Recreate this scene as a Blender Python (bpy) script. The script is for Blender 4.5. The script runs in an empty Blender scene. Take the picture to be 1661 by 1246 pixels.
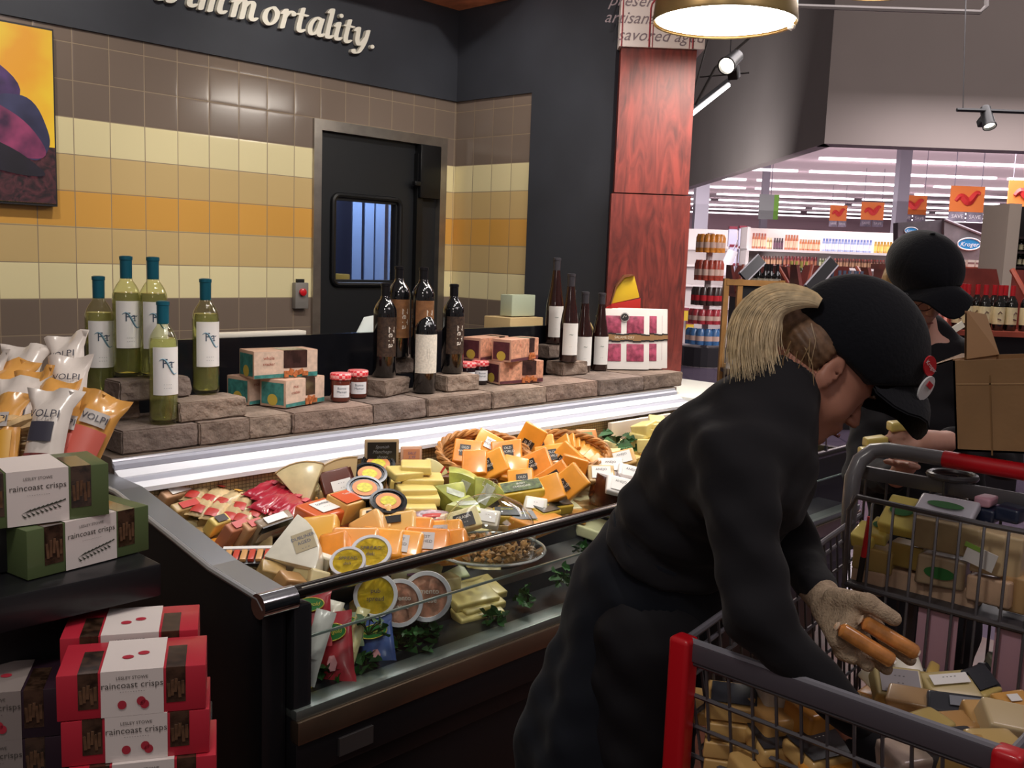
import bpy, bmesh, math, random
import numpy as np
from mathutils import Vector, Matrix, Euler, noise
random.seed(7)
S=bpy.context.scene; COL=S.collection
PI=math.pi
# ---------------------------------------------------------------- camera frame
F=1570.; CX,CY=830.5,623.; CAMH=1.5
_x=np.array([2333-CX,-(473-CY),-F]); _x/=np.linalg.norm(_x)
_y=np.array([-837-CX,-(358-CY),-F]); _y-=_x*(_y@_x); _y/=np.linalg.norm(_y)
RC=np.stack([_x,_y,np.cross(_x,_y)])
C0=np.array([0,0,CAMH])
def ray(px,py): return RC@np.array([px-CX,-(py-CY),-F])
def V3(a): return Vector((float(a[0]),float(a[1]),float(a[2])))
def onz(px,py,z): d=ray(px,py); return V3(C0+d*((z-CAMH)/d[2]))
def onx(px,py,x): d=ray(px,py); return V3(C0+d*(x/d[0]))
def ony(px,py,y): d=ray(px,py); return V3(C0+d*(y/d[1]))
def atd(px,py,dep): return V3(C0+ray(px,py)*dep/F)
def slope(px,py,z0,k,y0=1.64):      # on the sloping display surface z=z0+k*(y-y0)
    d=ray(px,py); t=(z0-k*y0-CAMH)/(d[2]-k*d[1]); return V3(C0+d*t)
RI=V3(RC@np.array([1,0,0])); UI=V3(RC@np.array([0,1,0])); BI=V3(RC@np.array([0,0,1]))
YAW=math.atan2(RI.y,RI.x)           # the far store is laid out along this direction
SU=Vector((math.cos(YAW),math.sin(YAW),0)); SV=Vector((-math.sin(YAW),math.cos(YAW),0))
def sto(px,py,v):                   # point of the store aisle plane at distance v
    d=ray(px,py); n=np.array([SV.x,SV.y,0]); return V3(C0+d*(v/(d@n)))
def stz(px,v,z):                    # same plane, given height
    a=sto(px,430,v); return Vector((a.x,a.y,z))
cd=bpy.data.cameras.new('camera'); cam=bpy.data.objects.new('camera',cd); COL.objects.link(cam)
M=Matrix([[float(v) for v in r] for r in RC]).to_4x4(); M.translation=Vector((0,0,CAMH)); cam.matrix_world=M
cd.sensor_width=36; cd.sensor_fit='HORIZONTAL'; cd.lens=F/1661*36; cd.clip_end=300; cd.clip_start=.05
S.camera=cam
# ---------------------------------------------------------------- materials
_mc={}
def mat(col,rough=.5,metal=0,coat=0,emis=0,trans=0,spec=.5,noise_amt=0,noise_scale=20,bump=0,bump_scale=60,alpha=1,ior=1.45,sheen=0,sss=0,col2=None):
    key=(col,rough,metal,coat,emis,trans,spec,noise_amt,noise_scale,bump,bump_scale,alpha,ior,sheen,sss,col2)
    if key in _mc: return _mc[key]
    m=bpy.data.materials.new('mat_%02x%02x%02x'%tuple(int(255*max(0,min(1,c))) for c in col)); m.use_nodes=True
    nt=m.node_tree; b=nt.nodes['Principled BSDF']
    lin=tuple((c/12.92 if c<=.04045 else ((c+.055)/1.055)**2.4) for c in col)
    b.inputs['Base Color'].default_value=(*lin,1)
    b.inputs['Roughness'].default_value=rough; b.inputs['Metallic'].default_value=metal
    b.inputs['Coat Weight'].default_value=coat; b.inputs['Coat Roughness'].default_value=.12
    b.inputs['Transmission Weight'].default_value=trans; b.inputs['IOR'].default_value=ior
    b.inputs['Specular IOR Level'].default_value=spec; b.inputs['Alpha'].default_value=alpha
    b.inputs['Sheen Weight'].default_value=sheen
    if sss: b.inputs['Subsurface Weight'].default_value=sss; b.inputs['Subsurface Radius'].default_value=(.02,.008,.004)
    if emis: b.inputs['Emission Color'].default_value=(*lin,1); b.inputs['Emission Strength'].default_value=emis
    if noise_amt or bump or col2:
        tc=nt.nodes.new('ShaderNodeTexCoord')
    if noise_amt or col2:
        n=nt.nodes.new('ShaderNodeTexNoise'); n.inputs['Scale'].default_value=noise_scale; n.inputs['Detail'].default_value=4
        nt.links.new(tc.outputs['Object'],n.inputs['Vector'])
        r=nt.nodes.new('ShaderNodeValToRGB'); r.color_ramp.elements[0].position=.36; r.color_ramp.elements[1].position=.64
        if col2:
            l2=tuple((c/12.92 if c<=.04045 else ((c+.055)/1.055)**2.4) for c in col2)
            r.color_ramp.elements[0].color=(*lin,1); r.color_ramp.elements[1].color=(*l2,1)
        else:
            r.color_ramp.elements[0].color=(*[c*(1-noise_amt) for c in lin],1); r.color_ramp.elements[1].color=(*[min(1,c*(1+noise_amt)) for c in lin],1)
        nt.links.new(n.outputs['Fac'],r.inputs['Fac']); nt.links.new(r.outputs['Color'],b.inputs['Base Color'])
    if bump:
        n2=nt.nodes.new('ShaderNodeTexNoise'); n2.inputs['Scale'].default_value=bump_scale; n2.inputs['Detail'].default_value=3
        nt.links.new(tc.outputs['Object'],n2.inputs['Vector'])
        bp=nt.nodes.new('ShaderNodeBump'); bp.inputs['Strength'].default_value=bump; bp.inputs['Distance'].default_value=.01
        nt.links.new(n2.outputs['Fac'],bp.inputs['Height']); nt.links.new(bp.outputs['Normal'],b.inputs['Normal'])
    _mc[key]=m; return m
def hx(h): return tuple(int(h[i:i+2],16)/255 for i in (0,2,4))
def plastic(h,n=0): return mat(hx(h),.32,coat=.5,noise_amt=n,noise_scale=30)
def matte(h,n=0,s=20): return mat(hx(h),.75,spec=.3,noise_amt=n,noise_scale=s)
def clearmat(col=(1,1,1),rough=.03,k=.9):      # thin clear sheet: lets light through, keeps the gloss at grazing angles
    key=('clear',col,rough,k)
    if key in _mc: return _mc[key]
    m=bpy.data.materials.new('mat_clear_sheet'); m.use_nodes=True; nt=m.node_tree; nt.nodes.clear()
    o=nt.nodes.new('ShaderNodeOutputMaterial'); t=nt.nodes.new('ShaderNodeBsdfTransparent'); g=nt.nodes.new('ShaderNodeBsdfGlossy'); mx=nt.nodes.new('ShaderNodeMixShader'); lw=nt.nodes.new('ShaderNodeLayerWeight')
    t.inputs['Color'].default_value=(*col,1); g.inputs['Roughness'].default_value=rough; lw.inputs['Blend'].default_value=.5
    pw=nt.nodes.new('ShaderNodeMath'); pw.operation='POWER'; pw.inputs[1].default_value=4; ml=nt.nodes.new('ShaderNodeMath'); ml.operation='MULTIPLY_ADD'; ml.inputs[1].default_value=k; ml.inputs[2].default_value=.045
    nt.links.new(lw.outputs['Facing'],pw.inputs[0]); nt.links.new(pw.outputs[0],ml.inputs[0])
    nt.links.new(ml.outputs[0],mx.inputs[0]); nt.links.new(t.outputs[0],mx.inputs[1]); nt.links.new(g.outputs[0],mx.inputs[2]); nt.links.new(mx.outputs[0],o.inputs[0])
    _mc[key]=m; return m
# ---------------------------------------------------------------- mesh builder
class MB:
    def __init__(s): s.v=[]; s.f=[]; s.mi=[]; s.uv=None
    def add(s,vs,fs,mi=0,T=None):
        o=len(s.v)
        s.v+= [tuple(T@Vector(v)) if T is not None else tuple(v) for v in vs]
        s.f+= [tuple(i+o for i in f) for f in fs]; s.mi+=[mi]*len(fs); return s
    def box(s,c,d,mi=0,rot=None,T=None):
        x,y,z=d[0]/2,d[1]/2,d[2]/2
        vs=[Vector((i*x,j*y,k*z)) for i in(-1,1) for j in(-1,1) for k in(-1,1)]
        if rot is not None:
            R=rot if isinstance(rot,Matrix) else Euler(rot).to_matrix(); vs=[R@v for v in vs]
        vs=[v+Vector(c) for v in vs]
        return s.add(vs,[(0,1,3,2),(4,6,7,5),(0,4,5,1),(2,3,7,6),(0,2,6,4),(1,5,7,3)],mi,T)
    def span(s,a,b,mi=0,T=None): return s.box([(a[i]+b[i])/2 for i in range(3)],[abs(b[i]-a[i]) for i in range(3)],mi,T=T)
    def prism(s,poly,z0,z1,mi=0,T=None):
        n=len(poly); vs=[(p[0],p[1],z0) for p in poly]+[(p[0],p[1],z1) for p in poly]
        fs=[tuple(range(n-1,-1,-1)),tuple(range(n,2*n))]+[(i,(i+1)%n,n+(i+1)%n,n+i) for i in range(n)]
        return s.add(vs,fs,mi,T)
    def lathe(s,prof,n=24,mi=0,c=(0,0,0),T=None,cap=True):
        vs=[];fs=[]
        for r,z in prof:
            for k in range(n):
                a=2*PI*k/n; vs.append((c[0]+r*math.cos(a),c[1]+r*math.sin(a),c[2]+z))
        for i in range(len(prof)-1):
            for k in range(n):
                fs.append((i*n+k,i*n+(k+1)%n,(i+1)*n+(k+1)%n,(i+1)*n+k))
        if cap:
            if prof[0][0]>1e-5: fs.append(tuple(range(n-1,-1,-1)))
            if prof[-1][0]>1e-5: fs.append(tuple((len(prof)-1)*n+k for k in range(n)))
        return s.add(vs,fs,mi,T)
    def tube(s,pts,r,n=8,mi=0,cap=True,closed=False,T=None):
        pts=[Vector(p) for p in pts]; m=len(pts); rs=r if isinstance(r,(list,tuple)) else [r]*m
        vs=[];fs=[]; up=None
        for i,p in enumerate(pts):
            if closed: t=(pts[(i+1)%m]-pts[i-1])
            else: t=pts[min(i+1,m-1)]-pts[max(i-1,0)]
            if t.length<1e-9: t=Vector((0,0,1))
            t.normalize()
            if up is None: up=Vector((0,0,1)) if abs(t.z)<.9 else Vector((1,0,0))
            a=t.cross(up)
            if a.length<1e-6: a=t.cross(Vector((0,1,0)))
            a.normalize(); b=a.cross(t).normalized(); up=b
            for k in range(n):
                an=2*PI*k/n; vs.append(p+(a*math.cos(an)+b*math.sin(an))*rs[i])
        for i in range(m if closed else m-1):
            j=(i+1)%m
            for k in range(n): fs.append((i*n+k,i*n+(k+1)%n,j*n+(k+1)%n,j*n+k))
        if cap and not closed: fs+=[tuple(range(n-1,-1,-1)),tuple((m-1)*n+k for k in range(n))]
        return s.add(vs,fs,mi,T)
    def disk(s,c,rx,ry,mi=0,n=24,T=None,rot=None):
        vs=[Vector((rx*math.cos(2*PI*k/n),ry*math.sin(2*PI*k/n),0)) for k in range(n)]
        if rot: R=Euler(rot).to_matrix(); vs=[R@v for v in vs]
        return s.add([v+Vector(c) for v in vs],[tuple(range(n))],mi,T)
    def build(s,name,mats,parent=None,bevel=0,smooth=False,seg=2,loc=None,rot=None,weld=False,auto=None):
        me=bpy.data.meshes.new(name); me.from_pydata(s.v,[],s.f)
        mats=mats if isinstance(mats,(list,tuple)) else [mats]
        for m in mats: me.materials.append(m)
        me.polygons.foreach_set('material_index',s.mi)
        bm=bmesh.new(); bm.from_mesh(me)
        if weld: bmesh.ops.remove_doubles(bm,verts=bm.verts,dist=1e-5)
        bmesh.ops.recalc_face_normals(bm,faces=bm.faces)
        if bevel: bmesh.ops.bevel(bm,geom=[e for e in bm.edges if len(e.link_faces)==2 and e.calc_face_angle(0)>.5],offset=bevel,segments=seg,affect='EDGES',profile=.6)
        bm.to_mesh(me); bm.free()
        if smooth or bevel:
            me.polygons.foreach_set('use_smooth',[True]*len(me.polygons))
            if auto is None: auto=.7
            me.set_sharp_from_angle(angle=auto)
        return link(name,me,parent,loc,rot)
def link(name,me,parent=None,loc=None,rot=None):
    o=bpy.data.objects.new(name,me); COL.objects.link(o)
    if parent: o.parent=parent
    if loc is not None: o.location=loc
    if rot is not None:
        if isinstance(rot,Matrix): o.rotation_euler=rot.to_euler()
        else: o.rotation_euler=rot
    return o
def tag(o,label=None,cat=None,group=None,kind=None):
    if label: o['label']=label
    if cat: o['category']=cat
    if group: o['group']=group
    if kind: o['kind']=kind
    return o
def thing(name,label,cat,loc=(0,0,0),rot=(0,0,0),group=None):
    o=bpy.data.objects.new(name,None); COL.objects.link(o); o.location=loc
    o.rotation_euler=rot.to_euler() if isinstance(rot,Matrix) else ((0,0,rot) if isinstance(rot,(int,float)) else rot)
    o.empty_display_size=.05
    return tag(o,label,cat,group)
def struct(name,mb,m,label=None,**k):
    o=mb.build(name,m,**k); o['kind']='structure'
    if label: o['label']=label; 
    return o
def copy_tree(o,parent=None):
    c=o.copy(); COL.objects.link(c); c.parent=parent
    for ch in o.children: copy_tree(ch,c)
    return c
def dup(o,loc,rot,label=None,group=None):
    kids=list(o.children); c=o.copy(); COL.objects.link(c); c.location=loc
    c.rotation_euler=rot.to_euler() if isinstance(rot,Matrix) else ((0,0,rot) if isinstance(rot,(int,float)) else rot)
    for ch in kids: copy_tree(ch,c)
    if label: c['label']=label
    if group: c['group']=group
    return c
_tx={}
def textmesh(s,size,shear=0,extrude=0,offset=0,spacing=1,align='CENTER'):
    key=(s,size,shear,extrude,offset,spacing,align)
    if key in _tx: return _tx[key]
    cu=bpy.data.curves.new('lettering','FONT'); cu.body=s; cu.size=size; cu.shear=shear; cu.extrude=extrude; cu.offset=offset; cu.space_character=spacing
    cu.align_x=align; cu.align_y='CENTER'; cu.resolution_u=2
    o=bpy.data.objects.new('tmp',cu); COL.objects.link(o)
    dg=bpy.context.evaluated_depsgraph_get(); dg.update()
    me=bpy.data.meshes.new_from_object(o.evaluated_get(dg),depsgraph=dg)
    bpy.data.objects.remove(o); bpy.data.curves.remove(cu)
    _tx[key]=me; return me
def text(s,size,m,parent,loc,rot=(PI/2,0,0),name='lettering',warp=None,**k):
    me=textmesh(s,size,**k).copy(); me.materials.clear(); me.materials.append(m)
    if warp:
        for v in me.vertices: v.co=warp(v.co)
    return link(name,me,parent,loc,rot)
def frame(x,z):      # rotation matrix from x axis and z axis
    x=Vector(x).normalized(); z=Vector(z); z=(z-x*z.dot(x)).normalized(); y=z.cross(x)
    return Matrix((x,y,z)).transposed()
def ypr(yaw,pitch=0,roll=0): return (Matrix.Rotation(math.radians(yaw),3,'Z')@Matrix.Rotation(math.radians(pitch),3,'X')@Matrix.Rotation(math.radians(roll),3,'Y'))
# ---------------------------------------------------------------- organic surfaces (signed distance + surface nets)
def roundcone(P,a,b,ra,rb):
    a=np.array(a,float);b=np.array(b,float);ab=b-a; t=np.clip(((P-a)@ab)/max(ab@ab,1e-9),0,1)
    return np.linalg.norm(P-a-t[:,None]*ab,axis=1)-(ra+(rb-ra)*t)
def ellip(P,c,r,R=None):
    q=P-np.array(c,float)
    if R is not None: q=q@np.array(R)
    r=np.array(r,float); k0=np.linalg.norm(q/r,axis=1); k1=np.linalg.norm(q/(r*r),axis=1)+1e-9
    return k0*(k0-1)/k1
def smin(a,b,k):
    h=np.clip(.5+.5*(b-a)/k,0,1); return b*(1-h)+a*h-k*h*(1-h)
def smax(a,b,k): return -smin(-a,-b,k)
def union(ds,k):
    r=ds[0]
    for d in ds[1:]: r=smin(r,d,k)
    return r
def surfnet(f,lo,hi,h,B=6):
    lo=np.array(lo,float);hi=np.array(hi,float); nb=np.ceil((hi-lo)/(h*B)).astype(int); n=nb*B
    Vv=np.empty(n,np.float32)
    bi=np.stack(np.meshgrid(*[np.arange(k) for k in nb],indexing='ij'),-1).reshape(-1,3)
    dc=f(lo+(bi*B+(B-1)/2)*h)
    near=np.abs(dc)<h*B*1.15
    off=np.stack(np.meshgrid(*[np.arange(B)]*3,indexing='ij'),-1).reshape(-1,3)
    W=Vv.reshape(nb[0],B,nb[1],B,nb[2],B)
    W[:]=np.where(dc<0,-1,1).astype(np.float32).reshape(nb)[:,None,:,None,:,None]
    idx=bi[near]
    for s0 in range(0,len(idx),3000):
        ii=idx[s0:s0+3000]
        pts=(ii[:,None,:]*B+off[None]).reshape(-1,3)
        Vv[pts[:,0],pts[:,1],pts[:,2]]=f(lo+pts*h)
    ins=Vv<0
    c=[(i,j,k) for i in(0,1) for j in(0,1) for k in(0,1)]
    sl=lambda A,o:A[o[0]:A.shape[0]-1+o[0],o[1]:A.shape[1]-1+o[1],o[2]:A.shape[2]-1+o[2]]
    cnt=sum(sl(ins,o).astype(np.int8) for o in c)
    act=(cnt>0)&(cnt<8); ci=np.argwhere(act); vid=-np.ones(act.shape,np.int64); vid[tuple(ci.T)]=np.arange(len(ci))
    acc=np.zeros((len(ci),3)); num=np.zeros(len(ci))
    for a in c:
        for ax in range(3):
            if a[ax]: continue
            b=list(a); b[ax]=1
            va=Vv[tuple((ci+np.array(a)).T)]; vb=Vv[tuple((ci+np.array(b)).T)]
            m=(va<0)!=(vb<0); t=np.where(m,va/np.where(m,va-vb,1),0); t=np.clip(t,0,1)
            p=np.array(a,float)[None]+t[:,None]*np.eye(3)[ax]
            acc+=p*m[:,None]; num+=m
    verts=lo+(ci+acc/num[:,None])*h
    faces=[]
    for ax in range(3):
        o1,o2=[(1,2),(2,0),(0,1)][ax]
        s0=[slice(None)]*3; s1=[slice(None)]*3; s0[ax]=slice(0,-1); s1[ax]=slice(1,None)
        a=ins[tuple(s0)]; b=ins[tuple(s1)]; e=np.argwhere(a!=b)
        e=e[(e[:,o1]>0)&(e[:,o2]>0)&(e[:,o1]<n[o1]-1)&(e[:,o2]<n[o2]-1)]
        sg=a[tuple(e.T)]
        E1=np.zeros(3,int);E1[o1]=1;E2=np.zeros(3,int);E2[o2]=1
        q=np.stack([vid[tuple((e-E1-E2).T)],vid[tuple((e-E2).T)],vid[tuple(e.T)],vid[tuple((e-E1).T)]],1)
        q[~sg]=q[~sg][:,::-1]; faces.append(q)
    faces=np.concatenate(faces); faces=faces[(faces>=0).all(1)]
    return verts,faces
def organic(name,f,lo,hi,h,m,parent=None,iters=1,loc=None):
    v,fc=surfnet(f,lo,hi,h)
    me=bpy.data.meshes.new(name); me.from_pydata(v.tolist(),[],fc.tolist())
    ms=m if isinstance(m,(list,tuple)) else [m]
    for q in ms: me.materials.append(q)
    bm=bmesh.new(); bm.from_mesh(me)
    for _ in range(iters): bmesh.ops.smooth_vert(bm,verts=bm.verts,factor=.5,use_axis_x=True,use_axis_y=True,use_axis_z=True)
    bm.to_mesh(me); bm.free()
    me.polygons.foreach_set('use_smooth',[True]*len(me.polygons))
    return link(name,me,parent,loc)
# ================================================================ SETTING
def lin(h): return tuple((c/12.92 if c<=.04045 else ((c+.055)/1.055)**2.4) for c in hx(h))
def tilemat(axis,u0,du,z0=1.272,dz=.1435):
    m=bpy.data.materials.new('mat_glazed_tile'); m.use_nodes=True; nt=m.node_tree; b=nt.nodes['Principled BSDF']; L=nt.links
    tc=nt.nodes.new('ShaderNodeTexCoord'); sp=nt.nodes.new('ShaderNodeSeparateXYZ'); L.new(tc.outputs['Object'],sp.inputs[0])
    def ma(op,a,bv=None,c=None):
        n=nt.nodes.new('ShaderNodeMath'); n.operation=op
        for i,v in enumerate((a,bv,c)):
            if v is None: continue
            if isinstance(v,(int,float)): n.inputs[i].default_value=v
            else: L.new(v,n.inputs[i])
        return n.outputs[0]
    z=sp.outputs['Z']; u=sp.outputs[axis]
    rz=ma('DIVIDE',ma('SUBTRACT',z,1.0),1.4)
    cr=nt.nodes.new('ShaderNodeValToRGB'); cr.color_ramp.interpolation='CONSTANT'; L.new(rz,cr.inputs['Fac'])
    BR,CR,TN,OR='786a60','e8dcae','d0b580','dca653'
    st=[(0,BR),(z0,CR),(z0+dz,TN),(z0+2*dz,OR),(z0+3*dz,TN),(z0+4*dz,CR),(z0+5*dz,BR)]
    el=cr.color_ramp.elements
    while len(el)<len(st): el.new(.5)
    for e,(p,c) in zip(el,st): e.position=max(0,(p-1)/1.4) if p else 0; e.color=(*lin(c),1)
    fz=ma('FRACT',ma('ADD',ma('DIVIDE',ma('SUBTRACT',z,z0),dz),20)); fu=ma('FRACT',ma('ADD',ma('DIVIDE',ma('SUBTRACT',u,u0),du),50))
    def edge(f): return ma('GREATER_THAN',ma('ABSOLUTE',ma('SUBTRACT',f,.5)),.488)
    g=ma('MAXIMUM',edge(fz),edge(fu))
    mx=nt.nodes.new('ShaderNodeMix'); mx.data_type='RGBA'; L.new(g,mx.inputs[0]); L.new(cr.outputs['Color'],mx.inputs[6]); mx.inputs[7].default_value=(*lin('93816a'),1)
    # each tile slightly different in tone
    wn=nt.nodes.new('ShaderNodeTexWhiteNoise'); wn.noise_dimensions='2D'
    cb=nt.nodes.new('ShaderNodeCombineXYZ'); L.new(ma('FLOOR',ma('DIVIDE',ma('SUBTRACT',z,z0-10*dz),dz)),cb.inputs[0]); L.new(ma('FLOOR',ma('DIVIDE',ma('SUBTRACT',u,u0),du)),cb.inputs[1]); L.new(cb.outputs[0],wn.inputs['Vector'])
    hs=nt.nodes.new('ShaderNodeHueSaturation'); L.new(ma('ADD',ma('MULTIPLY',wn.outputs['Value'],.08),.96),hs.inputs['Value']); L.new(mx.outputs[2],hs.inputs['Color']); L.new(hs.outputs[0],b.inputs['Base Color'])
    L.new(ma('ADD',ma('MULTIPLY',g,.5),.16),b.inputs['Roughness'])
    bp=nt.nodes.new('ShaderNodeBump'); bp.inputs['Strength'].default_value=.25; bp.inputs['Distance'].default_value=.002
    pw=lambda f:ma('POWER',ma('MULTIPLY',ma('ABSOLUTE',ma('SUBTRACT',f,.5)),2),14)
    L.new(ma('SUBTRACT',1,ma('MAXIMUM',pw(fz),pw(fu))),bp.inputs['Height'])
    L.new(bp.outputs['Normal'],b.inputs['Normal'])
    return m
YB=4.0; XR=3.712
ux0=ony(117,100,YB).x; ux5=ony(387.4,100,YB).x
black=mat(hx('34373f'),.55,noise_amt=.1,noise_scale=3)
blackd=mat(hx('16161a'),.4,spec=.4)
DX0,DX1,DZ=2.775,3.64,2.13
w=MB(); T1=2.333
w.span((-1.5,YB,0),(DX0,YB+.1,T1)); w.span((DX0,YB,DZ),(DX1,YB+.1,T1)); w.span((DX1,YB,0),(XR+.1,YB+.1,T1))
struct('wall_back',w,tilemat('X',ux0,(ux5-ux0)/5))
w=MB(); w.span((XR,3.43,0),(XR+.1,YB,T1)); struct('wall_right',w,tilemat('Y',4.0,.1435))
w=MB(); w.span((-1.5,YB-.012,T1),(XR,YB+.1,2.81)); w.span((XR-.012,3.43,T1),(XR+.1,YB,2.81)); w.span((XR-.014,2.905,0),(XR+.1,3.43,3.4)); w.span((-1.5,YB,2.81),(XR+.1,YB+.1,3.6)); w.span((XR,3.43,2.81),(XR+.1,YB,3.6))
struct('trim_1',w,black,'dark painted band above the tiled wall')
wood=mat(hx('b06a4a'),.5,noise_amt=.35,noise_scale=8)
w=MB(); w.span((-1.5,YB-.3,2.81),(XR-.3,YB-.012,2.95)); w.span((XR-.3,3.47,2.81),(XR-.012,YB-.012,2.95))
struct('trim_2',w,wood,'wood fascia above the dark band')
# door
steel=mat(hx('a9a29a'),.28,metal=.9,noise_amt=.1,noise_scale=12)
w=MB()
w.span((DX0,YB-.015,0),(DX0+.045,YB+.1,DZ)); w.span((DX1-.045,YB-.015,0),(DX1,YB+.1,DZ)); w.span((DX0+.045,YB-.015,DZ-.05),(DX1-.045,YB+.1,DZ))
door=struct('door_1',w,[steel]); door['label']='black swing door in a steel frame'
dl=MB(); a,b_=DX0+.045,DX1-.045; wx0,wx1,wz0,wz1=2.935,3.315,1.36,1.755
dl.span((a,YB+.02,.02),(wx0,YB+.06,DZ-.05)); dl.span((wx1,YB+.02,.02),(b_,YB+.06,DZ-.05)); dl.span((wx0,YB+.02,.02),(wx1,YB+.06,wz0)); dl.span((wx0,YB+.02,wz1),(wx1,YB+.06,DZ-.05))
dl.build('door_leaf',mat(hx('17191d'),.45),door)
g=MB(); 
pts=[]
for (cx_,cz_,a0) in ((wx1-.01,wz1-.01,0),(wx0+.01,wz1-.01,90),(wx0+.01,wz0+.01,180),(wx1-.01,wz0+.01,270)):
    for k in range(5): an=math.radians(a0+k*22.5); pts.append((cx_+.035*math.cos(an),YB+.015,cz_+.035*math.sin(an)))
g.tube(pts,.014,8,closed=True); g.build('window_gasket',mat(hx('101114'),.35),door,smooth=True)
g=MB(); g.span((wx0,YB+.035,wz0),(wx1,YB+.041,wz1)); g.build('pane',clearmat((.75,.8,.9)),door)
g=MB(); g.span((3.44,YB-.03,1.80),(3.58,YB+.02,2.08)); g.span((3.40,YB-.035,1.86),(3.44,YB-.005,1.885)); g.build('door_closer',mat(hx('0f1013'),.3),door,bevel=.006)
g=MB(); g.span((b_-.16,YB-.01,.05),(b_-.12,YB+.02,DZ-.1)); g.build('hinge_strip',mat(hx('0d0e10'),.4),door)
# room behind the door window
w=MB(); w.span((2.5,5.3,0),(4.9,5.35,2.6)); struct('wall_cooler',w,mat(hx('4a4d66'),.6))
cdn=thing('cooler_curtain','pale blue strip curtain seen through the swing door window','strip curtain',(3.85,5.1,0))
for k,x in enumerate((0,.1,.19,.3)):
    q=MB(); q.span((x,0,.8),(x+.075,.01,2.4)); q.build('strip',mat(hx('a9c4ee'),.3),cdn)
rk=thing('storage_rack','low wooden ledge behind the swing door window','rack',(4.2,4.9,0)); q=MB(); q.span((-.3,-.1,1.2),(.4,.1,1.32)); q.build('shelf',mat(hx('7d6a55'),.6),rk); q=MB(); 
for x in(-.27,.37): q.span((x-.02,-.08,0),(x+.02,-.04,1.2)); q.span((x-.02,.04,0),(x+.02,.08,1.2))
q.build('frame',steel,rk)
for n,(x,z,c,l) in enumerate(((3.58,1.32,'c05a2a','orange'),(3.66,1.32,'7a3a52','plum'),(3.62,1.40,'d8b04a','yellow'))):
    q=MB(); q.box((0,0,.05),(.12,.12,.09)); o=q.build('carton',plastic(c),bevel=.01,loc=(x,4.95,z-.13+n*0+.0)); tag(o,l+' carton seen behind the swing door window','carton')
q=MB(); q.span((3.45,4.85,0),(3.78,5.1,1.19)); o=q.build('storage_bin',mat(hx('35344a'),.5),bevel=.01); tag(o,'dark bin holding cartons behind the swing door window','bin')
# floors
fl=MB(); fl.span((-4,-3,-.05),(4.2,4.1,0)); struct('floor',fl,mat(hx('5a352a'),.35,noise_amt=.25,noise_scale=5))
def gridmat(c1,c2,sz,rough=.25,th=.02,angle=YAW):
    m=bpy.data.materials.new('mat_grid'); m.use_nodes=True; nt=m.node_tree; b=nt.nodes['Principled BSDF']; L=nt.links
    tc=nt.nodes.new('ShaderNodeTexCoord'); mp=nt.nodes.new('ShaderNodeMapping'); mp.inputs['Rotation'].default_value=(0,0,-angle); L.new(tc.outputs['Object'],mp.inputs[0])
    br=nt.nodes.new('ShaderNodeTexBrick'); br.offset=0; br.inputs['Color1'].default_value=(*lin(c1),1); br.inputs['Color2'].default_value=(*[x*.9 for x in lin(c1)],1); br.inputs['Mortar'].default_value=(*lin(c2),1)
    br.inputs['Scale'].default_value=1/sz; br.inputs['Mortar Size'].default_value=th; br.inputs['Brick Width'].default_value=1; br.inputs['Row Height'].default_value=1
    L.new(mp.outputs[0],br.inputs['Vector']); L.new(br.outputs[0],b.inputs['Base Color']); b.inputs['Roughness'].default_value=rough
    return m
fl=MB(); fl.span((-3.5,-1.2,-.051),(150,1.2,-.001)) if False else None
fl=MB(); fl.span((4.2,-60,-.05),(100,60,-.002)); fl.span((-4,4.1,-.05),(4.2,60,-.002)); struct('floor_store',fl,gridmat('6c5f72','51475a',.6,.12))
# red column with sign
joint=sto(1115,316,4.62); 
cl=sto(993,300,4.62); crn=sto(1122,300,4.62)
# left edge is the black pier's corner
cw=(crn-cl).length; base=(cl+crn)/2
def redmat():
    m=mat(hx('8c3a30'),.55,noise_amt=.35,noise_scale=6); return m
zj=joint.z; zt=sto(1065,78,4.62).z
col=thing('column','square column clad in red stained plywood at the end of the tiled alcove','column',(base.x,base.y,0),YAW); col['kind']='structure'
m_red=bpy.data.materials.new('mat_red_plywood'); m_red.use_nodes=True; nt=m_red.node_tree; b=nt.nodes['Principled BSDF']
tc=nt.nodes.new('ShaderNodeTexCoord'); mp=nt.nodes.new('ShaderNodeMapping'); mp.inputs['Scale'].default_value=(6,6,1.1); n=nt.nodes.new('ShaderNodeTexNoise'); n.inputs['Scale'].default_value=3; n.inputs['Detail'].default_value=8; n.inputs['Distortion'].default_value=2.5
cr=nt.nodes.new('ShaderNodeValToRGB'); cr.color_ramp.elements[0].position=.3; cr.color_ramp.elements[0].color=(*lin('522422'),1); cr.color_ramp.elements[1].position=.7; cr.color_ramp.elements[1].color=(*lin('8e3c34'),1)
nt.links.new(tc.outputs['Object'],mp.inputs[0]); nt.links.new(mp.outputs[0],n.inputs['Vector']); nt.links.new(n.outputs['Fac'],cr.inputs['Fac']); nt.links.new(cr.outputs[0],b.inputs['Base Color']); b.inputs['Roughness'].default_value=.45
q=MB(); q.span((-cw/2,0,0),(cw/2,cw,zj-.006)); q.build('panel',m_red,col)
q=MB(); q.span((-cw/2+.012,-.004+.008,zj),(cw/2-.012,cw-.01,zt)); q.build('panel',m_red,col)
q=MB(); q.span((-cw/2,-.012,zt),(cw/2+.02,cw+.02,3.3)); pn=q.build('sign_board',mat(hx('f2e8e5'),.6),col)
scr=mat(hx('8d7f86'),.6); redl=mat(hx('a33a45'),.5)
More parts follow.
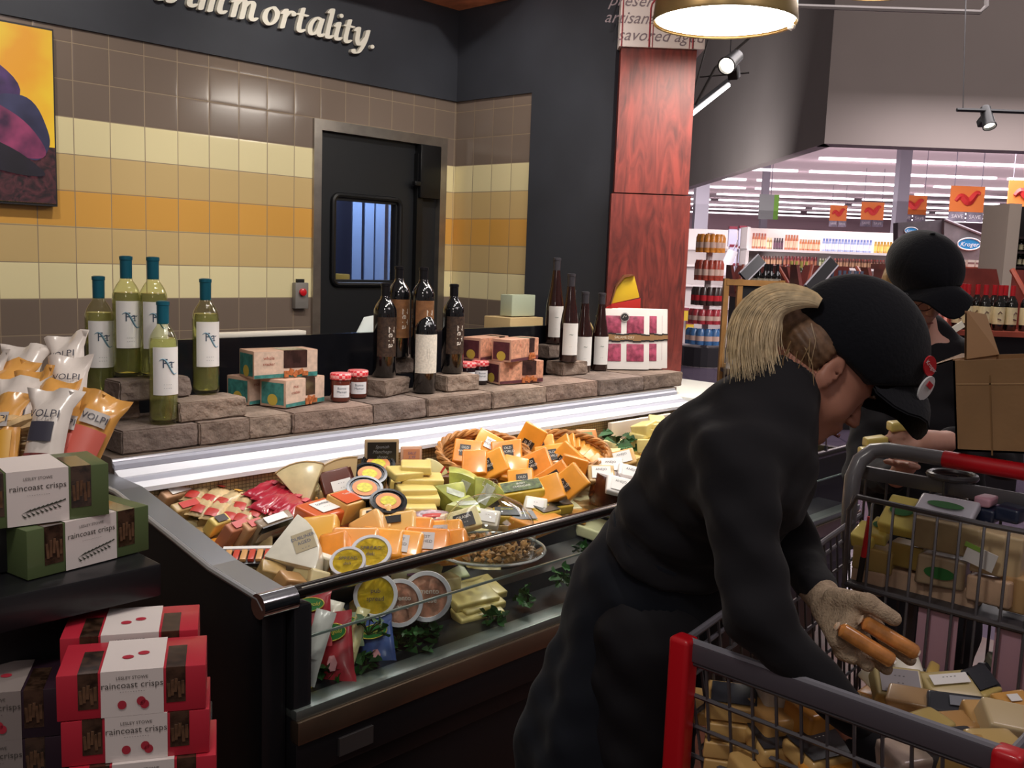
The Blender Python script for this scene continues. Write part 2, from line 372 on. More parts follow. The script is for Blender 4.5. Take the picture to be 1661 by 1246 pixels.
for i in range(5):
    text(['savored','artisanal','preserved','artisanal','savored'][i]+' '+['aged','cultured','cellar','smoked','cured'][i],.075,scr,pn,(0,-.014,zt+.05+i*.075),shear=.4)
def arch(x0,x1,z0,h): 
    r=.05; p=[(x0,-.015,z0),(x0,-.015,z0+h-r)]+[(x0+r-r*math.cos(t*PI/8),-.015,z0+h-r+r*math.sin(t*PI/8)) for t in range(1,4)]+[(x0+r,-.015,z0+h),(x1-r,-.015,z0+h)]+[(x1-r+r*math.sin(t*PI/8),-.015,z0+h-r+r*math.cos(t*PI/8)) for t in range(1,4)]+[(x1,-.015,z0+h-r),(x1,-.015,z0)]
    return p
q=MB(); q.tube(arch(-.05,.15,zt,.22),.004,6); q.tube(arch(-.035,.135,zt,.2),.002,6); q.tube([(-cw/2+.01,-.015,zt),(-cw/2+.01,-.015,zt+.4)],.003,6); q.build('bottle_outline',redl,pn)
# gray-green junction box and tan counter end by the pier
q=MB(); q.span((3.45,3.28,1.215),(3.62,3.36,1.32)); o=q.build('junction_box',mat(hx('b5bfa8'),.5),bevel=.004); 
pb=onx(869,501,3.66); pbb=onx(869,520,3.66)
o.location=(0,0,0); tag(o,'pale green utility box on the dark pier beside the brown bottles','utility box')
q=MB(); q.span((3.40,3.24,1.0),(3.64,3.42,1.21)); o=q.build('prep_counter_end',mat(hx('c6ac7f'),.5),bevel=.004); tag(o,'tan cabinet end standing against the dark pier under the pale green box','cabinet')
# lettering on the dark band: broad-nib italic strokes
def nib(mb,pts,w,thin=.3,ang=35,T=None,dep=.02,taper=True):
    # sweep a slanted ellipse nib along a smooth path
    P=[]
    n=len(pts)
    for i in range(n-1):
        p0=pts[max(i-1,0)];p1=pts[i];p2=pts[i+1];p3=pts[min(i+2,n-1)]
        for t in range(6):
            t/=6; P.append(tuple(.5*((2*p1[k])+(-p0[k]+p2[k])*t+(2*p0[k]-5*p1[k]+4*p2[k]-p3[k])*t*t+(-p0[k]+3*p1[k]-3*p2[k]+p3[k])*t**3) for k in(0,1)))
    P.append(pts[-1])
    a=math.radians(ang); el=[]
    for k in range(12):
        t=2*PI*k/12; ex,ey=w/2*math.cos(t),w/2*thin*math.sin(t); el.append((ex*math.cos(a)-ey*math.sin(a),ex*math.sin(a)+ey*math.cos(a)))
    from mathutils.geometry import convex_hull_2d
    for i in range(len(P)-1):
        c=[(P[i][0]+x,P[i][1]+y) for x,y in el]+[(P[i+1][0]+x,P[i+1][1]+y) for x,y in el]
        h=convex_hull_2d([Vector(q) for q in c]); poly=[c[j] for j in h]
        if sum(poly[j][0]*poly[(j+1)%len(poly)][1]-poly[(j+1)%len(poly)][0]*poly[j][1] for j in range(len(poly)))<0: poly=poly[::-1]
        mb.prism(poly,0,dep+len(mb.f)*2.5e-6,T=T)
X=1.0 # x-height 1
G={
'i':(.62,[[(0,.78),(.16,.98),(.12,.2),(.3,.02),(.42,.16)]],[(.2,1.42)]),
'm':(1.75,[[(0,.78),(.16,.98),(.12,.0)],[(.14,.6),(.4,.96),(.62,.85),(.6,.0)],[(.62,.6),(.88,.96),(1.1,.85),(1.08,.2),(1.25,.02),(1.38,.16)]],[]),
'o':(1.1,[[(.5,.98),(.18,.75),(.12,.3),(.4,.0),(.72,.25),(.78,.72),(.5,.98)]],[]),
'r':(.95,[[(0,.78),(.16,.98),(.12,.0)],[(.14,.55),(.4,.95),(.62,.92),(.66,.8)]],[]),
't':(.72,[[(.2,1.3),(.14,.25),(.3,.0),(.46,.14)],[(-.02,.95),(.48,.95)]],[]),
'a':(1.12,[[(.68,.92),(.4,.98),(.14,.6),(.12,.2),(.32,.0),(.6,.3),(.74,.95)],[(.76,.95),(.68,.2),(.84,.0),(.98,.14)]],[]),
'l':(.58,[[(0,1.45),(.18,1.6),(.12,.2),(.3,.02),(.42,.16)]],[]),
'y':(1.15,[[(0,.8),(.16,.98),(.2,.3),(.42,.02),(.72,.5)],[(.82,.95),(.72,.2),(.45,-.4),(.12,-.48),(.06,-.34)]],[]),
'.':(.4,[],[(.15,.08)]),
' ':(.5,[],[]),
'p':(1.1,[[(0,.78),(.16,.98),(.1,-.5)],[(.14,.6),(.45,.98),(.74,.7),(.62,.15),(.35,.0),(.16,.15)]],[]),
'e':(1.0,[[(.16,.45),(.5,.55),(.66,.8),(.45,.98),(.16,.7),(.12,.25),(.38,.0),(.68,.22)]],[]),
'w':(1.5,[[(0,.8),(.16,.98),(.18,.3),(.36,.0),(.6,.3),(.68,.9)],[(.66,.9),(.7,.2),(.9,.0),(1.16,.4),(1.16,.95)]],[]),
'd':(1.15,[[(.68,.92),(.4,.98),(.14,.6),(.12,.2),(.32,.0),(.6,.3),(.74,.95)],[(.86,1.6),(.7,.2),(.84,.0),(.98,.14)]],[]),
}
eR=ony(600,72,YB-.012); xh=.082; hx_=.088
phrase='leap toward immortality.'
adv=sum(G[c][0] for c in phrase)*hx_
x=eR.x-adv+.02
lt=thing('wall_lettering','cream raised italic serif words ending in immortality on the dark band','lettering',(x,YB-.013,2.508))
cream=mat(hx('f4f1e4'),.4)
cx_=0
for ch in phrase:
    adv_,strokes,dots=G[ch]
    if strokes or dots:
        mb=MB(); sh=Matrix(((hx_,xh*.22,0,0),(0,0,-1,0),(0,xh,0,0),(0,0,0,1)))
        for st in strokes: nib(mb,st,.3,.33,15,T=sh,dep=.02)
        for d in dots: nib(mb,[d,(d[0]+.01,d[1])],.27,.9,0,T=sh,dep=.02)
        if x+cx_>1.2: mb.build('letter',cream,lt,loc=(cx_,0,0))
    cx_+=adv_*hx_
# emergency button on the tiles
q=thing('call_button','small grey wall box with a red button left of the door','button box',(2.695,YB-.0,1.3))
b1=MB(); b1.span((-.03,-.03,-.08),(.045,0,.045)); b1.build('box',mat(hx('8e8a86'),.4,metal=.3),q,bevel=.004)
b1=MB(); b1.lathe([(.018,0),(.018,.012),(.01,.016),(0,.016)],16); b1.build('red_button',mat(hx('d3202a'),.3,coat=.4),q,loc=(.008,-.03,0),rot=(PI/2,0,0),smooth=True)
b1=MB(); b1.span((-.012,-.022,.045),(.025,-.004,.062)); b1.build('cap',mat(hx('1c1c1c'),.5),q)
# wall display picture
pc=thing('menu_screen','backlit wall picture of dark purple figs on a yellow ground, by the top left','picture',(1.34,YB-.045,0))
px1=1.555-1.34
q=MB(); q.span((-.9,0,1.635),(px1,.042,2.305)); q.build('housing',mat(hx('2a2a2c'),.4),pc)
def picmat(c1,c2,sc,e=.75,dist=0):
    m=bpy.data.materials.new('mat_backlit_print'); m.use_nodes=True; nt=m.node_tree; b=nt.nodes['Principled BSDF']
    tc=nt.nodes.new('ShaderNodeTexCoord'); n=nt.nodes.new('ShaderNodeTexNoise'); n.inputs['Scale'].default_value=sc; n.inputs['Detail'].default_value=3; n.inputs['Distortion'].default_value=dist
    cr=nt.nodes.new('ShaderNodeValToRGB'); cr.color_ramp.elements[0].position=.35; cr.color_ramp.elements[1].position=.65
    cr.color_ramp.elements[0].color=(*lin(c1),1); cr.color_ramp.elements[1].color=(*lin(c2),1)
    nt.links.new(tc.outputs['Object'],n.inputs['Vector']); nt.links.new(n.outputs['Fac'],cr.inputs['Fac']); nt.links.new(cr.outputs[0],b.inputs['Emission Color']); b.inputs['Base Color'].default_value=(.02,.02,.02,1); b.inputs['Emission Strength'].default_value=e; b.inputs['Roughness'].default_value=.3
    return m
def blob(mb,cx,cz,rx,rz,y,a=0,mi=0,seed=0,n=40):
    vs=[]
    for k in range(n):
        t=2*PI*k/n; r=1+.04*math.sin(3*t+seed)+.03*math.sin(5*t+seed*2); X_=rx*r*math.cos(t);Z_=rz*r*math.sin(t)
        x_=cx+X_*math.cos(a)-Z_*math.sin(a); z_=cz+X_*math.sin(a)+Z_*math.cos(a)
        vs.append((min(max(x_,-.88),px1-.008),y,min(max(z_,1.645),2.295)))
    mb.add(vs,[tuple(range(n))],mi)
q=MB(); q.span((-.89,-.002,1.645),(px1-.006,0,2.298)); q.build('print',picmat('f2a21c','fbe02f',3),pc)
q=MB(); q.span((-.89,-.004,1.645),(px1-.006,-.002,1.86)); q.build('print_table',picmat('120a12','54262c',14,dist=3),pc)
q=MB(); blob(q,-.12,2.07,.2,.13,-.006,-.25); q.build('print_fig',picmat('1c1030','5a3570',9),pc)
q=MB(); blob(q,.09,1.93,.13,.085,-.008,-1.0,seed=2); q.build('print_fig',picmat('20203c','3a3a5c',6),pc)
q=MB(); blob(q,-.02,1.92,.2,.085,-.010,-.45,seed=1); q.build('print_fig',picmat('3a1438','9c3a62',9),pc)
q=MB(); blob(q,-.1,1.84,.28,.05,-.012,-.3,seed=4); q.build('print_shadow',picmat('0c0a14','1a1424',9),pc)
# back ledge strip & paper
q=MB(); q.span((0,0,0),(.36,.05,.014)); a=onz(368,545,1.235); o=q.build('cutting_board_edge',mat(hx('eae4d8'),.4),bevel=.003); o.location=(1.585,2.83,1.21); tag(o,'white bar resting behind the black panel left of the door','bar')
q=MB(); q.add([(0,0,0),(.13,.02,.0),(.1,.02,.065),(.045,.01,.06)],[(0,1,2,3)]); q.add([(0,.004,0),(.13,.024,.0),(.1,.024,.065),(.045,.014,.06)],[(3,2,1,0)]); o=q.build('paper_sheet',mat(hx('e8f0ef'),.6)); o.location=(2.16,2.83,1.205); tag(o,'folded white paper sheet poking up behind the black panel','paper')
# ================================================================ CHEESE CASE
XL,XE=1.036,3.72
case=thing('cheese_case','long black refrigerated cheese case with glass front and steel rails','display case',(0,0,0))
cblack=mat(hx('131316'),.28,spec=.5,coat=.2)
q=MB(); prof=[(1.60,0),(1.60,.81),(1.80,.828),(1.95,.852),(2.24,.905),(2.52,.91),(2.9,.935),(2.9,0)]
q.prism([(y,z) for y,z in prof],XL-.035,XL+.025,T=Matrix(((0,0,1,0),(1,0,0,0),(0,1,0,0),(0,0,0,1)))); q.build('end_panel',cblack,case,bevel=.012)
polish=mat(hx('d5d8dd'),.12,metal=1)
q=MB()
tp=[(1.59,.805),(1.61,.822),(1.80,.836),(1.95,.863),(2.24,.913),(2.45,.916)]
for (y0,z0),(y1,z1) in zip(tp,tp[1:]):
    q.add([(XL-.03,y0,z0),(XL+.03,y0,z0),(XL+.03,y1,z1),(XL-.03,y1,z1),(XL-.03,y0,z0-.012),(XL+.03,y0,z0-.012),(XL+.03,y1,z1-.012),(XL-.03,y1,z1-.012)],[(0,1,2,3),(0,4,5,1),(1,5,6,2),(2,6,7,3),(3,7,4,0)])
q.build('end_trim',mat(hx('aeb1b6'),.3,metal=.8),case,smooth=True)
q=MB(); q.tube([(XL-.034,y,z-.006) for y,z in tp],.007,8); q.build('trim_edge',mat(hx('c9ccd0'),.3,metal=.6),case,smooth=True)
q=MB(); q.tube([(XL-.04,1.605,.803),(XL+.04,1.605,.803)],.026,14); q.build('corner_cap',polish,case,smooth=True)
q=MB(); q.span((XL+.03,1.585,.0),(XL+.075,1.64,.79)) ; q.build('corner_post',mat(hx('2a2a2e'),.2,metal=.5),case,bevel=.008)
q=MB(); q.tube([(XL+.03,1.605,.812),(XE,1.605,.808)],.0155,12); q.build('glass_rail',mat(hx('4a4542'),.15,metal=.9),case,smooth=True)
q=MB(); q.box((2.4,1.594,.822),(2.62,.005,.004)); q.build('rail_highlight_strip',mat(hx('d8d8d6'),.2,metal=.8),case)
gl=clearmat((.86,.92,.90),.02)
q=MB(); q.add([(XL+.075,1.60,.80),(XE,1.60,.80),(XE,1.585,.575),(XL+.075,1.585,.575)],[(0,1,2,3)]); q.build('front_glass',gl,case)
q=MB(); q.box((2.4,1.615,.705),(2.6,.005,.005)); q.build('glass_edge',mat(hx('9fb0aa'),.15,metal=.3),case)
q=MB(); q.span((XL+.03,1.575,.55),(XE,1.68,.572)); q.build('front_ledge',mat(hx('8b9490'),.3,metal=.8),case,bevel=.003)
q=MB(); q.span((XL+.03,1.568,.50),(XE,1.60,.55)); q.build('front_band',mat(hx('8a7563'),.25,metal=.85,noise_amt=.15,noise_scale=4),case,bevel=.004)
q=MB(); q.span((XL+.03,1.575,.42),(XE,2.85,.50)); q.span((XL+.03,1.60,.36),(XE,2.85,.415)); q.span((XL+.03,1.62,.12),(XE,2.85,.355)); q.build('base',mat(hx('18171a'),.35),case,bevel=.004)
q=MB(); q.span((XL,1.72,0),(XE,2.8,.12)); q.build('toe_kick',mat(hx('4a3c36'),.5),case)
q=MB(); q.span((1.17,1.568,.44),(1.26,1.576,.48)); q.build('nameplate',mat(hx('5a5656'),.3,metal=.6),case)
# interior
DK=[(1.63,.572),(1.74,.575),(1.75,.615),(1.86,.64),(1.87,.675),(2.03,.705),(2.04,.735),(2.30,.775)]
deckm=mat(hx('1d2022'),.35,coat=.2)
q=MB()
for (y0,z0),(y1,z1) in zip(DK,DK[1:]): q.add([(XL+.03,y0,z0),(XE,y0,z0),(XE,y1,z1),(XL+.03,y1,z1)],[(0,1,2,3)])
q.build('display_deck',deckm,case)
gr=bpy.data.materials.new('mat_perforated'); gr.use_nodes=True; nt=gr.node_tree; b=nt.nodes['Principled BSDF']
tc=nt.nodes.new('ShaderNodeTexCoord'); mp=nt.nodes.new('ShaderNodeMapping'); mp.inputs['Rotation'].default_value=(PI/2,0,0)
br=nt.nodes.new('ShaderNodeTexBrick'); br.offset=0; br.inputs['Scale'].default_value=1/.012; br.inputs['Brick Width'].default_value=1; br.inputs['Row Height'].default_value=.8; br.inputs['Mortar Size'].default_value=.1
br.inputs['Color1'].default_value=(*lin('b09a74'),1); br.inputs['Color2'].default_value=(*lin('a8926c'),1); br.inputs['Mortar'].default_value=(*lin('6f5d43'),1)
nt.links.new(tc.outputs['Object'],mp.inputs[0]); nt.links.new(mp.outputs[0],br.inputs['Vector']); nt.links.new(br.outputs[0],b.inputs['Base Color']); b.inputs['Roughness'].default_value=.45
q=MB(); q.span((XL+.03,2.325,.72),(XE,2.34,.885)); q.build('air_grille',gr,case)
q=MB(); q.span((XE-.03,1.6,.45),(XE,2.9,.79)); q.span((XE-.03,1.9,.45),(XE,2.9,.88)); q.build('end_panel',cblack,case)
wl=mat(hx('e6e7ee'),.3,coat=.2); gy=mat(hx('a7a8b4'),.3)
def strip(y0,z0,y1,z1,m,name): 
    q=MB(); q.add([(XL+.03,y0,z0),(XE-.12,y0,z0),(XE-.12,y1,z1),(XL+.03,y1,z1),(XL+.03,y0,z0-.012),(XE-.12,y0,z0-.012),(XE-.12,y1,z1-.012),(XL+.03,y1,z1-.012)],[(0,1,2,3),(0,4,5,1),(1,5,6,2),(2,6,7,3),(3,7,4,0),(4,7,6,5)]); q.build(name,m,case)
strip(2.305,.893,2.322,.905,wl,'lip'); strip(2.323,.902,2.362,.908,gy,'light_diffuser'); strip(2.362,.912,2.392,.925,wl,'lip'); strip(2.392,.938,2.403,.944,gy,'lip_channel'); 
q=MB(); q.tube([(XL+.03,2.408,.946),(XE-.12,2.408,.946)],.006,8); q.build('lip_bead',mat(hx('d6d8dd'),.2,metal=.6),case,smooth=True)
q=MB(); q.span((XL+.03,2.41,.90),(XE-.1,2.85,.955)); q.build('rear_shelf',mat(hx('6b5d52'),.5),case)
q=MB(); q.span((XE-.12,2.2,.86),(XE+.45,2.9,.92)); q.build('end_counter',mat(hx('dcdcd2'),.35),case,bevel=.004)
q=MB(); q.span((XE-.12,2.19,.905),(XE+.45,2.2,.925)); q.build('counter_edge',mat(hx('8a8a8c'),.3,metal=.8),case)
# upright black panel behind the bricks
q=MB(); q.span((XL+.1,2.80,.955),(3.30,2.82,1.212)); o=q.build('back_panel',mat(hx('121318'),.25,coat=.3),case)
# ---------------------------------------------------------------- bricks
def brickmat(i):
    cs=['7c6c61','8a796c','837065','766860']; return mat(hx(cs[i%4]),.85,bump=.9,bump_scale=45,noise_amt=.22,noise_scale=11,spec=.2)
def brickmesh(l,d,h,seed):
    rnd=random.Random(seed); bm=bmesh.new(); bmesh.ops.create_cube(bm,size=1)
    bmesh.ops.scale(bm,vec=(l,d,h),verts=bm.verts)
    bmesh.ops.bevel(bm,geom=list(bm.edges),offset=.004,segments=2,affect='EDGES')
    bmesh.ops.subdivide_edges(bm,edges=[e for e in bm.edges if e.calc_length()>.03],cuts=8,use_grid_fill=True)
    for v in bm.verts:
        n=noise.noise_vector(Vector(v.co)*28+Vector((seed*7,0,0)))*.0045
        if v.co.y<-d/2+.01: n.y-=abs(noise.noise(v.co*45+Vector((seed,0,0))))*.006
        n.z*=.2; v.co+=n
    me=bpy.data.meshes.new('brick'); bm.to_mesh(me); bm.free(); me.polygons.foreach_set('use_smooth',[True]*len(me.polygons)); me.set_sharp_from_angle(angle=.6); me.materials.append(brickmat(seed)); return me
BZ=[.955,1.02,1.0775,1.135]
ex=[150,318,400,469,599,705,805,887,966,1033,1092]
xs=[onz(p,650+(600-650)*(p-700)/400 if p>600 else 685-(p-320)*.107,1.02).x for p in ex]
xs[0]=XL+.06
wh=['leftmost, ending under the front white wine bottle','just right of the front white wine bottle','left of the teal cracker boxes','under the teal cracker boxes','under the white-labelled black bottle','under the dark jam jars','under the lower peach cracker box','just right of the lower peach cracker box','under the brown wine bottles','rightmost, under the white salami boxes']
for i,(a,b_) in enumerate(zip(xs,xs[1:])):
    o=link('brick',brickmesh(b_-a-.003,.24,.063,i+3),loc=((a+b_)/2,2.54+random.uniform(-.006,.006),BZ[0]+.033)); tag(o,'rough brown paving brick in the bottom course, '+wh[i],'brick','bricks lining the back of the case')
def upbrick(px,py,lv,l,d,yaw,lab,seed,dy=0):
    p=onz(px,py,BZ[lv+1]); o=link('brick',brickmesh(l,d,.0555,seed),loc=(p.x,p.y+dy,BZ[lv]+.029),rot=(0,0,math.radians(yaw))); tag(o,'rough brown paving brick '+lab,'brick','bricks lining the back of the case')
upbrick(328,644,1,.21,.12,2,'raised under the right-hand white wine bottle',21)
upbrick(160,650,1,.22,.12,-2,'raised under the left white wine bottle',22,.05)
upbrick(240,612,2,.21,.09,2,'on the third level under the two tallest white wine bottles',23)
upbrick(230,612,1,.15,.1,0,'hidden behind, carrying the third level under the tall white wines',29)
upbrick(618,612,1,.17,.13,20,'set askew under the left black wine bottle',24)
upbrick(735,606,1,.15,.12,-4,'raised under the right black wine bottle',25)
upbrick(672,588,1,.2,.1,0,'under the two back black bottles, second level',26)
upbrick(662,577,2,.2,.09,0,'under the two back black bottles, third level',27)
upbrick(920,585,1,.15,.1,-6,'raised under the front brown wine bottle',28)
upbrick(895,572,1,.15,.1,0,'behind the raised one, carrying the tallest brown bottle',30)
upbrick(893,558,2,.13,.09,0,'on the third level under the tallest brown bottle',31)
# ---------------------------------------------------------------- bottles
def wrapr(r,y0=0):
    return lambda v: Vector((math.sin(v.x/r)*r,-math.cos(v.x/r)*r+ (0),v.y)) 
def bottle(name,label,loc,H,rb,neck,gm,capm,labm,lz0,lz1,lang,cap_len,txt=None,txm=None,vert=False,sh=.66,face=-95,liquid=None,slope_=False,lab2=None,ang0=0,fs=None,cat='wine bottle',group=None):
    t=thing(name,label,cat,loc,math.radians(face+90),group)
    q=MB(); zs=H*sh
    if slope_: pr=[(0,.004),(rb*.9,0),(rb,.006),(rb,H*.42),(rb*.9,H*.5),(rb*.62,H*.66),(neck*1.15,H*.82),(neck,H*.9),(neck,H*.985)]
    else: pr=[(0,.012),(rb*.55,.004),(rb*.88,0),(rb,.006),(rb,zs*.97),(rb*.97,zs+.008),(rb*.86,zs+.02),(rb*.66,zs+.034),(rb*.45,zs+.045),(neck,zs+.06),(neck,H*.985)]
    q.lathe(pr,28); q.build('glass_body',gm,t,smooth=True)
    if liquid:
        q=MB(); r2=rb-.0025; q.lathe([(0,.014),(r2*.9,.01),(r2,.016),(r2,zs*.95),(r2*.9,zs+.012)],24); q.build('wine',liquid,t,smooth=True)
    q=MB(); q.lathe([(neck+.0012,H-cap_len),(neck+.0015,H-.012),(neck+.003,H-.011),(neck+.003,H-.002),(neck*.8,H),(0,H)],20); q.build('capsule',capm,t,smooth=True)
    def patch(z0,z1,a0,a1,m,r,nm):
        q=MB(); n=14; vs=[];fs_=[]
        for k in range(n+1):
            a=math.radians(a0+(a1-a0)*k/n); vs+=[(r*math.sin(a),-r*math.cos(a),z0),(r*math.sin(a),-r*math.cos(a),z1)]
        fs_=[(2*k,2*k+2,2*k+3,2*k+1) for k in range(n)]
        q.add(vs,fs_); return q.build(nm,m,t,smooth=True)
    lb=patch(lz0*H,lz1*H,ang0-lang/2,ang0+lang/2,labm,rb+.0006,'label')
    if txt:
        r=rb+.0012; zc=(lz0+lz1)/2*H
        for (s,sz,dx,dz) in txt:
            if vert: wf=lambda v,dx=dx,dz=dz:(lambda a:Vector((r*math.sin(a),-r*math.cos(a),zc+dz-v.x)))((v.y+dx)/r+math.radians(ang0))
            else: wf=lambda v,dx=dx,dz=dz:(lambda a:Vector((r*math.sin(a),-r*math.cos(a),zc+dz+v.y)))((v.x+dx)/r+math.radians(ang0))
            text(s,sz,txm,lb,(0,0,0),rot=(0,0,0),warp=wf)
    return t
wg=mat(hx('b8c46a'),.03,trans=1,ior=1.35,coat=.3); wliq=mat(hx('b5bd55'),.05,trans=.9,ior=1.33)
def thin(colr,r=.03): return clearmat(colr,r)
gA=thin(lin('f2f4dc')); lA=mat(hx('dcdea6'),.08,trans=.82,ior=1.15,coat=.5)
teal=mat(hx('1f6478'),.3,metal=.4); wlab=mat(hx('dcd9d6'),.6); ink=mat(hx('3b4a5c'),.6); ink2=mat(hx('6f93a5'),.6)
WB=[(163,640,1.0775,'white wine bottle with teal cap, nearest the salami bags'),(207,609,1.135,'left of the two tall back white wine bottles'),(250,610,1.135,'right one of the two highest white wine bottles, behind the front one'),(266,685,1.02,'lowest white wine bottle standing at the brick edge'),(334,637,1.0775,'rightmost teal-capped white wine bottle on its own brick')]
for i,(px,py,z,lab) in enumerate(WB):
    p=onz(px,py,z+.003)
    b=bottle('wine_bottle',lab,p,.33,.0375,.0145,gA,teal,wlab,.24 if i else .24,.63,120,.062,[('Fa',.035,0,.02),('~',.03,.012,.025),('- - - -',.01,0,-.035),('- - - -',.01,0,-.045)],ink,face=-118,liquid=lA,ang0=18,group='white wine bottles on the bricks')
    # small blue swirl drawn on the label
    q=MB(); r=.0384
    def wp(x,z,rr=r): a=x/rr+math.radians(18); return (rr*math.sin(a),-rr*math.cos(a),z)
    q.tube([wp(-.022+.05*t/10,.33*.435+.028-.03*t/10+.012*math.sin(t*.6)) for t in range(11)],[.0006+.0022*math.sin(PI*t/10) for t in range(11)],4); q.build('emblem',ink2,[c for c in b.children if c.name.startswith('label')][0])
dk=mat(hx('0d0d10'),.05,coat=.8,spec=.6); dcap=mat(hx('1c1b1f'),.3,metal=.3)
brlab=mat(hx('3a2b22'),.5,noise_amt=.5,noise_scale=120); orlab=mat(hx('7b5435'),.5,noise_amt=.2,noise_scale=60); whl=mat(hx('cfc8bb'),.7,noise_amt=.12,noise_scale=150)
goldtx=mat(hx('b9a88f'),.4); wtx=mat(hx('d8d2c8'),.5)
for (px,py,z,lm,lab,tx) in [(623,610,1.0775,brlab,'black wine bottle with dark patterned label standing furthest left of its cluster','ZeTa'),(645,579,1.135,orlab,'back black wine bottle with a copper brown label, left of the pair','ZeTa'),(684,582,1.135,orlab,'back black wine bottle with a brown label, mostly behind the white-labelled one','ZeTa'),(688,636,1.02,whl,'black wine bottle with a large blank-looking ivory label','::::::::'),(733,604,1.0775,brlab,'black wine bottle with dark patterned label, right of the ivory-labelled one','ZeTa')]:
    iv=lm is whl
    bottle('wine_bottle',lab,onz(px,py,z+.003),.32,.04,.014,dk,dcap,lm,.22,.64,150 if iv else 110,.07,[(tx,.034 if not iv else .02,.012 if not iv else 0,0)],wtx if not iv else mat(hx('a39c8e'),.7),vert=True,face=-118,sh=.69,group='black wine bottles on the bricks',ang0=5)
br=mat(hx('2c1210'),.06,trans=.15,coat=.7); gcap=mat(hx('55535a'),.3,metal=.5); plab=mat(hx('e4e2df'),.6); ptx=mat(hx('7c8a80'),.6)
for (px,py,z,H,lab) in [(898,557,1.135,.37,'tallest slender brown wine bottle against the dark pier'),(921,586,1.0775,.365,'slender brown wine bottle standing forward on a raised brick'),(944,602,1.02,.345,'slender brown wine bottle with a small black tag board leaning before it'),(971,600,1.02,.34,'slender brown wine bottle beside the white salami boxes'),(934,590,1.02,.34,'slender brown wine bottle mostly hidden behind the others')]:
    p=onz(px,py,z+.003)
    if lab.startswith('slender brown wine bottle mostly'): p=Vector((p.x+.05,p.y+.08,p.z))
    bottle('wine_bottle',lab,p,H,.038,.0145,br,gcap,plab,.08,.44,110,.075,[('~',.03,0,.02),('- -',.012,0,-.03)],ptx,face=-125,slope_=True,group='slender brown wine bottles on the bricks')
# little black tag with cheese knives
t=onz(951,577,1.06); tg=thing('tag_board','small black hang tag with white handwriting before the brown bottles','tag',(t.x-.02,t.y-.09,1.023),math.radians(-40))
q=MB(); q.box((0,0,.10),(.1,.006,.085)); bd=q.build('board',mat(hx('17181b'),.6),tg,bevel=.002)
for i,s_ in enumerate(('Your','Cheese','Knife')): text(s_,.022,wtx,bd,(0,-.0045,.125-i*.024),shear=.3)
q=MB(); q.tube([(0,.004,.0),(0,.004,.1)],.004,6); q.build('stake',mat(hx('8a6d4a'),.6),tg)
q=MB(); q.tube([(-.005,0,.14),(-.03,0,.16),(-.05,0,.195)],.006,8); q.build('twine',mat(hx('b29a6c'),.6),tg)
q=MB(); q.prism([(-.004,.14),(.012,.15),(.025,.23),(-.022,.23)],-.004,.004,T=Matrix(((1,0,0,0),(0,0,1,0),(0,1,0,0),(0,0,0,1)))); q.build('ribbon_end',mat(hx('c9bd95'),.6),tg)
# ---------------------------------------------------------------- jam jars
ging=bpy.data.materials.new('mat_gingham'); ging.use_nodes=True; nt=ging.node_tree; b=nt.nodes['Principled BSDF']; tc=nt.nodes.new('ShaderNodeTexCoord'); ck=nt.nodes.new('ShaderNodeTexChecker'); ck.inputs['Scale'].default_value=110; ck.inputs['Color1'].default_value=(*lin('d8323e'),1); ck.inputs['Color2'].default_value=(*lin('f0a9a6'),1); nt.links.new(tc.outputs['Object'],ck.inputs['Vector']); nt.links.new(ck.outputs['Color'],b.inputs['Base Color']); b.inputs['Roughness'].default_value=.35
def jar(px,py,label,jm,sc=1):
    t=thing('jam_jar',label,'jar',onz(px,py,1.023),math.radians(-28),'gingham-lidded jam jars'); t.scale=(sc,)*3
    q=MB(); q.lathe([(0,0),(.028,0),(.031,.006),(.031,.06),(.028,.068)],20); q.build('glass',jm,t,smooth=True)
    q=MB(); q.lathe([(.032,.068),(.0335,.07),(.0335,.085),(.031,.088),(0,.088)],20); q.build('lid',ging,t,smooth=True)
    q=MB(); n=10; vs=[]
    for k in range(n+1):
        a=math.radians(-50+100*k/n); vs+=[(.0316*math.sin(a),-.0316*math.cos(a),.014),(.0316*math.sin(a),-.0316*math.cos(a),.052)]
    q.add(vs,[(2*k,2*k+2,2*k+3,2*k+1) for k in range(n)]); lb=q.build('label',mat(hx('d6d5d8'),.6),t,smooth=True)
    for s_,dz,sz in (('Bonne',.042,.011),('Maman',.031,.011),('- - -',.022,.008)): text(s_,sz,ink,lb,(0,0,0),rot=(0,0,0),warp=lambda v:Vector((.0319*math.sin(v.x/.0319),-.0319*math.cos(v.x/.0319),dz+v.y)))
amb=mat(hx('5a2418'),.06,coat=.6); drk=mat(hx('1c1014'),.06,coat=.6)
jar(552,650,'amber jam jar with red checked lid, beside the teal cracker boxes',amb,1.03); jar(580,644,'amber jam jar with red checked lid, the right one near the askew brick',amb,1.03)
jar(757,625,'dark jam jar with red checked lid touching the raised brick',drk); jar(778,622,'dark jam jar with red checked lid next to the peach cracker boxes',drk)
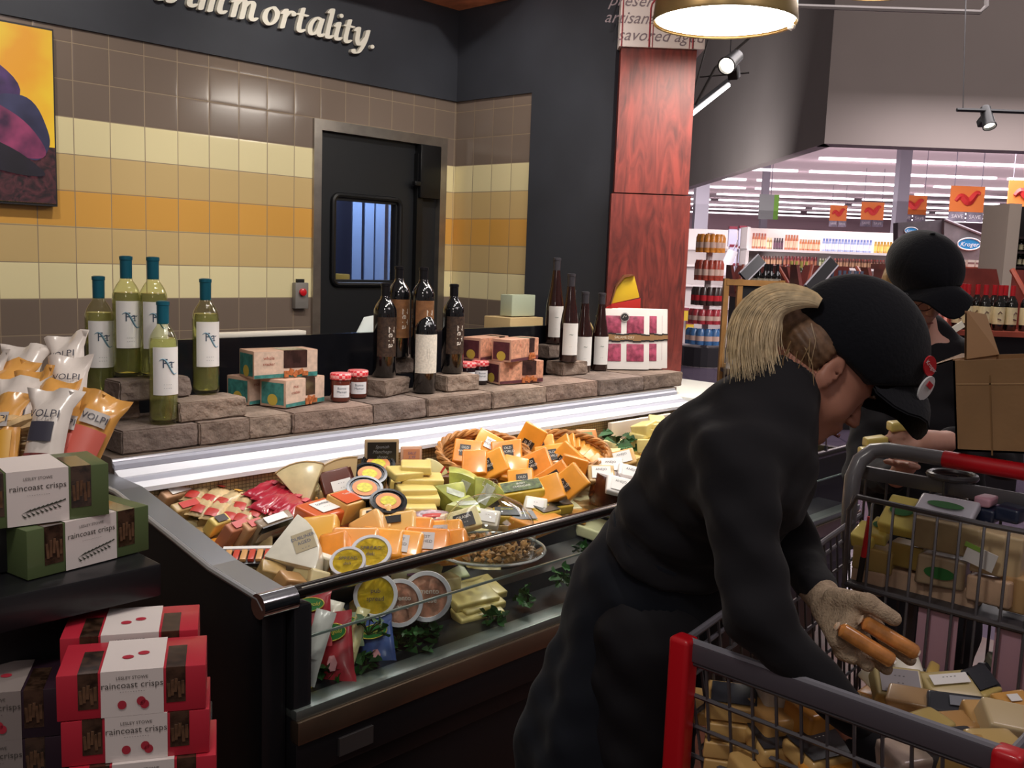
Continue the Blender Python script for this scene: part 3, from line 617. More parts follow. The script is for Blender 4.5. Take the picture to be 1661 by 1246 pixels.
# ---------------------------------------------------------------- cracker cartons on the bricks
def carton(label,p,yaw,dims,face,end,top,win,winpos,stripe,wtxt,group,endblob):
    W,D,H=dims; t=thing('cracker_carton',label,'carton',p,math.radians(yaw),group)
    q=MB(); q.box((0,0,H/2),(W,D,H)); bdy=q.build('carton_body',top,t,bevel=.002)
    q=MB(); q.add([(-W/2+.001,-D/2-.0008,.002),(W/2-.001,-D/2-.0008,.002),(W/2-.001,-D/2-.0008,H-.002),(-W/2+.001,-D/2-.0008,H-.002)],[(0,1,2,3)]); q.build('printed_front',face,t)
    q=MB(); q.add([(-W/2+.001,-D/2-.0012,.002),(W/2-.001,-D/2-.0012,.002),(W/2-.001,-D/2-.0012,.016),(-W/2+.001,-D/2-.0012,.012)],[(0,1,2,3)]); q.build('printed_band',stripe,t)
    q=MB(); q.add([(-W/2-.0008,D/2-.006,.008),(-W/2-.0008,-D/2+.006,.008),(-W/2-.0008,-D/2+.006,H-.01),(-W/2-.0008,D/2-.006,H-.01)],[(0,1,2,3)]); q.disk((-W/2-.0014,0,.022),.018,.02,1,16,rot=(0,PI/2,0)); q.build('printed_end',[end,endblob],t)
    x0,x1=winpos; q=MB()
    q.add([(x0,-D/2-.0016,.03),(x1,-D/2-.0016,.03),(x1,-D/2-.0016,H-.001),(x0,-D/2-.0016,H-.001)],[(0,1,2,3)]); q.add([(x0,-D/2-.0016,H+.0008),(x1,-D/2-.0016,H+.0008),(x1,D/2-.02,H+.0008),(x0,D/2-.02,H+.0008)],[(0,1,2,3)]); q.build('window',win,t)
    q=MB(); 
    for k in range(5): q.box((x0+(x1-x0)*(k+.5)/5,-D/2-.004,.012+.006*(k%2)),(.014,.004,.02),rot=(0,.4*k,0))
    q.build('printed_crackers',mat(hx('b0663a'),.5,noise_amt=.3,noise_scale=90),t)
    for i,s_ in enumerate(wtxt): text(s_,.013 if i else .015,mat(hx('9c4a3e'),.5),t,(-W/2+(x0+W/2)/2,-D/2-.002,H*.74-i*.018),align='CENTER')
    return t
dfc=mat(hx('cdb3a0'),.45,noise_amt=.12,noise_scale=60); tea=mat(hx('3f7f79'),.45,noise_amt=.3,noise_scale=50); top_=mat(hx('c9a58f'),.5); dwin=mat(hx('3a2622'),.08,coat=.8,noise_amt=.4,noise_scale=30)
yb=mat(hx('c9b04c'),.5); 
def bp(px,py,z): return onz(px,py,z)

pa=bp(497,657,1.022); cA=carton('teal-ended cracker carton on the bricks, lower right of the three',(pa.x-.02,pa.y+.045,1.023),16,(.185,.10,.085),dfc,tea,top_,dwin,(.0,.045),tea,('rice','cracker'),'teal-ended cracker cartons',yb)
pb=bp(418,657,1.022); cB=carton('teal-ended cracker carton, lower left of the three, partly hidden',(pb.x+.02,pb.y+.06,1.023),10,(.12,.10,.085),dfc,tea,top_,dwin,(.0,.03),tea,('rice',),'teal-ended cracker cartons',yb)
cC=carton('teal-ended cracker carton laid across the other two with a long window',(pa.x-.055,pa.y+.07,1.109),-6,(.215,.10,.085),dfc,tea,top_,dwin,(-.01,.07),tea,('whole','cracker'),'teal-ended cracker cartons',yb)
pch=mat(hx('c08a70'),.45,noise_amt=.3,noise_scale=70); mar=mat(hx('5a3038'),.45,noise_amt=.2,noise_scale=50); pt=mat(hx('c79a84'),.5)
pc_=bp(848,622,1.022); carton('peach cracker carton, the lower one with a dark window',(pc_.x,pc_.y+.05,1.023),-8,(.215,.10,.085),pch,mar,pt,dwin,(.0,.07),mar,('fig',),'peach cracker cartons',yb)
carton('peach cracker carton on top, nearest the brown bottles',(pc_.x-.0,pc_.y+.045,1.109),12,(.205,.085,.085),pch,mar,pt,dwin,(.03,.07),mar,('fig',),'peach cracker cartons',yb)
pd=bp(793,594,1.08); carton('peach cracker carton on top, set behind, showing its maroon end',(pc_.x-.06,pc_.y+.15,1.109),12,(.2,.085,.085),pch,mar,pt,dwin,(.03,.07),mar,('fig',),'peach cracker cartons',yb)
q=MB(); q.box((0,0,.042),(.09,.09,.084)); o=q.build('cracker_carton',mar,bevel=.003,loc=(pc_.x-.13,pc_.y+.16,1.023),rot=(0,0,.2)); tag(o,'dark maroon carton end under the back peach carton','carton')
# ---------------------------------------------------------------- salami gift boxes
for i,(px,lab) in enumerate(((1030,'white gift box of sliced salami, front one showing four pink windows'),(1057,'white gift box of sliced salami, second in the row'),(1072,'white gift box of sliced salami, last in the row'))):
    p=bp(px-2,602,1.022); yaw=-36
    t=thing('salami_box',lab,'gift box',(p.x+.0,p.y+.06+.02*i,1.023+.001*i),ypr(yaw,-8,0),'white salami gift boxes')
    W,D,H=.235,.03,.27
    q=MB(); q.box((0,0,H/2),(W,D,H)); bx=q.build('box_body',mat(hx('e6e2de'),.4,coat=.2),t,bevel=.003)
    pk=mat(hx('a34a62'),.35,coat=.5,noise_amt=.4,noise_scale=45)
    for sx in(-1,1):
        for z0 in(.035,.16):
            q=MB(); q.box((sx*.053-.002,-D/2-.001,z0+.04),(.08,.003,.078)); q.build('window',pk,t,bevel=.001)
    q=MB(); q.box((0,-D/2-.002,.142),(W,.003,.03)); bb=q.build('brown_band',mat(hx('8f6c47'),.5),t); text('SALAME DRY',.016,mat(hx('d9cdb8'),.5),bb,(0,-D/2-.004,.142))
    q=MB()
    for k in range(12):
        q.box((-W/2+W*(k+.5)/12,-D/2-.0028,.157+.003*math.sin(k)),(W/12+.001,.002,.006)); q.box((-W/2+W*(k+.5)/12,-D/2-.0028,.127+.003*math.sin(k*1.3)),(W/12+.001,.002,.006))
    q.build('black_edge',mat(hx('1b1919'),.5),t)
    q=MB(); q.lathe([(0,0),(.017,0),(.017,.002),(0,.002)],20); e=q.build('emblem',mat(hx('2b2b2b'),.5),t,loc=(0,-D/2-.004,.233),rot=(PI/2,0,0)); q=MB(); q.tube([(.02*math.cos(a*PI/10),.02*math.sin(a*PI/10),.002) for a in range(20)],.0012,4,closed=True); q.tube([(-.009,-.004,.003),(-.002,.008,.003),(.005,.0,.003),(.008,.006,.003)],.0016,4); q.build('emblem_ring',mat(hx('b9b5b0'),.5),e)
# yellow cheese wedge cut-out standing behind
p=atd(1010,496,4.5); t=thing('wedge_sign','yellow cheese wedge display piece with a red base before the red column','display piece',(p.x,p.y,1.305),math.radians(-46))
q=MB(); q.prism([(-.055,0),(.075,.035),(.045,.135),(.0,.125),(-.035,.08)],-.012,.012,T=Matrix(((1,0,0,0),(0,0,1,0),(0,1,0,0),(0,0,0,1)))); q.build('cheese_face',mat(hx('e0b92e'),.4),t,bevel=.003)
q=MB(); q.prism([(-.06,0),(-.04,.085),(-.005,.135),(.035,.14),(.045,.135),(.0,.125),(-.035,.08),(-.055,0)],-.03,.014,T=Matrix(((1,0,0,0),(0,0,1,0),(0,1,0,0),(0,0,0,1)))); q.build('rind',mat(hx('7c4a2c'),.6),t)
q=MB(); q.prism([(-.08,-.02),(.08,-.02),(.08,.03),(-.055,0)],-.016,.004,T=Matrix(((1,0,0,0),(0,0,1,0),(0,1,0,0),(0,0,0,1)))); q.span((-.008,-.004,-.3),(.008,.004,-.01)); q.build('base',mat(hx('c22a28'),.5),t)
# ================================================================ CHEESE IN THE CASE
KS,ZS=.2,.69
def surf(px,py,dz=0): return slope(px,py,ZS+dz,KS)
def pillow(W,L,Tk,nx=8,ny=12,seed=0,flat=.12):
    vs=[];fs=[];rnd=random.Random(seed)
    off=[[rnd.uniform(-1,1) for _ in range(nx+1)] for _ in range(ny+1)]
    for sgn in (1,-1):
        for j in range(ny+1):
            v=j/ny*2-1
            for i in range(nx+1):
                u=i/nx*2-1
                e=(1-abs(u)**3)*(max(0,1-(abs(v)/(1-flat))**4))
                e=max(e,0)
                vs.append((W/2*u*(1-.06*(abs(v)<.8)),L/2*v,sgn*(Tk/2*e+ .0006)+.10*Tk*off[j][i]*(1 if abs(v)>.75 or 1 else 0)*(.9 if abs(u)<.95 else .3)))
        o=0 if sgn==1 else (nx+1)*(ny+1)
        for j in range(ny):
            for i in range(nx):
                a=o+j*(nx+1)+i; f=(a,a+1,a+nx+2,a+nx+1); fs.append(f if sgn==1 else f[::-1])
    n2=(nx+1)*(ny+1); ring=[i for i in range(nx+1)]+[j*(nx+1)+nx for j in range(1,ny+1)]+[ny*(nx+1)+i for i in range(nx-1,-1,-1)]+[j*(nx+1) for j in range(ny-1,0,-1)]
    for k in range(len(ring)): a,b=ring[k],ring[(k+1)%len(ring)]; fs.append((a,b,b+n2,a+n2))
    return vs,fs
def lump(mb_verts,amt,seed=0,sc=30):
    return [tuple(Vector(v)+noise.noise_vector(Vector(v)*sc+Vector((seed,seed*3,0)))*amt) for v in mb_verts]
def labelq(W,L,z,m,parent,txt=None,tm=None,rot=0,pos=(0,0),front=False,tsz=.012,lines=2,name='label'):
    q=MB(); x,y=pos; q.box((x,y,0),(W,L,.0012)); o=q.build(name,m,parent,loc=(0,0,z) if not front else front,rot=(0,0,math.radians(rot)) if not front else (PI/2,0,math.radians(rot)))
    if txt:
        for i,s_ in enumerate(txt): text(s_,tsz,tm,o,(x,y+L*.22-i*tsz*1.15,.0011),rot=(0,0,0))
    return o
WT=mat(hx('e9e7e4'),.45,coat=.3); BKL=mat(hx('24211f'),.35,coat=.4); TXW=mat(hx('d9d5cb'),.5); TXD=mat(hx('4c4748'),.6); RED=mat(hx('c23a34'),.4,coat=.3)
def block(label,p,R,dims,m,lab=None,group=None,name='cheese_block',cat='cheese',bev=.006,seed=0,parts=None,hole=False):
    W,D,H=dims
    t=thing(name,label,cat,p,R,group); q=MB(); q.box((0,0,0),(W,D,H)); 
    b=q.build('cheese',m,t,bevel=bev,seg=3)
    for v in b.data.vertices: v.co+=noise.noise_vector(Vector(v.co)*25+Vector((seed*5.1,seed,0)))*.0035
    if lab:
        lm,lw,ll,pos,txt,tm=lab; labelq(lw,ll,H/2+.0035,lm,t,txt,tm,pos=pos)
    return t
def wedge(label,p,R,r,ang,h,m,lab=None,rind=None,group=None,seed=0,bev=.004):
    t=thing('cheese_wedge',label,'cheese',p,R,group); n=6; a0=-math.radians(ang)/2
    pts=[(0,0)]+[(r*math.cos(a0+math.radians(ang)*k/n),r*math.sin(a0+math.radians(ang)*k/n)) for k in range(n+1)]
    cx=r*.6; pts=[(x-cx,y) for x,y in pts]
    q=MB(); q.prism(pts,-h/2,h/2); b=q.build('cheese',m,t,bevel=bev)
    if rind:
        q=MB(); arc=pts[1:]; poly=arc+[(x*1.0+.003*math.cos(a0+math.radians(ang)*k/n),y+.003*math.sin(a0+math.radians(ang)*k/n)) for k,(x,y) in reversed(list(enumerate(arc)))]
        q.prism(poly,-h/2-.001,h/2+.001); q.build('rind',rind,t)
    if lab:
        lm,lw,ll,pos,txt,tm=lab; labelq(lw,ll,h/2+.001,lm,t,txt,tm,pos=pos)
    return t
def bag(label,p,R,W,L,Tk,m,panels=(),name='cheese_bag',cat='bag',group=None,seed=0,txts=()):
    t=thing(name,label,cat,p,R,group); q=MB(); vs,fs=pillow(W,L,Tk,seed=seed); q.add(vs,fs); q.build('pouch',m,t,smooth=True,auto=1.3)
    for k,(w,l,x,y,pm,nm) in enumerate(panels):
        q=MB(); n=6; vv=[];ff=[]
        for j in range(n+1):
            for i in range(n+1):
                X_=x+w*(i/n-.5); Y_=y+l*(j/n-.5); u=X_/(W/2); v=Y_/(L/2)
                e=max(0,(1-abs(u)**3))*max(0,1-(abs(v)/.88)**4); vv.append((X_,Y_,Tk/2*e+.0035+.0006*k+.05*Tk))
        for j in range(n):
            for i in range(n): a=j*(n+1)+i; ff.append((a,a+1,a+n+2,a+n+1))
        q.add(vv,ff); q.build(nm,pm,t,smooth=True)
    for (s_,sz,x,y,tm) in txts:
        f=lambda v:Vector((v.x+x,v.y+y,Tk/2*max(0,(1-abs((v.x+x)/(W/2))**3))*max(0,1-(abs((v.y+y)/(L/2))/.88)**4)+.0062+.05*Tk))
        text(s_,sz,tm,t,(0,0,0),rot=(0,0,0),warp=f)
    return t
def tub(label,p,R,r,h,body,rim,lid,txt=None,tm=None,group=None,name='cheese_tub'):
    t=thing(name,label,'tub',p,R,group)
    q=MB(); q.lathe([(0,-h/2),(r*.82,-h/2),(r*.95,h/2-.004)],28); q.build('cup',body,t,smooth=True)
    q=MB(); q.lathe([(r*.94,h/2-.006),(r,h/2-.006),(r*1.02,h/2),(r,h/2+.004),(r*.84,h/2+.004),(r*.82,h/2)],32,cap=False); q.build('rim',rim,t,smooth=True)
    q=MB(); q.lathe([(0,h/2+.001),(r*.84,h/2+.001)],28); l=q.build('lid_print',lid,t)
    if txt:
        for i,s_ in enumerate(txt): text(s_,r*.3,tm,l,(0,r*.2-i*r*.35,h/2+.003),rot=(0,0,0))
    return t
CRM=plastic('dccd9c',.08); ORG=plastic('eea038',.06); DOR=plastic('e48e2e',.08); YEL=plastic('e5cd74',.06); PYL=plastic('e6dca4',.05); WHT=plastic('e6e2d2',.05); GRN=plastic('b4b860',.1); BRN=plastic('a0703c',.15)
TAN=plastic('c2a36c',.15)
# --- bottom layer that shows in the gaps
base0=block('small wrapped cheese piece in the bottom layer of the case, under the others',(1.3,1.7,.62),ypr(0),(.085,.055,.035),CRM,group='bottom layer of wrapped cheeses',name='cheese_piece')
mats_=[CRM,ORG,YEL,TAN,PYL]; first=[base0]
protos=[base0]
for m_ in mats_[1:]:
    o=block('small wrapped cheese piece in the bottom layer of the case, under the others',(0,0,0),ypr(0),(.085,.055,.035),m_,group='bottom layer of wrapped cheeses',name='cheese_piece'); protos.append(o)
def deckz(y):
    for (y0,z0),(y1,z1) in zip(DK,DK[1:]):
        if y0<=y<=y1: return z0+(z1-z0)*(y-y0)/(y1-y0)
    return DK[-1][1]
used=set(); k=0
for iy,y in enumerate((1.80,1.92,2.0,2.10,2.18,2.26)):
    for ix in range(19):
        x=1.17+ix*.122+random.uniform(-.015,.015)
        if y<1.9 and x>1.75: continue
        pr=protos[(ix*3+iy*2+int(x*5))%5]; loc=(x,y,deckz(y)+.022); R=ypr(random.uniform(-30,30),random.uniform(-4,4),0)
        if pr not in used: pr.location=loc; pr.rotation_euler=R.to_euler(); used.add(pr)
        else: dup(pr,loc,R)
# --- left end: snack packs standing in rows
packm=mat(hx('c8b083'),.35,coat=.3,noise_amt=.2,noise_scale=25); rl=mat(hx('b8382f'),.4,coat=.3); bl=mat(hx('d2a24a'),.4)
PK=[(322,800,'back-left tan snack pack'),(348,806,'tan snack pack'),(372,812,'tan snack pack'),(395,818,'tan snack pack'),(352,828,'tan'),(378,834,'tan'),(402,838,'tan'),(425,830,'tan'),(448,828,'tan'),(330,822,'x')]
dsc=['in the back row nearest the steel end','second in the back row','third in the back row','fourth in the back row, beside the red sticks','first in the middle row','second in the middle row','third in the middle row','fourth in the middle row','last in the middle row, before the red sticks','left edge of the middle row']
for i,(px,py,_) in enumerate(PK):
    p=surf(px,py,.02); R=frame((.80,.60,.1),(-.2,-.35,.9))@Matrix.Rotation(math.radians(random.uniform(-8,8)),3,'Z')
    bag('tan snack pack with red print lying '+dsc[i],p,R,.14,.05,.03,packm,[(.03,.03,-.045,0,rl,'red_print'),(.025,.02,.045,0,rl if i%2 else bl,'print')],seed=i,group='tan snack packs',name='snack_pack',cat='snack pack')
for i,(px,py,w,m_,l,lb) in enumerate([(300,828,.1,TAN,'brown wrapped piece by the steel end',RED),(285,805,.11,mat(hx('c49a78'),.4),'pinkish tan pack at the back left corner',WT),(345,842,.07,TAN,'small rust piece under the middle row',BKL),(352,852,.06,YEL,'small yellow piece with a grey lid near the steel trim',TXD),(378,868,.08,mat(hx('c07a5c'),.4),'small terracotta pack with a red and black label',RED),(402,866,.07,mat(hx('c99a72'),.4),'small tan pack with a red label in the front row',RED),(435,858,.13,mat(hx('8f7d68'),.35,coat=.3),'grey brown pack with a black and orange header',WT)]):
    t=block(l,surf(px,py,.02 if i!=2 else .0),ypr(18,35,0),(w,.03,.075 if i>3 else .045),m_,(lb,w*.6,.02,(0,0),None,None),name='cheese_pack',seed=i)
    if i==6:
        q=MB(); q.box((0,-.0165,.028),(.125,.004,.022)); q.build('header',BKL,t); q.box((0,0,0),(0,0,0)); q=MB(); q.box((0,-.0165,.0),(.11,.004,.03)); l_=q.build('label',mat(hx('b9aea0'),.5),t); text('CHEESE',.014,RED,l_,(0.02,-.019,0))
tr=thing('meat_tray','clear tray of striped red meat and cheese snacks by the steel end','tray',surf(402,903,.03),frame((.75,-.62,.02),(-.1,-.2,.95)))
q=MB(); q.box((0,0,-.008),(.12,.06,.014)); q.build('tray',mat(hx('26201f'),.25,coat=.5),tr,bevel=.004)
for i in range(6): q=MB(); q.box((-.045+.018*i,0,.003),(.014,.045,.008)); q.build('slice',mat(hx('c8452f' if i%2 else 'd9a468'),.4,coat=.4),tr,bevel=.002)
q=MB(); q.box((0,.028,.006),(.12,.012,.006)); q.build('film_edge',WT,tr)
for i,(px,py) in enumerate([(430,795),(445,802),(458,808),(470,816),(480,824),(440,815)]):
    q=MB(); R=frame((.86,.5,.02),(0,-.3,1)); t=thing('cheese_stick_bag','crimson bag of cheese snacks, '+['furthest back of its row','second from the back','third from the back','fourth from the back','front of its row by the orange cheese','left one of its row'][i],'bag',surf(px,py,.035),R)
    vs,fs=pillow(.17,.055,.035,seed=i+40); q.add(vs,fs); q.build('pouch',mat(hx('a81c33'),.3,coat=.5),t,smooth=True,auto=1.3)
    q=MB(); q.box((.03,-.01,.019),(.03,.012,.001)); q.build('print',mat(hx('c95a66'),.4),t)
# --- big wedges
wedge('large cream cheese wedge with wrinkled wrap, standing behind the crimson bags',surf(492,785,.06),frame((.1,.45,.9),(-.6,-.7,.3)),.13,60,.08,CRM,rind=TAN,seed=1)
wedge('tall tan cheese wedge leaning back with a dark brown label',surf(552,780,.07),frame((-.2,.3,.95),(-.45,-.75,.45)),.15,50,.05,mat(hx('cdb384'),.35,coat=.4),(mat(hx('5a2a20'),.4),.06,.07,(.0,.0),('RIAGIO',),TXW),rind=TAN)
p=surf(545,783,.075); block('brown label block with white sticker beside the tall tan wedge',p,frame((.92,-.38,.2),(-.4,-.75,.5)),(.085,.07,.03),mat(hx('5e2c20'),.35,coat=.3),(WT,.055,.03,(.01,-.015),('- - -','- -'),TXD),name='cheese_pack')
block('orange-topped cheese block with white script print',surf(562,822,.05),frame((.9,.35,-.05),(-.1,-.35,.9)),(.12,.07,.06),mat(hx('d8a85c'),.35,coat=.4),(mat(hx('d4572a'),.35,coat=.4),.115,.055,(0,0),('Tuscan',),TXW))
block('orange-rind cheese block with a white paper label on top',surf(518,838,.05),frame((.93,.3,-.02),(-.05,-.3,.95)),(.12,.08,.05),mat(hx('d0602c'),.35,coat=.4),(WT,.08,.05,(.015,0),('FONTINA','- - - -'),TXD))
block('small orange-rind block under the paper-labelled one',surf(552,848,.01),ypr(25,5,0),(.08,.05,.04),mat(hx('cf6a3a'),.35,coat=.4),(WT,.04,.03,(0,0),None,None))
bk=mat(hx('17171a'),.18,coat=.7)
for i,(px,py,l) in enumerate([(598,785,'black tub with a green-topped lid directly under the small chalk sign'),(612,768,'black tub furthest back under the small chalk sign'),(590,808,'black tub left below the chalk sign with an orange and green lid'),(628,830,'black tub low in front of the yellow slab stack')]):
    tb=tub(l,surf(px,py,.055),ypr(-30,26,0),.05,.07,bk,bk,bk); q=MB(); q.disk((0,0,.0375),.034,.034,n=24); lp_=q.build('printed_lid',mat(hx('d08a55'),.4),tb); q=MB(); q.disk((0,0,.0385),.022,.02,n=16); q.build('print_centre',mat(hx('c9c03a'),.4,noise_amt=.2,noise_scale=80),lp_)
# --- small signs
def stake_sign(px,py,z0,w,h,board,frm,label,txts,tm,hs):
    p=surf(px,py,.02); t=thing('shelf_sign',label,'sign',(p.x,p.y,p.z-.04),math.radians(-32))
    q=MB(); q.box((0,0,hs/2),(.008,.006,hs)); q.build('stake',mat(hx('b08a5c'),.6),t)
    q=MB(); q.box((0,-.002,hs+h/2),(w+.016,.008,h+.016)); q.build('frame',frm,t,bevel=.005)
    q=MB(); q.box((0,-.007,hs+h/2),(w,.004,h)); b=q.build('board',board,t)
    for i,s_ in enumerate(txts): text(s_,h*.22,tm,b,(0,-.0105,hs+h*.78-i*h*.24),shear=.3)
stake_sign(618,785,0,.085,.062,BKL,mat(hx('b59c7a'),.6),'small black chalk sign on a wooden stake between tubs and yellow slabs',('Spanish','Manchego','sheep'),mat(hx('7d7f86'),.7),.105)
stake_sign(666,772,0,.05,.055,mat(hx('d9946e'),.5),mat(hx('dcb39a'),.5),'small orange price card standing behind the yellow slabs',('SALE','5.99','lb'),mat(hx('8b6f90'),.6),.07)
# --- stack of yellow slabs
for i,(px,py,w,yaw,l) in enumerate([(682,838,.10,-30,'bottom one of the yellow slab stack'),(676,824,.11,-36,'second from the bottom of the yellow slab stack'),(680,808,.11,-33,'third from the bottom of the yellow slab stack'),(674,795,.11,-25,'fourth from the bottom of the yellow slab stack'),(684,778,.12,-36,'yellow slab stack piece with a pink printed top'),(655,768,.09,-15,'thin one poking out left near the top'),(675,758,.09,-40,'highest yellow slab behind the price card')]):
    block('wrapped pale yellow cheese slab, '+l,surf(px,py,.02+.014*i),ypr(yaw,6,2),(w,.075,.026),mat(hx('e3cc7c'),.35,coat=.4,noise_amt=.05),(mat(hx('d8a890'),.5),.05,.02,(0,0),None,None) if i==4 else None,seed=i)
wedge('pale yellow wedge with a red stripe behind the slab stack',surf(702,765,.07),frame((.6,-.1,.75),(-.5,-.8,.2)),.08,60,.03,PYL,(RED,.04,.006,(.01,-.02),None,None))
block('small dark brown wrapped piece between the slab stack and green wedges',surf(722,780,.02),ypr(-30,10,0),(.06,.05,.05),mat(hx('6a4430'),.3,coat=.5),(RED,.05,.01,(0,0),None,None))
# --- green wrapped wedges
grw=mat(hx('aeb45c'),.35,coat=.4,noise_amt=.25,noise_scale=22); gwl=mat(hx('c9d0c0'),.5,noise_amt=.2,noise_scale=40)
for i,(px,py,R,r,l,lw) in enumerate([(748,792,frame((.25,-.35,.9),(-.55,-.75,.1)),.13,'tall green wrapped wedge standing by the wicker basket',.03),(786,803,frame((.45,-.2,.85),(-.6,-.75,.2)),.115,'green wrapped wedge leaning right beside the tall one',.03),(728,806,frame((.8,-.3,-.35),(-.2,-.7,.7)),.11,'green wrapped wedge sloping down left of the tall one',.02),(752,830,frame((.95,-.3,-.05),(-.1,-.3,.9)),.10,'flat green wrapped wedge below the leaning ones',.02)]):
    wedge(l,surf(px,py,.04),R,r,55,.055,grw,(gwl,.06,lw,(.005,0),None,None),seed=i)
# --- wicker baskets
wick=mat(hx('a8743c'),.6,noise_amt=.3,noise_scale=40)
def basket(name,label,p,rx,ry,h,R,seed,strands=9,m=wick,flare=.25,rim=.009):
    t=thing(name,label,'basket',p,R); q=MB()
    for j in range(strands):
        f=j/(strands-1); s=1-flare*(1-f); n=48
        q.tube([(rx*s*math.cos(2*PI*k/n)*(1+.02*((k+j)%2)),ry*s*math.sin(2*PI*k/n)*(1+.02*((k+j)%2)),h*f) for k in range(n)],.006,6,closed=True)
    q.build('weave',m,t,smooth=True)
    q=MB()
    for a in range(3):
        q.tube([((rx+.006*math.cos(k*.9+a*2.1))*math.cos(2*PI*k/64),(ry+.006*math.cos(k*.9+a*2.1))*math.sin(2*PI*k/64),h+.004+.008*math.sin(k*.9+a*2.1)) for k in range(64)],rim*.8,6,closed=True)
    q.build('rim',m,t,smooth=True)
    q=MB(); q.lathe([(0,.004),(rx*(1-flare),.004),(rx*(1-flare),.0)],24); b=q.build('bottom',m,t); b.scale=(1,ry/rx,1)
    return t
pb=surf(800,770,.012); basket('wicker_basket','round wicker basket holding orange cheese blocks, tilted to the front',(pb.x,pb.y+.065,pb.z-.02),.155,.12,.09,ypr(-20,24,0),1)
pb2=surf(905,766,.02); basket('wicker_basket','wicker basket at the right packed with orange cheese, beside the brown wheels',(pb2.x+.04,pb2.y+.02,pb2.z-.02),.15,.125,.095,ypr(-30,16,0),2)
orgl=mat(hx('f0a236'),.3,coat=.5,noise_amt=.06); 
OB=[(758,735,10,.09,'left back corner of the left basket'),(790,722,40,.09,'back of the left basket, with a white label'),(795,756,-38,.11,'front of the left basket with a square black label'),(822,735,-10,.10,'middle of the left basket'),(858,718,-70,.12,'topmost, tilted up between the two baskets'),(835,762,20,.08,'between the two baskets, low'),(866,756,-36,.12,'large one facing front with a black square label between baskets'),(893,742,-15,.10,'under the right basket arc'),(915,748,-60,.11,'standing in the right basket'),(900,778,-45,.11,'right basket front, lying on its edge'),(918,788,-52,.13,'lowest right, hanging over the basket rim with a black label'),(890,795,-30,.09,'under the overhanging one'),(770,752,0,.08,'left basket, dark, by the green wedges'),(845,783,-10,.08,'low piece above the leaf-labelled yellow one'),(880,728,-20,.09,'between topmost and the stacked slices'),(928,765,-80,.1,'right rim of the right basket')]
for i,(px,py,roll,w,l) in enumerate(OB):
    R=frame(RI*math.cos(math.radians(roll))*1.0-UI*.0+Vector((0,0,math.sin(math.radians(-roll)*.6))),(-.42,-.62,.62))
    block('orange wrapped cheddar block, '+l,surf(px,py,.075 if i not in(4,) else .1),R,(w,.085,.03),orgl if i%3 else DOR,((BKL if i!=1 else WT),.035,.04,(.005 if i%2 else -.008,0),('OLD','WORLD','- -'),TXW if i!=1 else TXD) if i not in (5,12,11) else None,group='orange cheddar blocks',seed=i)
for i in range(9):
    a=i/8; block('orange cheddar slice pack in the fanned row curving behind the right basket',surf(912+a*60,725+a*28-14*math.sin(a*PI),.08),frame((.35+.4*a,.5-.3*a,.4-.3*a),(-.7+.3*a,.2-.8*a,.5)),(.075,.07,.014),mat(hx('d9963c'),.35,coat=.4),group='fanned orange cheddar packs',seed=i,bev=.003)
block('orange cheese block with a printed green label behind the fanned packs',surf(950,712,.06),ypr(-30,50,0),(.08,.06,.04),mat(hx('c98240'),.35,coat=.4),(mat(hx('6f8550'),.5),.04,.03,(0,0),None,None))
# --- yellow block with leaf label & black labelled packs
lf=mat(hx('4c5a30'),.4,noise_amt=.6,noise_scale=60)
block('yellow cheese block with a dark leaf printed label, in front of the baskets',surf(845,802,.05),frame((.85,-.5,.12),(-.25,-.3,.9)),(.13,.065,.06),mat(hx('d5b23c'),.33,coat=.4,noise_amt=.08),(lf,.12,.045,(0,0),('IRISH','CHEDDAR'),TXW))
for i,(px,py,l) in enumerate([(822,838,'left of the three by the glass dome'),(848,845,'middle, leaning by the rail'),(905,822,'right, behind the low orange block'),(885,832,'next to the right one')]):
    block('small cheese pack with black and yellow label, '+l,surf(px,py,.03),ypr(-40+i*12,15,0),(.08,.055,.03),mat(hx('c8a83a'),.35,coat=.4),(mat(hx('20241c'),.3,coat=.5),.07,.045,(0,0),('SHARP',),mat(hx('c9c23a'),.5)),seed=i,group='black and yellow labelled packs')
block('low wide orange cheese block against the rail, right of the glass dome',surf(868,850,.02),ypr(8,10,0),(.16,.08,.045),mat(hx('d18a2c'),.35,coat=.4),None)
for i,(px,py,l) in enumerate([(868,822,'white label sheet side'),(790,842,'leaning on the dome')]):
    block('clear-wrapped pale piece with a paper label, '+l,surf(px,py,.04),ypr(-60,50,10),(.07,.05,.03),WHT,(WT,.05,.03,(0,0),('- -',),TXD),seed=i+5)
block('pale cheese with a black rectangular label, behind the glass dome',surf(752,846,.05),frame((.8,-.5,.25),(-.5,-.6,.6)),(.09,.06,.035),PYL,(BKL,.055,.038,(0,-.004),('GRANA','- - -','- -'),TXW))
for i,(px,py,w,R,m_,l) in enumerate([(700,842,.12,ypr(-30,20,0),mat(hx('b89aa0'),.3,coat=.6,noise_amt=.4,noise_scale=40),'mauve and clear wrapped piece below the yellow stack'),(722,850,.10,ypr(-55,30,5),mat(hx('c8b49a'),.3,coat=.6),'crinkled clear piece right of the mauve one'),(735,862,.08,ypr(20,30,5),CRM,'small cream piece with a red edge near the dome')]):
    bag(l,surf(px,py,.03),R,w,.07,.04,m_,[(w*.5,.012,0,-.015,RED,'red_print')],seed=60+i,name='cheese_piece',cat='cheese')
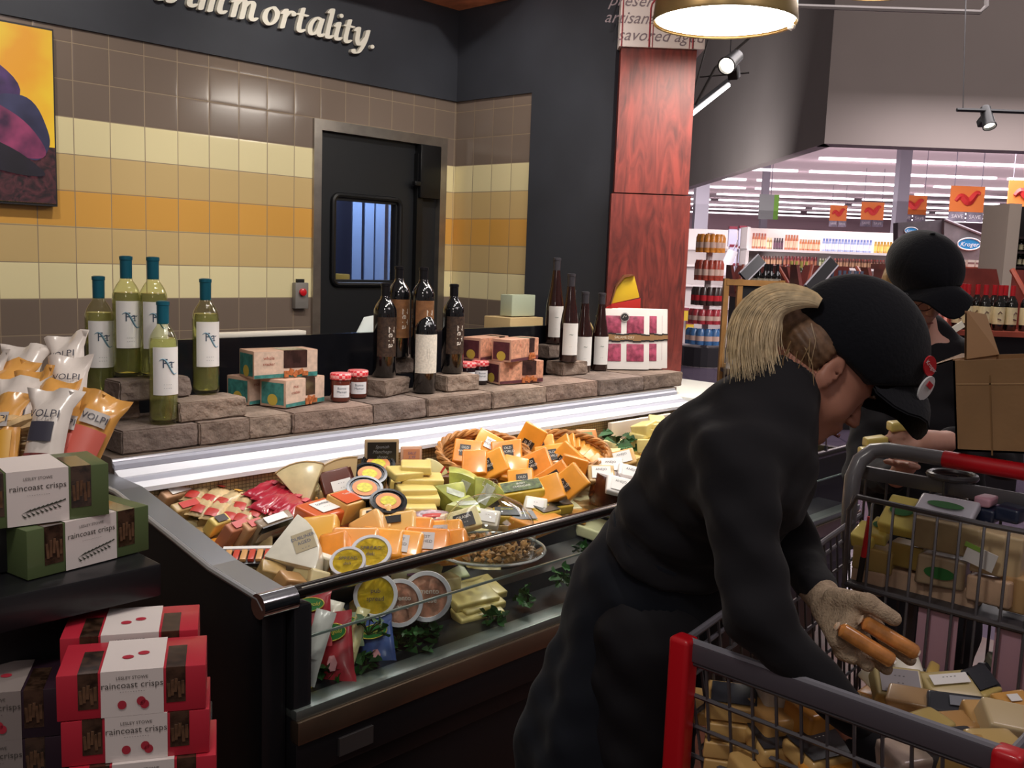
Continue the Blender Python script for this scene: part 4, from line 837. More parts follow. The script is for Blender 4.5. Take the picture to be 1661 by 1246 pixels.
# --- brown wheels at the right end
for i,(px,py,r,l) in enumerate([(995,795,.075,'large dark brown cheese wheel beside the right basket'),(1025,800,.06,'dark brown cheese wheel nearest the woman')]):
    t=thing('waxed_cheese',l,'cheese',surf(px,py,.045),ypr(30,10,0)); q=MB(); q.lathe([(0,-.05),(r*.9,-.05),(r,-.035),(r,.035),(r*.9,.05),(0,.05)],32); q.build('wax_rind',mat(hx('4a2518'),.25,coat=.5,noise_amt=.2,noise_scale=20),t,smooth=True)
for i,(px,py,yaw,m_,l) in enumerate([(1005,790,-35,WT,'white label packet with a dark oval lying on the wheel'),(990,758,-50,WHT,'white cream wedge with grey print behind the wheel'),(1010,745,-20,mat(hx('d3a862'),.4),'tan cheese with green label near the ivy'),(1022,770,-60,WT,'white paper packet, upper one by the woman'),(975,770,-10,TAN,'tan piece tucked between basket and wheel')]):
    block(l,surf(px,py,.09),frame(RI+Vector((0,0,.25*(i%3-1))),(-.4,-.5,.7)),(.085,.065,.022),m_,(WT if i else WT,.06,.045,(0,0),('ANEJO',) ,TXD),seed=i,name='cheese_packet')
# long white sign, yellow chunks, ivy
p=ony(1000,697,2.3); q=MB(); q.box((0,0,0),(.42,.02,.075)); o=q.build('white_divider',mat(hx('d6cbbd'),.5),bevel=.003,loc=(3.2,2.29,.835)); tag(o,'long pale blank panel leaning on the grille at the right of the case','panel')
for i,(px,py) in enumerate([(1042,716),(1052,706),(1062,698),(1056,724),(1072,712),(1046,697),(1066,688)]):
    block('pale yellow cheese chunk in the heap at the far right back of the case',surf(px,py,.1+.02*(i%3)),ypr(i*37,10*(i%2),8),(.085,.065,.05),mat(hx('e8d68a'),.35,coat=.4,noise_amt=.08),group='far right heap of yellow chunks',seed=i)
def ivy(label,p,n,seed,spread=.06,sz=.03,h=.03):
    rnd=random.Random(seed); t=thing('ivy_garnish',label,'greenery',p,rnd.uniform(0,6)); q=MB(); qs=MB()
    for i in range(n):
        a=rnd.uniform(0,6.28); r=spread*math.sqrt(rnd.random()); c=Vector((r*math.cos(a),r*math.sin(a)*.6,rnd.uniform(0,h))); R=Euler((rnd.uniform(-.9,.9),rnd.uniform(-.9,.9),rnd.uniform(0,6.28))).to_matrix(); s_=sz*rnd.uniform(.6,1.1)
        pts=[(0,-.5),(.25,-.45),(.55,-.2),(.3,0),(.35,.3),(0,.6),(-.35,.3),(-.3,0),(-.55,-.2),(-.25,-.45)]
        q.add([c+R@Vector((x*s_,y*s_,.12*s_*abs(x)*4)) for x,y in pts]+[c+R@Vector((0,0,-.05*s_))],[(k,(k+1)%10,10) for k in range(10)])
        qs.tube([(0,0,0),c*.5+Vector((0,0,.005)),c],.0012,4)
    q.build('leaves',mat(hx('2f5a2a'),.45,noise_amt=.5,noise_scale=30),t,smooth=True); qs.build('stems',mat(hx('3d4a22'),.6),t)
pv=surf(1008,728,.05); ivy('dark green leafy garnish behind the brown wheels',pv,22,5,.1,.05,.05)
# --- front row by the rail
wedge('large white-rind wedge with a blue and tan label, front left by the rail',surf(484,893,.06),frame((.75,-.45,.30),(-.35,-.55,.75)),.13,75,.06,WHT,(mat(hx('b5a88a'),.5),.05,.05,(.02,0),('DUBLINER','AGED','- - -'),mat(hx('4a5878'),.5)),seed=2)
FR=[(520,866,.09,-20,mat(hx('e8b04a'),.3,coat=.5),'glossy golden block beside the white-rind wedge'),(545,893,.07,-10,DOR,'deep orange block half under the glossy golden one'),(575,885,.12,-35,mat(hx('eca45a'),.22,coat=.8),'bright glossy orange block catching the light, centre front'),(600,862,.09,15,mat(hx('e6b068'),.3,coat=.5),'pale orange block behind the bright glossy one'),(618,885,.11,-45,ORG,'orange loaf block above the yellow-lidded tub'),(640,858,.12,-20,mat(hx('dcae62'),.3,coat=.5),'golden loaf with a dark oval print'),(650,888,.11,-50,ORG,'orange block with a round silver label, left one'),(612,848,.09,-15,mat(hx('e0b56a'),.3,coat=.5),'golden loaf behind the others with a dark oval'),(672,866,.10,-40,DOR,'deep orange block behind the silver-labelled ones'),(692,884,.12,-42,mat(hx('e08a34'),.3,coat=.5),'orange block with a round silver label, right one'),(715,872,.12,-30,ORG,'orange pouch block with a round seal next to the glass dome'),(735,888,.08,-20,DOR,'small orange block tucked beside the glass dome')]
for i,(px,py,w,yaw,m_,l) in enumerate(FR):
    lab=None
    if i in(5,7): lab=(BKL,.045,.022,(0,.012),None,None)
    if i in(6,9,10): lab=(mat(hx('b9b4b4'),.3,coat=.4),.04,.05,(.0,-.005),('EST','CHED'),TXD)
    block(l,surf(px,py,.04),frame(RI*math.cos(math.radians(yaw+35))+Vector((0,0,1))*math.sin(math.radians(yaw+35))*.5,(-.40,-.50,.75)),(w,.085,.05),m_,lab,seed=i,bev=.012)
for i,(px,py,m_,l) in enumerate([(440,930,TAN,'small brown crumbly piece nearest the chrome corner'),(470,945,mat(hx('b98e5c'),.35,coat=.5),'brown wrapped morsel against the rail'),(497,930,PYL,'pale wedge-shaped morsel below the white-rind wedge'),(520,915,WHT,'thin white slice standing beside the small yellow-lidded tub'),(512,940,CRM,'cream morsel touching the rail')]):
    block(l,surf(px,py,.02),ypr(-30+i*25,20,20 if i!=3 else 70),(.06,.045,.04 if i!=3 else .02),m_,seed=i+11)
lw=mat(hx('cfcfd6'),.3,coat=.4); yl=mat(hx('e3c52e'),.35,coat=.4,noise_amt=.15,noise_scale=50); orl=mat(hx('dba58c'),.35,coat=.4,noise_amt=.3,noise_scale=50); cup=mat(hx('c9b890'),.3,coat=.5); cuy=mat(hx('c9b23c'),.3,coat=.4)
def fr2(tx,tz=.35): return frame(RI+Vector((0,0,tz*.0)),Vector((-.62+tx,-.58,tz)))
for px,py,r,l,ld,cb,z in [(566,922,.042,'yellow-lidded spread tub, small one rising over the rail',yl,cuy,1),(603,906,.05,'yellow-lidded spread tub, large one over the rail',yl,cuy,1)]:
    tub(l,surf(px,py,.045),frame(RI,(-.35,-.45,.8)),r,.05,cb,lw,ld,('SPREAD','deli'),TXD,group='white-rimmed spread tubs')
def gp(px,py,y): return ony(px,py,y)
tub('yellow-lidded spread tub behind the front glass',gp(612,967,1.75),frame(RI,(-.75,-.45,.35)),.052,.06,cuy,lw,yl,('pub','spread'),TXD,group='white-rimmed spread tubs')
tub('peach-lidded spread tub behind the front glass, left one',gp(650,978,1.72),frame(RI,(-.72,-.5,.3)),.056,.06,cup,lw,orl,('pimento','cheese'),TXW,group='white-rimmed spread tubs')
tub('peach-lidded spread tub behind the front glass, right one',gp(694,966,1.70),frame(RI,(-.78,-.5,.25)),.06,.065,cup,lw,orl,('pimento','cheese'),TXW,group='white-rimmed spread tubs')
# bags behind the glass
rb=mat(hx('a52a35'),.35,coat=.3); bb=mat(hx('3f5590'),.35,coat=.3); gv=mat(hx('2f7a3a'),.4); yt=mat(hx('d6c552'),.5)
def ovalbag(label,px,py,y,W,L,m,tilt,seed,group=None):
    R=frame(RI*math.cos(tilt)+UI*math.sin(tilt),(-.55,-.62,.55)); t=bag(label,gp(px,py,y),R,W,L,.02,m,[],seed=seed,name='shredded_cheese_bag',group=group)
    q=MB(); q.disk((0,0,.0),W*.36,L*.12,n=24); o=q.build('oval_badge',gv,t,loc=(0,L*.2,.0165)); q=MB(); q.tube([(W*.36*math.cos(k*PI/12),L*.12*math.sin(k*PI/12),.0) for k in range(24)],.0012,4,closed=True); q.build('badge_border',yt,o); text('Kerrygold',W*.13,yt,o,(0,0,.001),rot=(0,0,0),shear=.3)
    q=MB(); q.disk((0,0,0),W*.12,L*.12,n=6); q.build('print',mat(hx('c98a90'),.5),t,loc=(0,-L*.22,.0165))
    return t
ovalbag('red cheese bag with green oval badge, upper one behind the glass',502,1003,1.72,.10,.13,rb,.1,1,'green badged cheese bags'); ovalbag('red cheese bag with green oval badge, lower front one',540,1052,1.68,.095,.16,rb,.15,2,'green badged cheese bags'); ovalbag('blue cheese bag with green oval badge',610,1045,1.69,.09,.13,bb,.2,3,'green badged cheese bags')
ovalbag('grey green cheese bag mostly hidden behind the blue one',566,1022,1.74,.07,.08,mat(hx('7d8a70'),.4),.1,4)
for i,(px,py,y,w,l_,m_,l) in enumerate([(497,1085,1.67,.05,.12,mat(hx('d8c23c'),.4,noise_amt=.2,noise_scale=60),'yellow cheese pouch in the lower left corner behind glass'),(512,1050,1.66,.045,.16,mat(hx('d5d3cf'),.4,coat=.3),'white crinkled pouch between the yellow and red ones'),(575,1040,1.67,.03,.15,PYL,'stack of cream slices standing beside the red bag'),(535,1010,1.73,.04,.1,WHT,'white crumbly slab behind the red bag'),(690,915,1.86,.10,.06,mat(hx('c9d3a2'),.4),'pale green pack with a purple stripe, left')]):
    bag(l,gp(px,py,y),frame(RI*math.cos(.25)+UI*-math.sin(.25),(-.55,-.65,.45)),w,l_,.02,m_,[(w*.6,.02,0,-l_*.1,mat(hx('7aa0c0'),.4) if i==0 else m_,'print')],seed=i+80,name='cheese_pouch')
ppl=mat(hx('7a3a74'),.4)
for i,(px,py,y,yaw,l) in enumerate([(668,938,1.85,-20,'lower left'),(720,925,1.88,-15,'lower right'),(705,905,1.93,-22,'upper')]):
    block('pale green cheese slice pack with a purple stripe behind the peach tubs, '+l,gp(px,py,y),ypr(yaw,25,0),(.12,.09,.02),mat(hx('cdd6a6'),.4,coat=.3),(ppl,.05,.008,(.01,0),None,None),seed=i)
for i,(px,py) in enumerate([(768,988),(772,975),(762,965),(775,958)]):
    block('pale yellow sliced cheese pack stacked beneath the glass dome, '+['bottom','second','third','grey-labelled top'][i]+' one',gp(px,py,1.73+.012*i),ypr(-8+5*(i%2),18,0),(.14,.09,.022),mat(hx('dcc880'),.35,coat=.3,noise_amt=.06),(mat(hx('8a8a70'),.4),.05,.02,(0,0),None,None) if i==3 else None,seed=i)
# low greenery behind the glass
for i,(px,py,n,l) in enumerate([(540,1100,14,'ivy sprig in the lowest left corner behind glass'),(590,1090,16,'ivy sprig between red and blue bags'),(597,1030,10,'ivy sprig over the red bag edge'),(648,1045,26,'dark ivy clump right of the blue bag'),(690,1035,28,'dark ivy clump below the peach tubs'),(668,1065,14,'pale ivy sprig along the ledge under the dark clumps'),(800,1010,12,'ivy sprig right of the slice stack'),(855,980,14,'ivy sprig along the ledge, middle right'),(915,945,16,'ivy sprig along the ledge by the apron'),(945,905,14,'ivy sprig highest at the right behind glass')]):
    ivy(l,gp(px,py,1.66+(.03 if i in(3,4) else 0)),n,i+20,.05,.032,.035)
# glass dome over nuts
pd=onz(792,905,.712) ; dm=thing('cake_dome','clear glass dome over a plate of chopped nuts','glass dome',(pd.x,pd.y,.712)); dm.scale=(1.28,)*3
q=MB(); q.lathe([(0,.0),(.05,.0),(.09,.004),(.112,.018),(.118,.02),(.113,.024),(.09,.010),(0,.007)],40); q.build('plate',clearmat((.95,.97,.96),.05),dm,smooth=True)
q=MB(); q.tube([(.117*math.cos(k*PI/24),.117*math.sin(k*PI/24),.021) for k in range(48)],.0028,6,closed=True); q.build('plate_edge',mat(hx('c5cac8'),.1,coat=.8,trans=.4),dm,smooth=True)
q=MB(); q.lathe([(.095,.012),(.097,.05),(.09,.085),(.065,.115),(.03,.13),(.012,.134),(.010,.145),(.018,.155),(.012,.165),(0,.167)],40,cap=False); q.build('dome',clearmat((.97,.98,.98),.03),dm,smooth=True)
rnd=random.Random(3); q=MB()
for i in range(170):
    a=rnd.uniform(0,6.28); r=.078*math.sqrt(rnd.random()); z=.014+.02*(1-(r/.08)**2)*rnd.random()+.006; s_=rnd.uniform(.005,.010)
    R=Euler((rnd.uniform(0,3),rnd.uniform(0,3),0)).to_matrix(); vv=[(s_,0,0),(-s_,0,0),(0,s_*.7,0),(0,-s_*.7,0),(0,0,s_*.7),(0,0,-s_*.7)]
    q.add([Vector((r*math.cos(a),r*math.sin(a),z))+R@Vector(v) for v in vv],[(0,2,4),(2,1,4),(1,3,4),(3,0,4),(2,0,5),(1,2,5),(3,1,5),(0,3,5)])
o=q.build('chopped_nuts',mat(hx('a57a45'),.6,noise_amt=.4,noise_scale=60),loc=(pd.x,pd.y,.712)); dm.scale=(1.28,)*3; o.scale=(1.5,1.5,1.3); tag(o,'heap of chopped brown nuts under the glass dome','nuts',kind='stuff')
# cream blocks seen through the right of the glass
for i,(px,py,y,w,l) in enumerate([(905,885,1.95,.12,'leftmost upper'),(925,868,2.0,.12,'upper back'),(950,880,1.95,.12,'right upper with orange tint'),(975,862,2.0,.10,'furthest right'),(962,905,1.85,.13,'lower front'),(985,895,1.88,.1,'by the apron edge'),(930,897,1.9,.08,'small orange')]):
    p=gp(px,py,y); p.z=max(p.z,deckz(y)+.02); block('pale cream cheese block through the right of the glass, '+l,p,ypr(-20+i*9,8,0),(w,.08,.035),mat(hx('dfe0b4') if i!=6 else hx('d09a50'),.35,coat=.3),None,seed=i)
# ================================================================ LEFT FOREGROUND
dblk=mat(hx('17171a'),.35,coat=.15)
st=thing('display_stand','black stepped display stand at the left holding cracker boxes and a basket','display stand',(0,0,0))
cr_=onz(262,912,1.05)
q=MB(); q.span((-.9,cr_.y,1.0),(cr_.x,2.0,1.048)); q.build('upper_shelf',dblk,st,bevel=.004)
q=MB(); q.span((-.85,cr_.y+.06,.62),(cr_.x-.05,1.96,1.0)); q.span((-.88,1.36,0),(cr_.x+.0,1.98,.62)); q.build('body',mat(hx('101013'),.5),st)
# tissue: red boxes
yr=-30; Rr=Matrix.Rotation(math.radians(yr),3,'Z'); BW,BD,BH=.172,.098,.058
fbl=atd(92,1172,1.17); RZ=fbl.z
shelf_z=RZ-2*BH-.03
def crisp(label,p,yaw,dims,body,labm,topm,sketch,name='crisp_box',group=None,berries=True,wintop=True):
    W,D,H=dims; t=thing(name,label,'box',p,math.radians(yaw),group)
    q=MB(); q.box((0,0,H/2),(W,D,H)); q.build('box_body',body,t,bevel=.0015)
    lw=W*.42; e=.0012
    q=MB(); q.add([(-lw/2,-D/2-e,.0005),(lw/2,-D/2-e,.0005),(lw/2,-D/2-e,H+e),(-lw/2,-D/2-e,H+e),(lw/2,D/2,H+e),(-lw/2,D/2,H+e)],[(0,1,2,3),(3,2,4,5)]); wr=q.build('paper_wrap',labm,t)
    for sx in(-1,1):
        x0=sx*(lw/2+.003); x1=sx*(W/2-.024); a,b=min(x0,x1),max(x0,x1)
        q=MB(); q.add([(a,-D/2-.0006,H*.22),(b,-D/2-.0006,H*.22),(b,-D/2-.0006,H+.0006),(a,-D/2-.0006,H+.0006),(b,D/2-.03,H+.0006),(a,D/2-.03,H+.0006)],[(0,1,2,3),(3,2,4,5)])
        wn=q.build('window',mat(hx('3b2a20'),.05,coat=1,noise_amt=.6,noise_scale=70),t)
        q=MB()
        for k in range(5): q.box((a+(b-a)*(.14+.18*k),-D/2-.0012,H*.5+.003*((k*7)%3)),(.0035,.001,H*(.30+.05*(k%2))),rot=(0,.07*((k%3)-1),0))
        q.build('crackers_showing',mat(hx('5e4330'),.4,noise_amt=.3,noise_scale=90),wn)
    ic=mat(hx('4b4541'),.6)
    text('LESLEY STOWE',.0055,ic,wr,(0,-D/2-.002,H*.86)); text('raincoast crisps',.0115,ic,wr,(0,-D/2-.002,H*.70)); text('- - - - - - - - - -',.005,ic,wr,(0,-D/2-.002,H*.56))
    q=MB()
    if berries:
        for bx,bz in ((-.012,H*.27),(.010,H*.33),(.014,H*.25)): q.disk((bx,-D/2-.0022,bz),.0052,.0058,n=14,rot=(PI/2,0,0))
        for bx,by in ((-.008,-.01),(.01,-.0)): q.disk((bx,by,H+.002),.007,.006,n=14)
        q.build('printed_berries',mat(hx('b03040'),.5),wr)
    else:
        for k in range(9):
            x=-.022+k*.0055; z=H*.22+k*.0012
            q.add([(x,-D/2-.0022,z),(x+.012,-D/2-.0022,z+.006),(x+.013,-D/2-.0022,z+.004)],[(0,1,2)]); q.add([(x,-D/2-.0022,z),(x+.004,-D/2-.0022,z-.006),(x+.007,-D/2-.0022,z-.005)],[(0,1,2)])
        q.build('printed_sprig',mat(hx('3f4238'),.6),wr)
    return t
redb=mat(hx('b9283a'),.4,coat=.2); wrapm=mat(hx('ded4d0'),.55)
c0=fbl+Rr@Vector((BW/2,BD/2,0))
rb_=[(0,0,0,'top one of the nearest stack'),(.004,.0,-1,'directly under the top one of the nearest stack'),(.012,-.006,-2,'third down, cut by the bottom edge of view'),(-.012,BD+.012,0,'set behind the nearest stack, upper'),(-.012,BD+.012,-1,'set behind the nearest stack, lower'),(-.008,BD+.012,-2,'behind the stack, lowest')]
for dx,dy,n_,l in rb_:
    off=Rr@Vector((dx,dy,0)); crisp('red cracker box with white berry wrap, '+l,(c0.x+off.x,c0.y+off.y,c0.z+n_*(BH+.001)+(.004 if dy>.05 else 0)),yr,(BW,BD,BH),redb,wrapm,None,None,group='red cracker boxes')
plum=mat(hx('2b1a26'),.4,coat=.2); wrapp=mat(hx('8d827e'),.55)
fl_=atd(-140,1215,1.20)
c1=fl_+Rr@Vector((BW/2,BD/2,0))
for n_,l in ((0,'top one at the lower left edge'),(-1,'under the top one at the lower left edge')):
    crisp('dark plum cracker box, '+l,(c1.x,c1.y,RZ-2*BH-.003+(n_+1)*(BH+.0065)),yr,(BW,BD,BH+.006),plum,wrapp,None,None,group='plum cracker boxes')
q=MB(); q.box((0,0,-.015),(.62,.36,.03)); 
cc=c0+Rr@Vector((-.22,.05,0)); o=q.build('lower_shelf',dblk,bevel=.003,loc=(cc.x,cc.y,RZ-2*BH-.004),rot=(0,0,math.radians(yr))); q=MB(); q.box((0,-.05,-.35),(.30,.20,.64)); s_=q.build('pedestal',dblk,o); tag(o,'low black shelf under the red cracker boxes','shelf')
# green boxes
grb=mat(hx('55643f'),.4,coat=.2); 
GW,GD,GH=.185,.10,.068
f1=onz(45,943,1.049); R1=Matrix.Rotation(math.radians(9),3,'Z'); g1=f1+R1@Vector((GW/2,GD/2,0))
k1=1.0
crisp('green cracker box with white wrap and a sprig, lower one at the shelf front',(g1.x,g1.y,1.0495),9,(GW,GD,GH),grb,wrapm,None,None,berries=False,group='green cracker boxes')
f2=onz(-62,868,1.118); R2=Matrix.Rotation(math.radians(-7),3,'Z')
g2=f2+R2@Vector((GW/2,GD/2,0))
crisp('green cracker box with white wrap and a sprig, raised one before the basket',(g2.x,g2.y,1.119),-7,(GW,GD,GH+.006),grb,wrapm,None,None,berries=False,group='green cracker boxes')
q=MB(); q.box((0,0,.034),(.17,.13,.067)); o=q.build('riser_block',dblk,bevel=.003,loc=(g2.x-.09,g2.y+.05,1.05),rot=(0,0,-.1)); tag(o,'black riser block carrying the raised green box','riser')
# basket of salami bags
bc=atd(35,715,1.86); wick2=mat(hx('c9a877'),.6,noise_amt=.25,noise_scale=40)
bk_=basket('wicker_basket','pale woven basket of salami bags on the display stand at the left',(bc.x,bc.y,1.05),.165,.15,.125,0,3,11,wick2,.35,.011)
sw=mat(hx('e2d8d0'),.3,coat=.4,noise_amt=.05); so=mat(hx('dca050'),.3,coat=.5,noise_amt=.1); spk=mat(hx('d5695c'),.35,coat=.3); syl=mat(hx('d9a23a'),.35,coat=.3); dlb=mat(hx('3d3b48'),.45); slm=mat(hx('7c3a38'),.3,coat=.5,noise_amt=.4,noise_scale=80); gyl=mat(hx('b9b1ac'),.4)
SB=[((58,800),(92,632),.078,1.70,'w','front white one with a dark crest, nearest'),((-5,800),(12,640),.072,1.70,'y','orange one at the far left front'),((88,795),(122,645),.070,1.74,'p','orange and coral one right of the front white bag'),((112,775),(176,640),.075,1.75,'p','rightmost orange and coral one leaning over the basket rim'),((104,720),(116,578),.070,1.86,'w','white one standing behind the coral bags'),((112,690),(110,543),.075,1.95,'w','highest white one at the back, nearest the wine'),((15,690),(45,560),.085,1.95,'w','pale one at the back left'),((5,660),(22,585),.08,1.88,'o','plain orange one tucked behind'),((15,740),(38,612),.09,1.80,'w','white one lying across the middle'),((80,700),(96,618),.07,1.80,'o','orange one showing only its crimped top, middle'),((-45,700),(-15,572),.08,1.88,'w','pale one at the left picture edge'),((40,720),(60,600),.07,1.83,'o','orange one between two white bags')]
for i,(b0,t0,w,d,kd,l) in enumerate(SB):
    A=atd(*b0,d-.02); Bt=atd(*t0,d+.04); ydir=(Bt-A); L=max(ydir.length,.21); ydir.normalize(); c=Bt-ydir*L/2
    z=BI-ydir*BI.dot(ydir); z.normalize(); z=(z+RI*random.uniform(-.25,.25)).normalized(); z=(z-ydir*z.dot(ydir)).normalized(); x=ydir.cross(z); R=Matrix((x,ydir,z)).transposed()
    bsm={'w':sw,'y':so,'p':so,'o':so}[kd]
    pan=[]; tx=[]
    if kd=='w': pan=[(w*.55,L*.17,0,L*.10,dlb,'crest'),(w*.6,L*.22,0,-L*.2,slm,'window'),]; tx=[('VOLPI',w*.27,0,L*.25,dlb)]
    if kd in'py': pan=[(w*.8,L*.33,0,-L*.02,spk if kd=='p' else syl,'coloured_panel'),(w*.62,L*.13,0,L*.24,gyl,'brand_patch'),(w*.6,L*.14,0,-L*.3,slm,'window')]; tx=[('VOLPI',w*.24,0,L*.24,dlb)]
    t=bag('salami bag, '+l,c,R,w,L,.04,bsm,pan,name='salami_bag',seed=i+100,txts=tx,group='salami bags in the basket',cat='bag')
    for ch in t.children:
        if ch.name.startswith('pouch'):
            for v in ch.data.vertices:
                f=max(0,(v.co.y/(L/2)-.62)/.38); v.co.x*=1+.28*f; v.co.z+=.012*f*math.sin(v.co.x*90+i)
# ================================================================ LAMPS
lp=atd(1175,38,3.9); lr=.285
t=thing('pendant_lamp','large brass dish pendant lamp with a glowing white underside','pendant lamp',(lp.x,lp.y,lp.z))
q=MB(); q.lathe([(lr*.985,.004),(lr*1.0,.0),(lr*1.01,.01),(lr*.97,.12),(lr*.93,.22),(lr*.75,.3),(lr*.3,.34),(.03,.36),(.03,.42)],48,cap=False); q.build('lamp_shade',mat(hx('9a845a'),.35,metal=.8),t,smooth=True)
q=MB(); q.lathe([(0,.012),(lr*.97,.012)],48); q.build('diffuser',mat((1,.97,.93),.5,emis=9),t)
q=MB(); q.tube([(0,0,.4),(0,0,1.6)],.008,8); q.build('cord',mat(hx('222222'),.5),t)
q=MB(); q.lathe([(0,-.02),(.014,-.012),(.018,0),(.010,.01),(0,.012)],12); q.build('catch_screw',mat(hx('d8d4cc'),.3,metal=.4),t,loc=(lr*.95*RI.x+.0,lr*.95*RI.y-.0,.0))
o=dup(t,sto(1432,-20,5.6),0,'second brass pendant lamp whose glowing rim just shows at the top edge')
def spot(px,py,d,label,aim,sc=1,on=6):
    p=atd(px,py,d); t=thing('spotlight',label,'spotlight',p,Vector(aim).to_track_quat('Z','Y').to_matrix()); t.scale=(sc,)*3
    q=MB(); q.lathe([(0,-.09),(.03,-.09),(.035,-.08),(.04,.05),(.045,.06),(.045,.07),(.038,.07),(.036,.05)],20,cap=False); q.build('housing',mat(hx('141416'),.4),t,smooth=True)
    q=MB(); q.lathe([(0,.05),(.036,.05)],20); q.build('lens',mat((1,.97,.92),.4,emis=on),t)
    q=MB(); q.box((0,-.05,-.02),(.05,.08,.05)); q.build('bracket',mat(hx('1a1a1c'),.4),t,bevel=.005)
    return t
spot(1186,100,5.2,'black track spotlight pointing down, just below the pendant lamp',(-RI*.5-UI*.55+BI*.7),1.1)
spot(1602,192,6.5,'small black spotlight hanging from the track at the right',(-UI*.9+BI*.4),1.0,3)
a=atd(1552,178,6.5); b_=atd(1720,184,6.5); q=MB(); q.tube([a,b_],.014,6); o=q.build('light_track',mat(hx('17171a'),.4)); q=MB(); q.tube([atd(1562,178,6.5),atd(1566,20,6.5),atd(1568,-60,6.5)],.004,5); q.tube([atd(1602,180,6.5),atd(1602,190,6.5)],.01,6); q.build('hanging_rod',mat(hx('2a2728'),.4),o); tag(o,'black horizontal light track hung from a thin rod at the right','light track')
a=atd(1120,186,8); b_=atd(1181,138,8.4); o=MB(); o.tube([a,b_],.022,8); o=o.build('linear_lamp',mat((1,.98,.97),.5,emis=7)); q=MB(); q.tube([a+Vector((0,0,.04)),b_+Vector((0,0,.04))],.02,6); q.build('housing',mat(hx('2a2a2c'),.4),o); q=MB(); q.tube([b_+Vector((0,0,.05)),b_+Vector((0,0,1.5))],.004,5); q.tube([a+Vector((0,0,.05)),a+Vector((0,0,1.5))],.004,5); q.build('suspension_wire',mat(hx('2a2a2c'),.4),o); tag(o,'short slanting linear lamp beside the red column','lamp')
q=MB(); q.tube([atd(1290,10,7),atd(1590,20,7),atd(1600,10,7),atd(1600,-40,7)],.018,6); o=q.build('ceiling_conduit',mat(hx('4c4643'),.5)); tag(o,'long thin conduit running high across the grey bulkhead','conduit')
q=MB(); q.tube([atd(1128,170,5.6),atd(1160,110,5.6),atd(1240,40,5.6)],.008,6); q.tube([atd(1135,125,5.6),atd(1215,118,5.6)],.005,6); q.tube([atd(1150,60,5.6),atd(1125,150,5.6)],.005,6); o=q.build('lamp_hanger',mat(hx('3a3634'),.5)); tag(o,'thin metal hanger rods behind the track spotlight','hanger')
# ================================================================ FAR STORE
A=sto(1337,233,13.); B=sto(1085,320,23.); Cc=sto(1900,252,13.)
zb=A.z
bk=mat(hx('7d7370'),.8,noise_amt=.05,noise_scale=.6)
def wallseg(p,q_,z0,z1,th,nrm): 
    n=Vector((nrm.x,nrm.y,0)).normalized()*th; mb=MB(); a,b=Vector((p.x,p.y,z0)),Vector((q_.x,q_.y,z0)); c,d=b+n,a+n; up=Vector((0,0,z1-z0))
    mb.add([a,b,c,d,a+up,b+up,c+up,d+up],[(0,1,2,3),(4,7,6,5),(0,4,5,1),(1,5,6,2),(2,6,7,3),(3,7,4,0)]); return mb
struct('wall_bulkhead_front',wallseg(A,Cc,zb,9,.35,SV),bk)
struct('wall_bulkhead_left',wallseg(B,A,zb,9,.35,SV-SU*-.6),mat(hx('8d8681'),.8,noise_amt=.05,noise_scale=.6))
HZ=4.9
def suv(u,v,z): return Vector((SU.x*u+SV.x*v,SU.y*u+SV.y*v,z))
mb=MB(); a_=Vector((A.x,A.y,HZ)); b_=Vector((B.x,B.y,HZ)); mb.add([a_,Vector((Cc.x,Cc.y,HZ)),suv(60,13.6,HZ),suv(60,64,HZ),suv(-12,64,HZ),b_],[(5,4,3,2,1,0)]); struct('ceiling',mb,mat(hx('c3aeb2'),.8,noise_amt=.04,noise_scale=.3))
mb=MB(); mb.add([suv(-12,63,0),suv(60,63,0),suv(60,63,HZ),suv(-12,63,HZ)],[(0,1,2,3)]); struct('wall_far',mb,mat(hx('d2b0b8'),.8))
zl=sto(1360,258,27.5).z
lm=mat((1,.96,.99),.5,emis=3.2)
first=None
for r in range(9):
    v=27.5+r*3.75
    for s_ in range(7):
        u=2.2+s_*6.3+(v-27.5)*.02+r%2*.8
        if u>v*.56 or (r==0 and s_==0): continue
        if first is None:
            q=MB(); q.box((0,0,0),(5.9,.16,.07)); first=q.build('ceiling_light',lm,loc=suv(u+2.9,v,zl),rot=(0,0,YAW)); tag(first,'long white fluorescent strip light in the parallel rows under the far hall ceiling','ceiling light','far hall strip lights')
        else: dup(first,suv(u+2.9,v,zl),YAW)
pil=mat(hx('8f8a94'),.6)
for n,(px,v,w,l) in enumerate(((1452,24,.28,'grey ceiling pillar in the far hall, right one'),(1233,33,.22,'slim grey pillar in the far hall, left one'),(1131,28,.38,'grey pillar right beside the red column'))):
    p=stz(px,v,0); q=MB(); q.span((-w/2,-w/2,0),(w/2,w/2,HZ)); q.span((-w*.35,-w*.6,0),(w*.35,w*.6,.3)); o=q.build('pillar',pil,loc=p,rot=(0,0,YAW)); tag(o,l,'pillar')
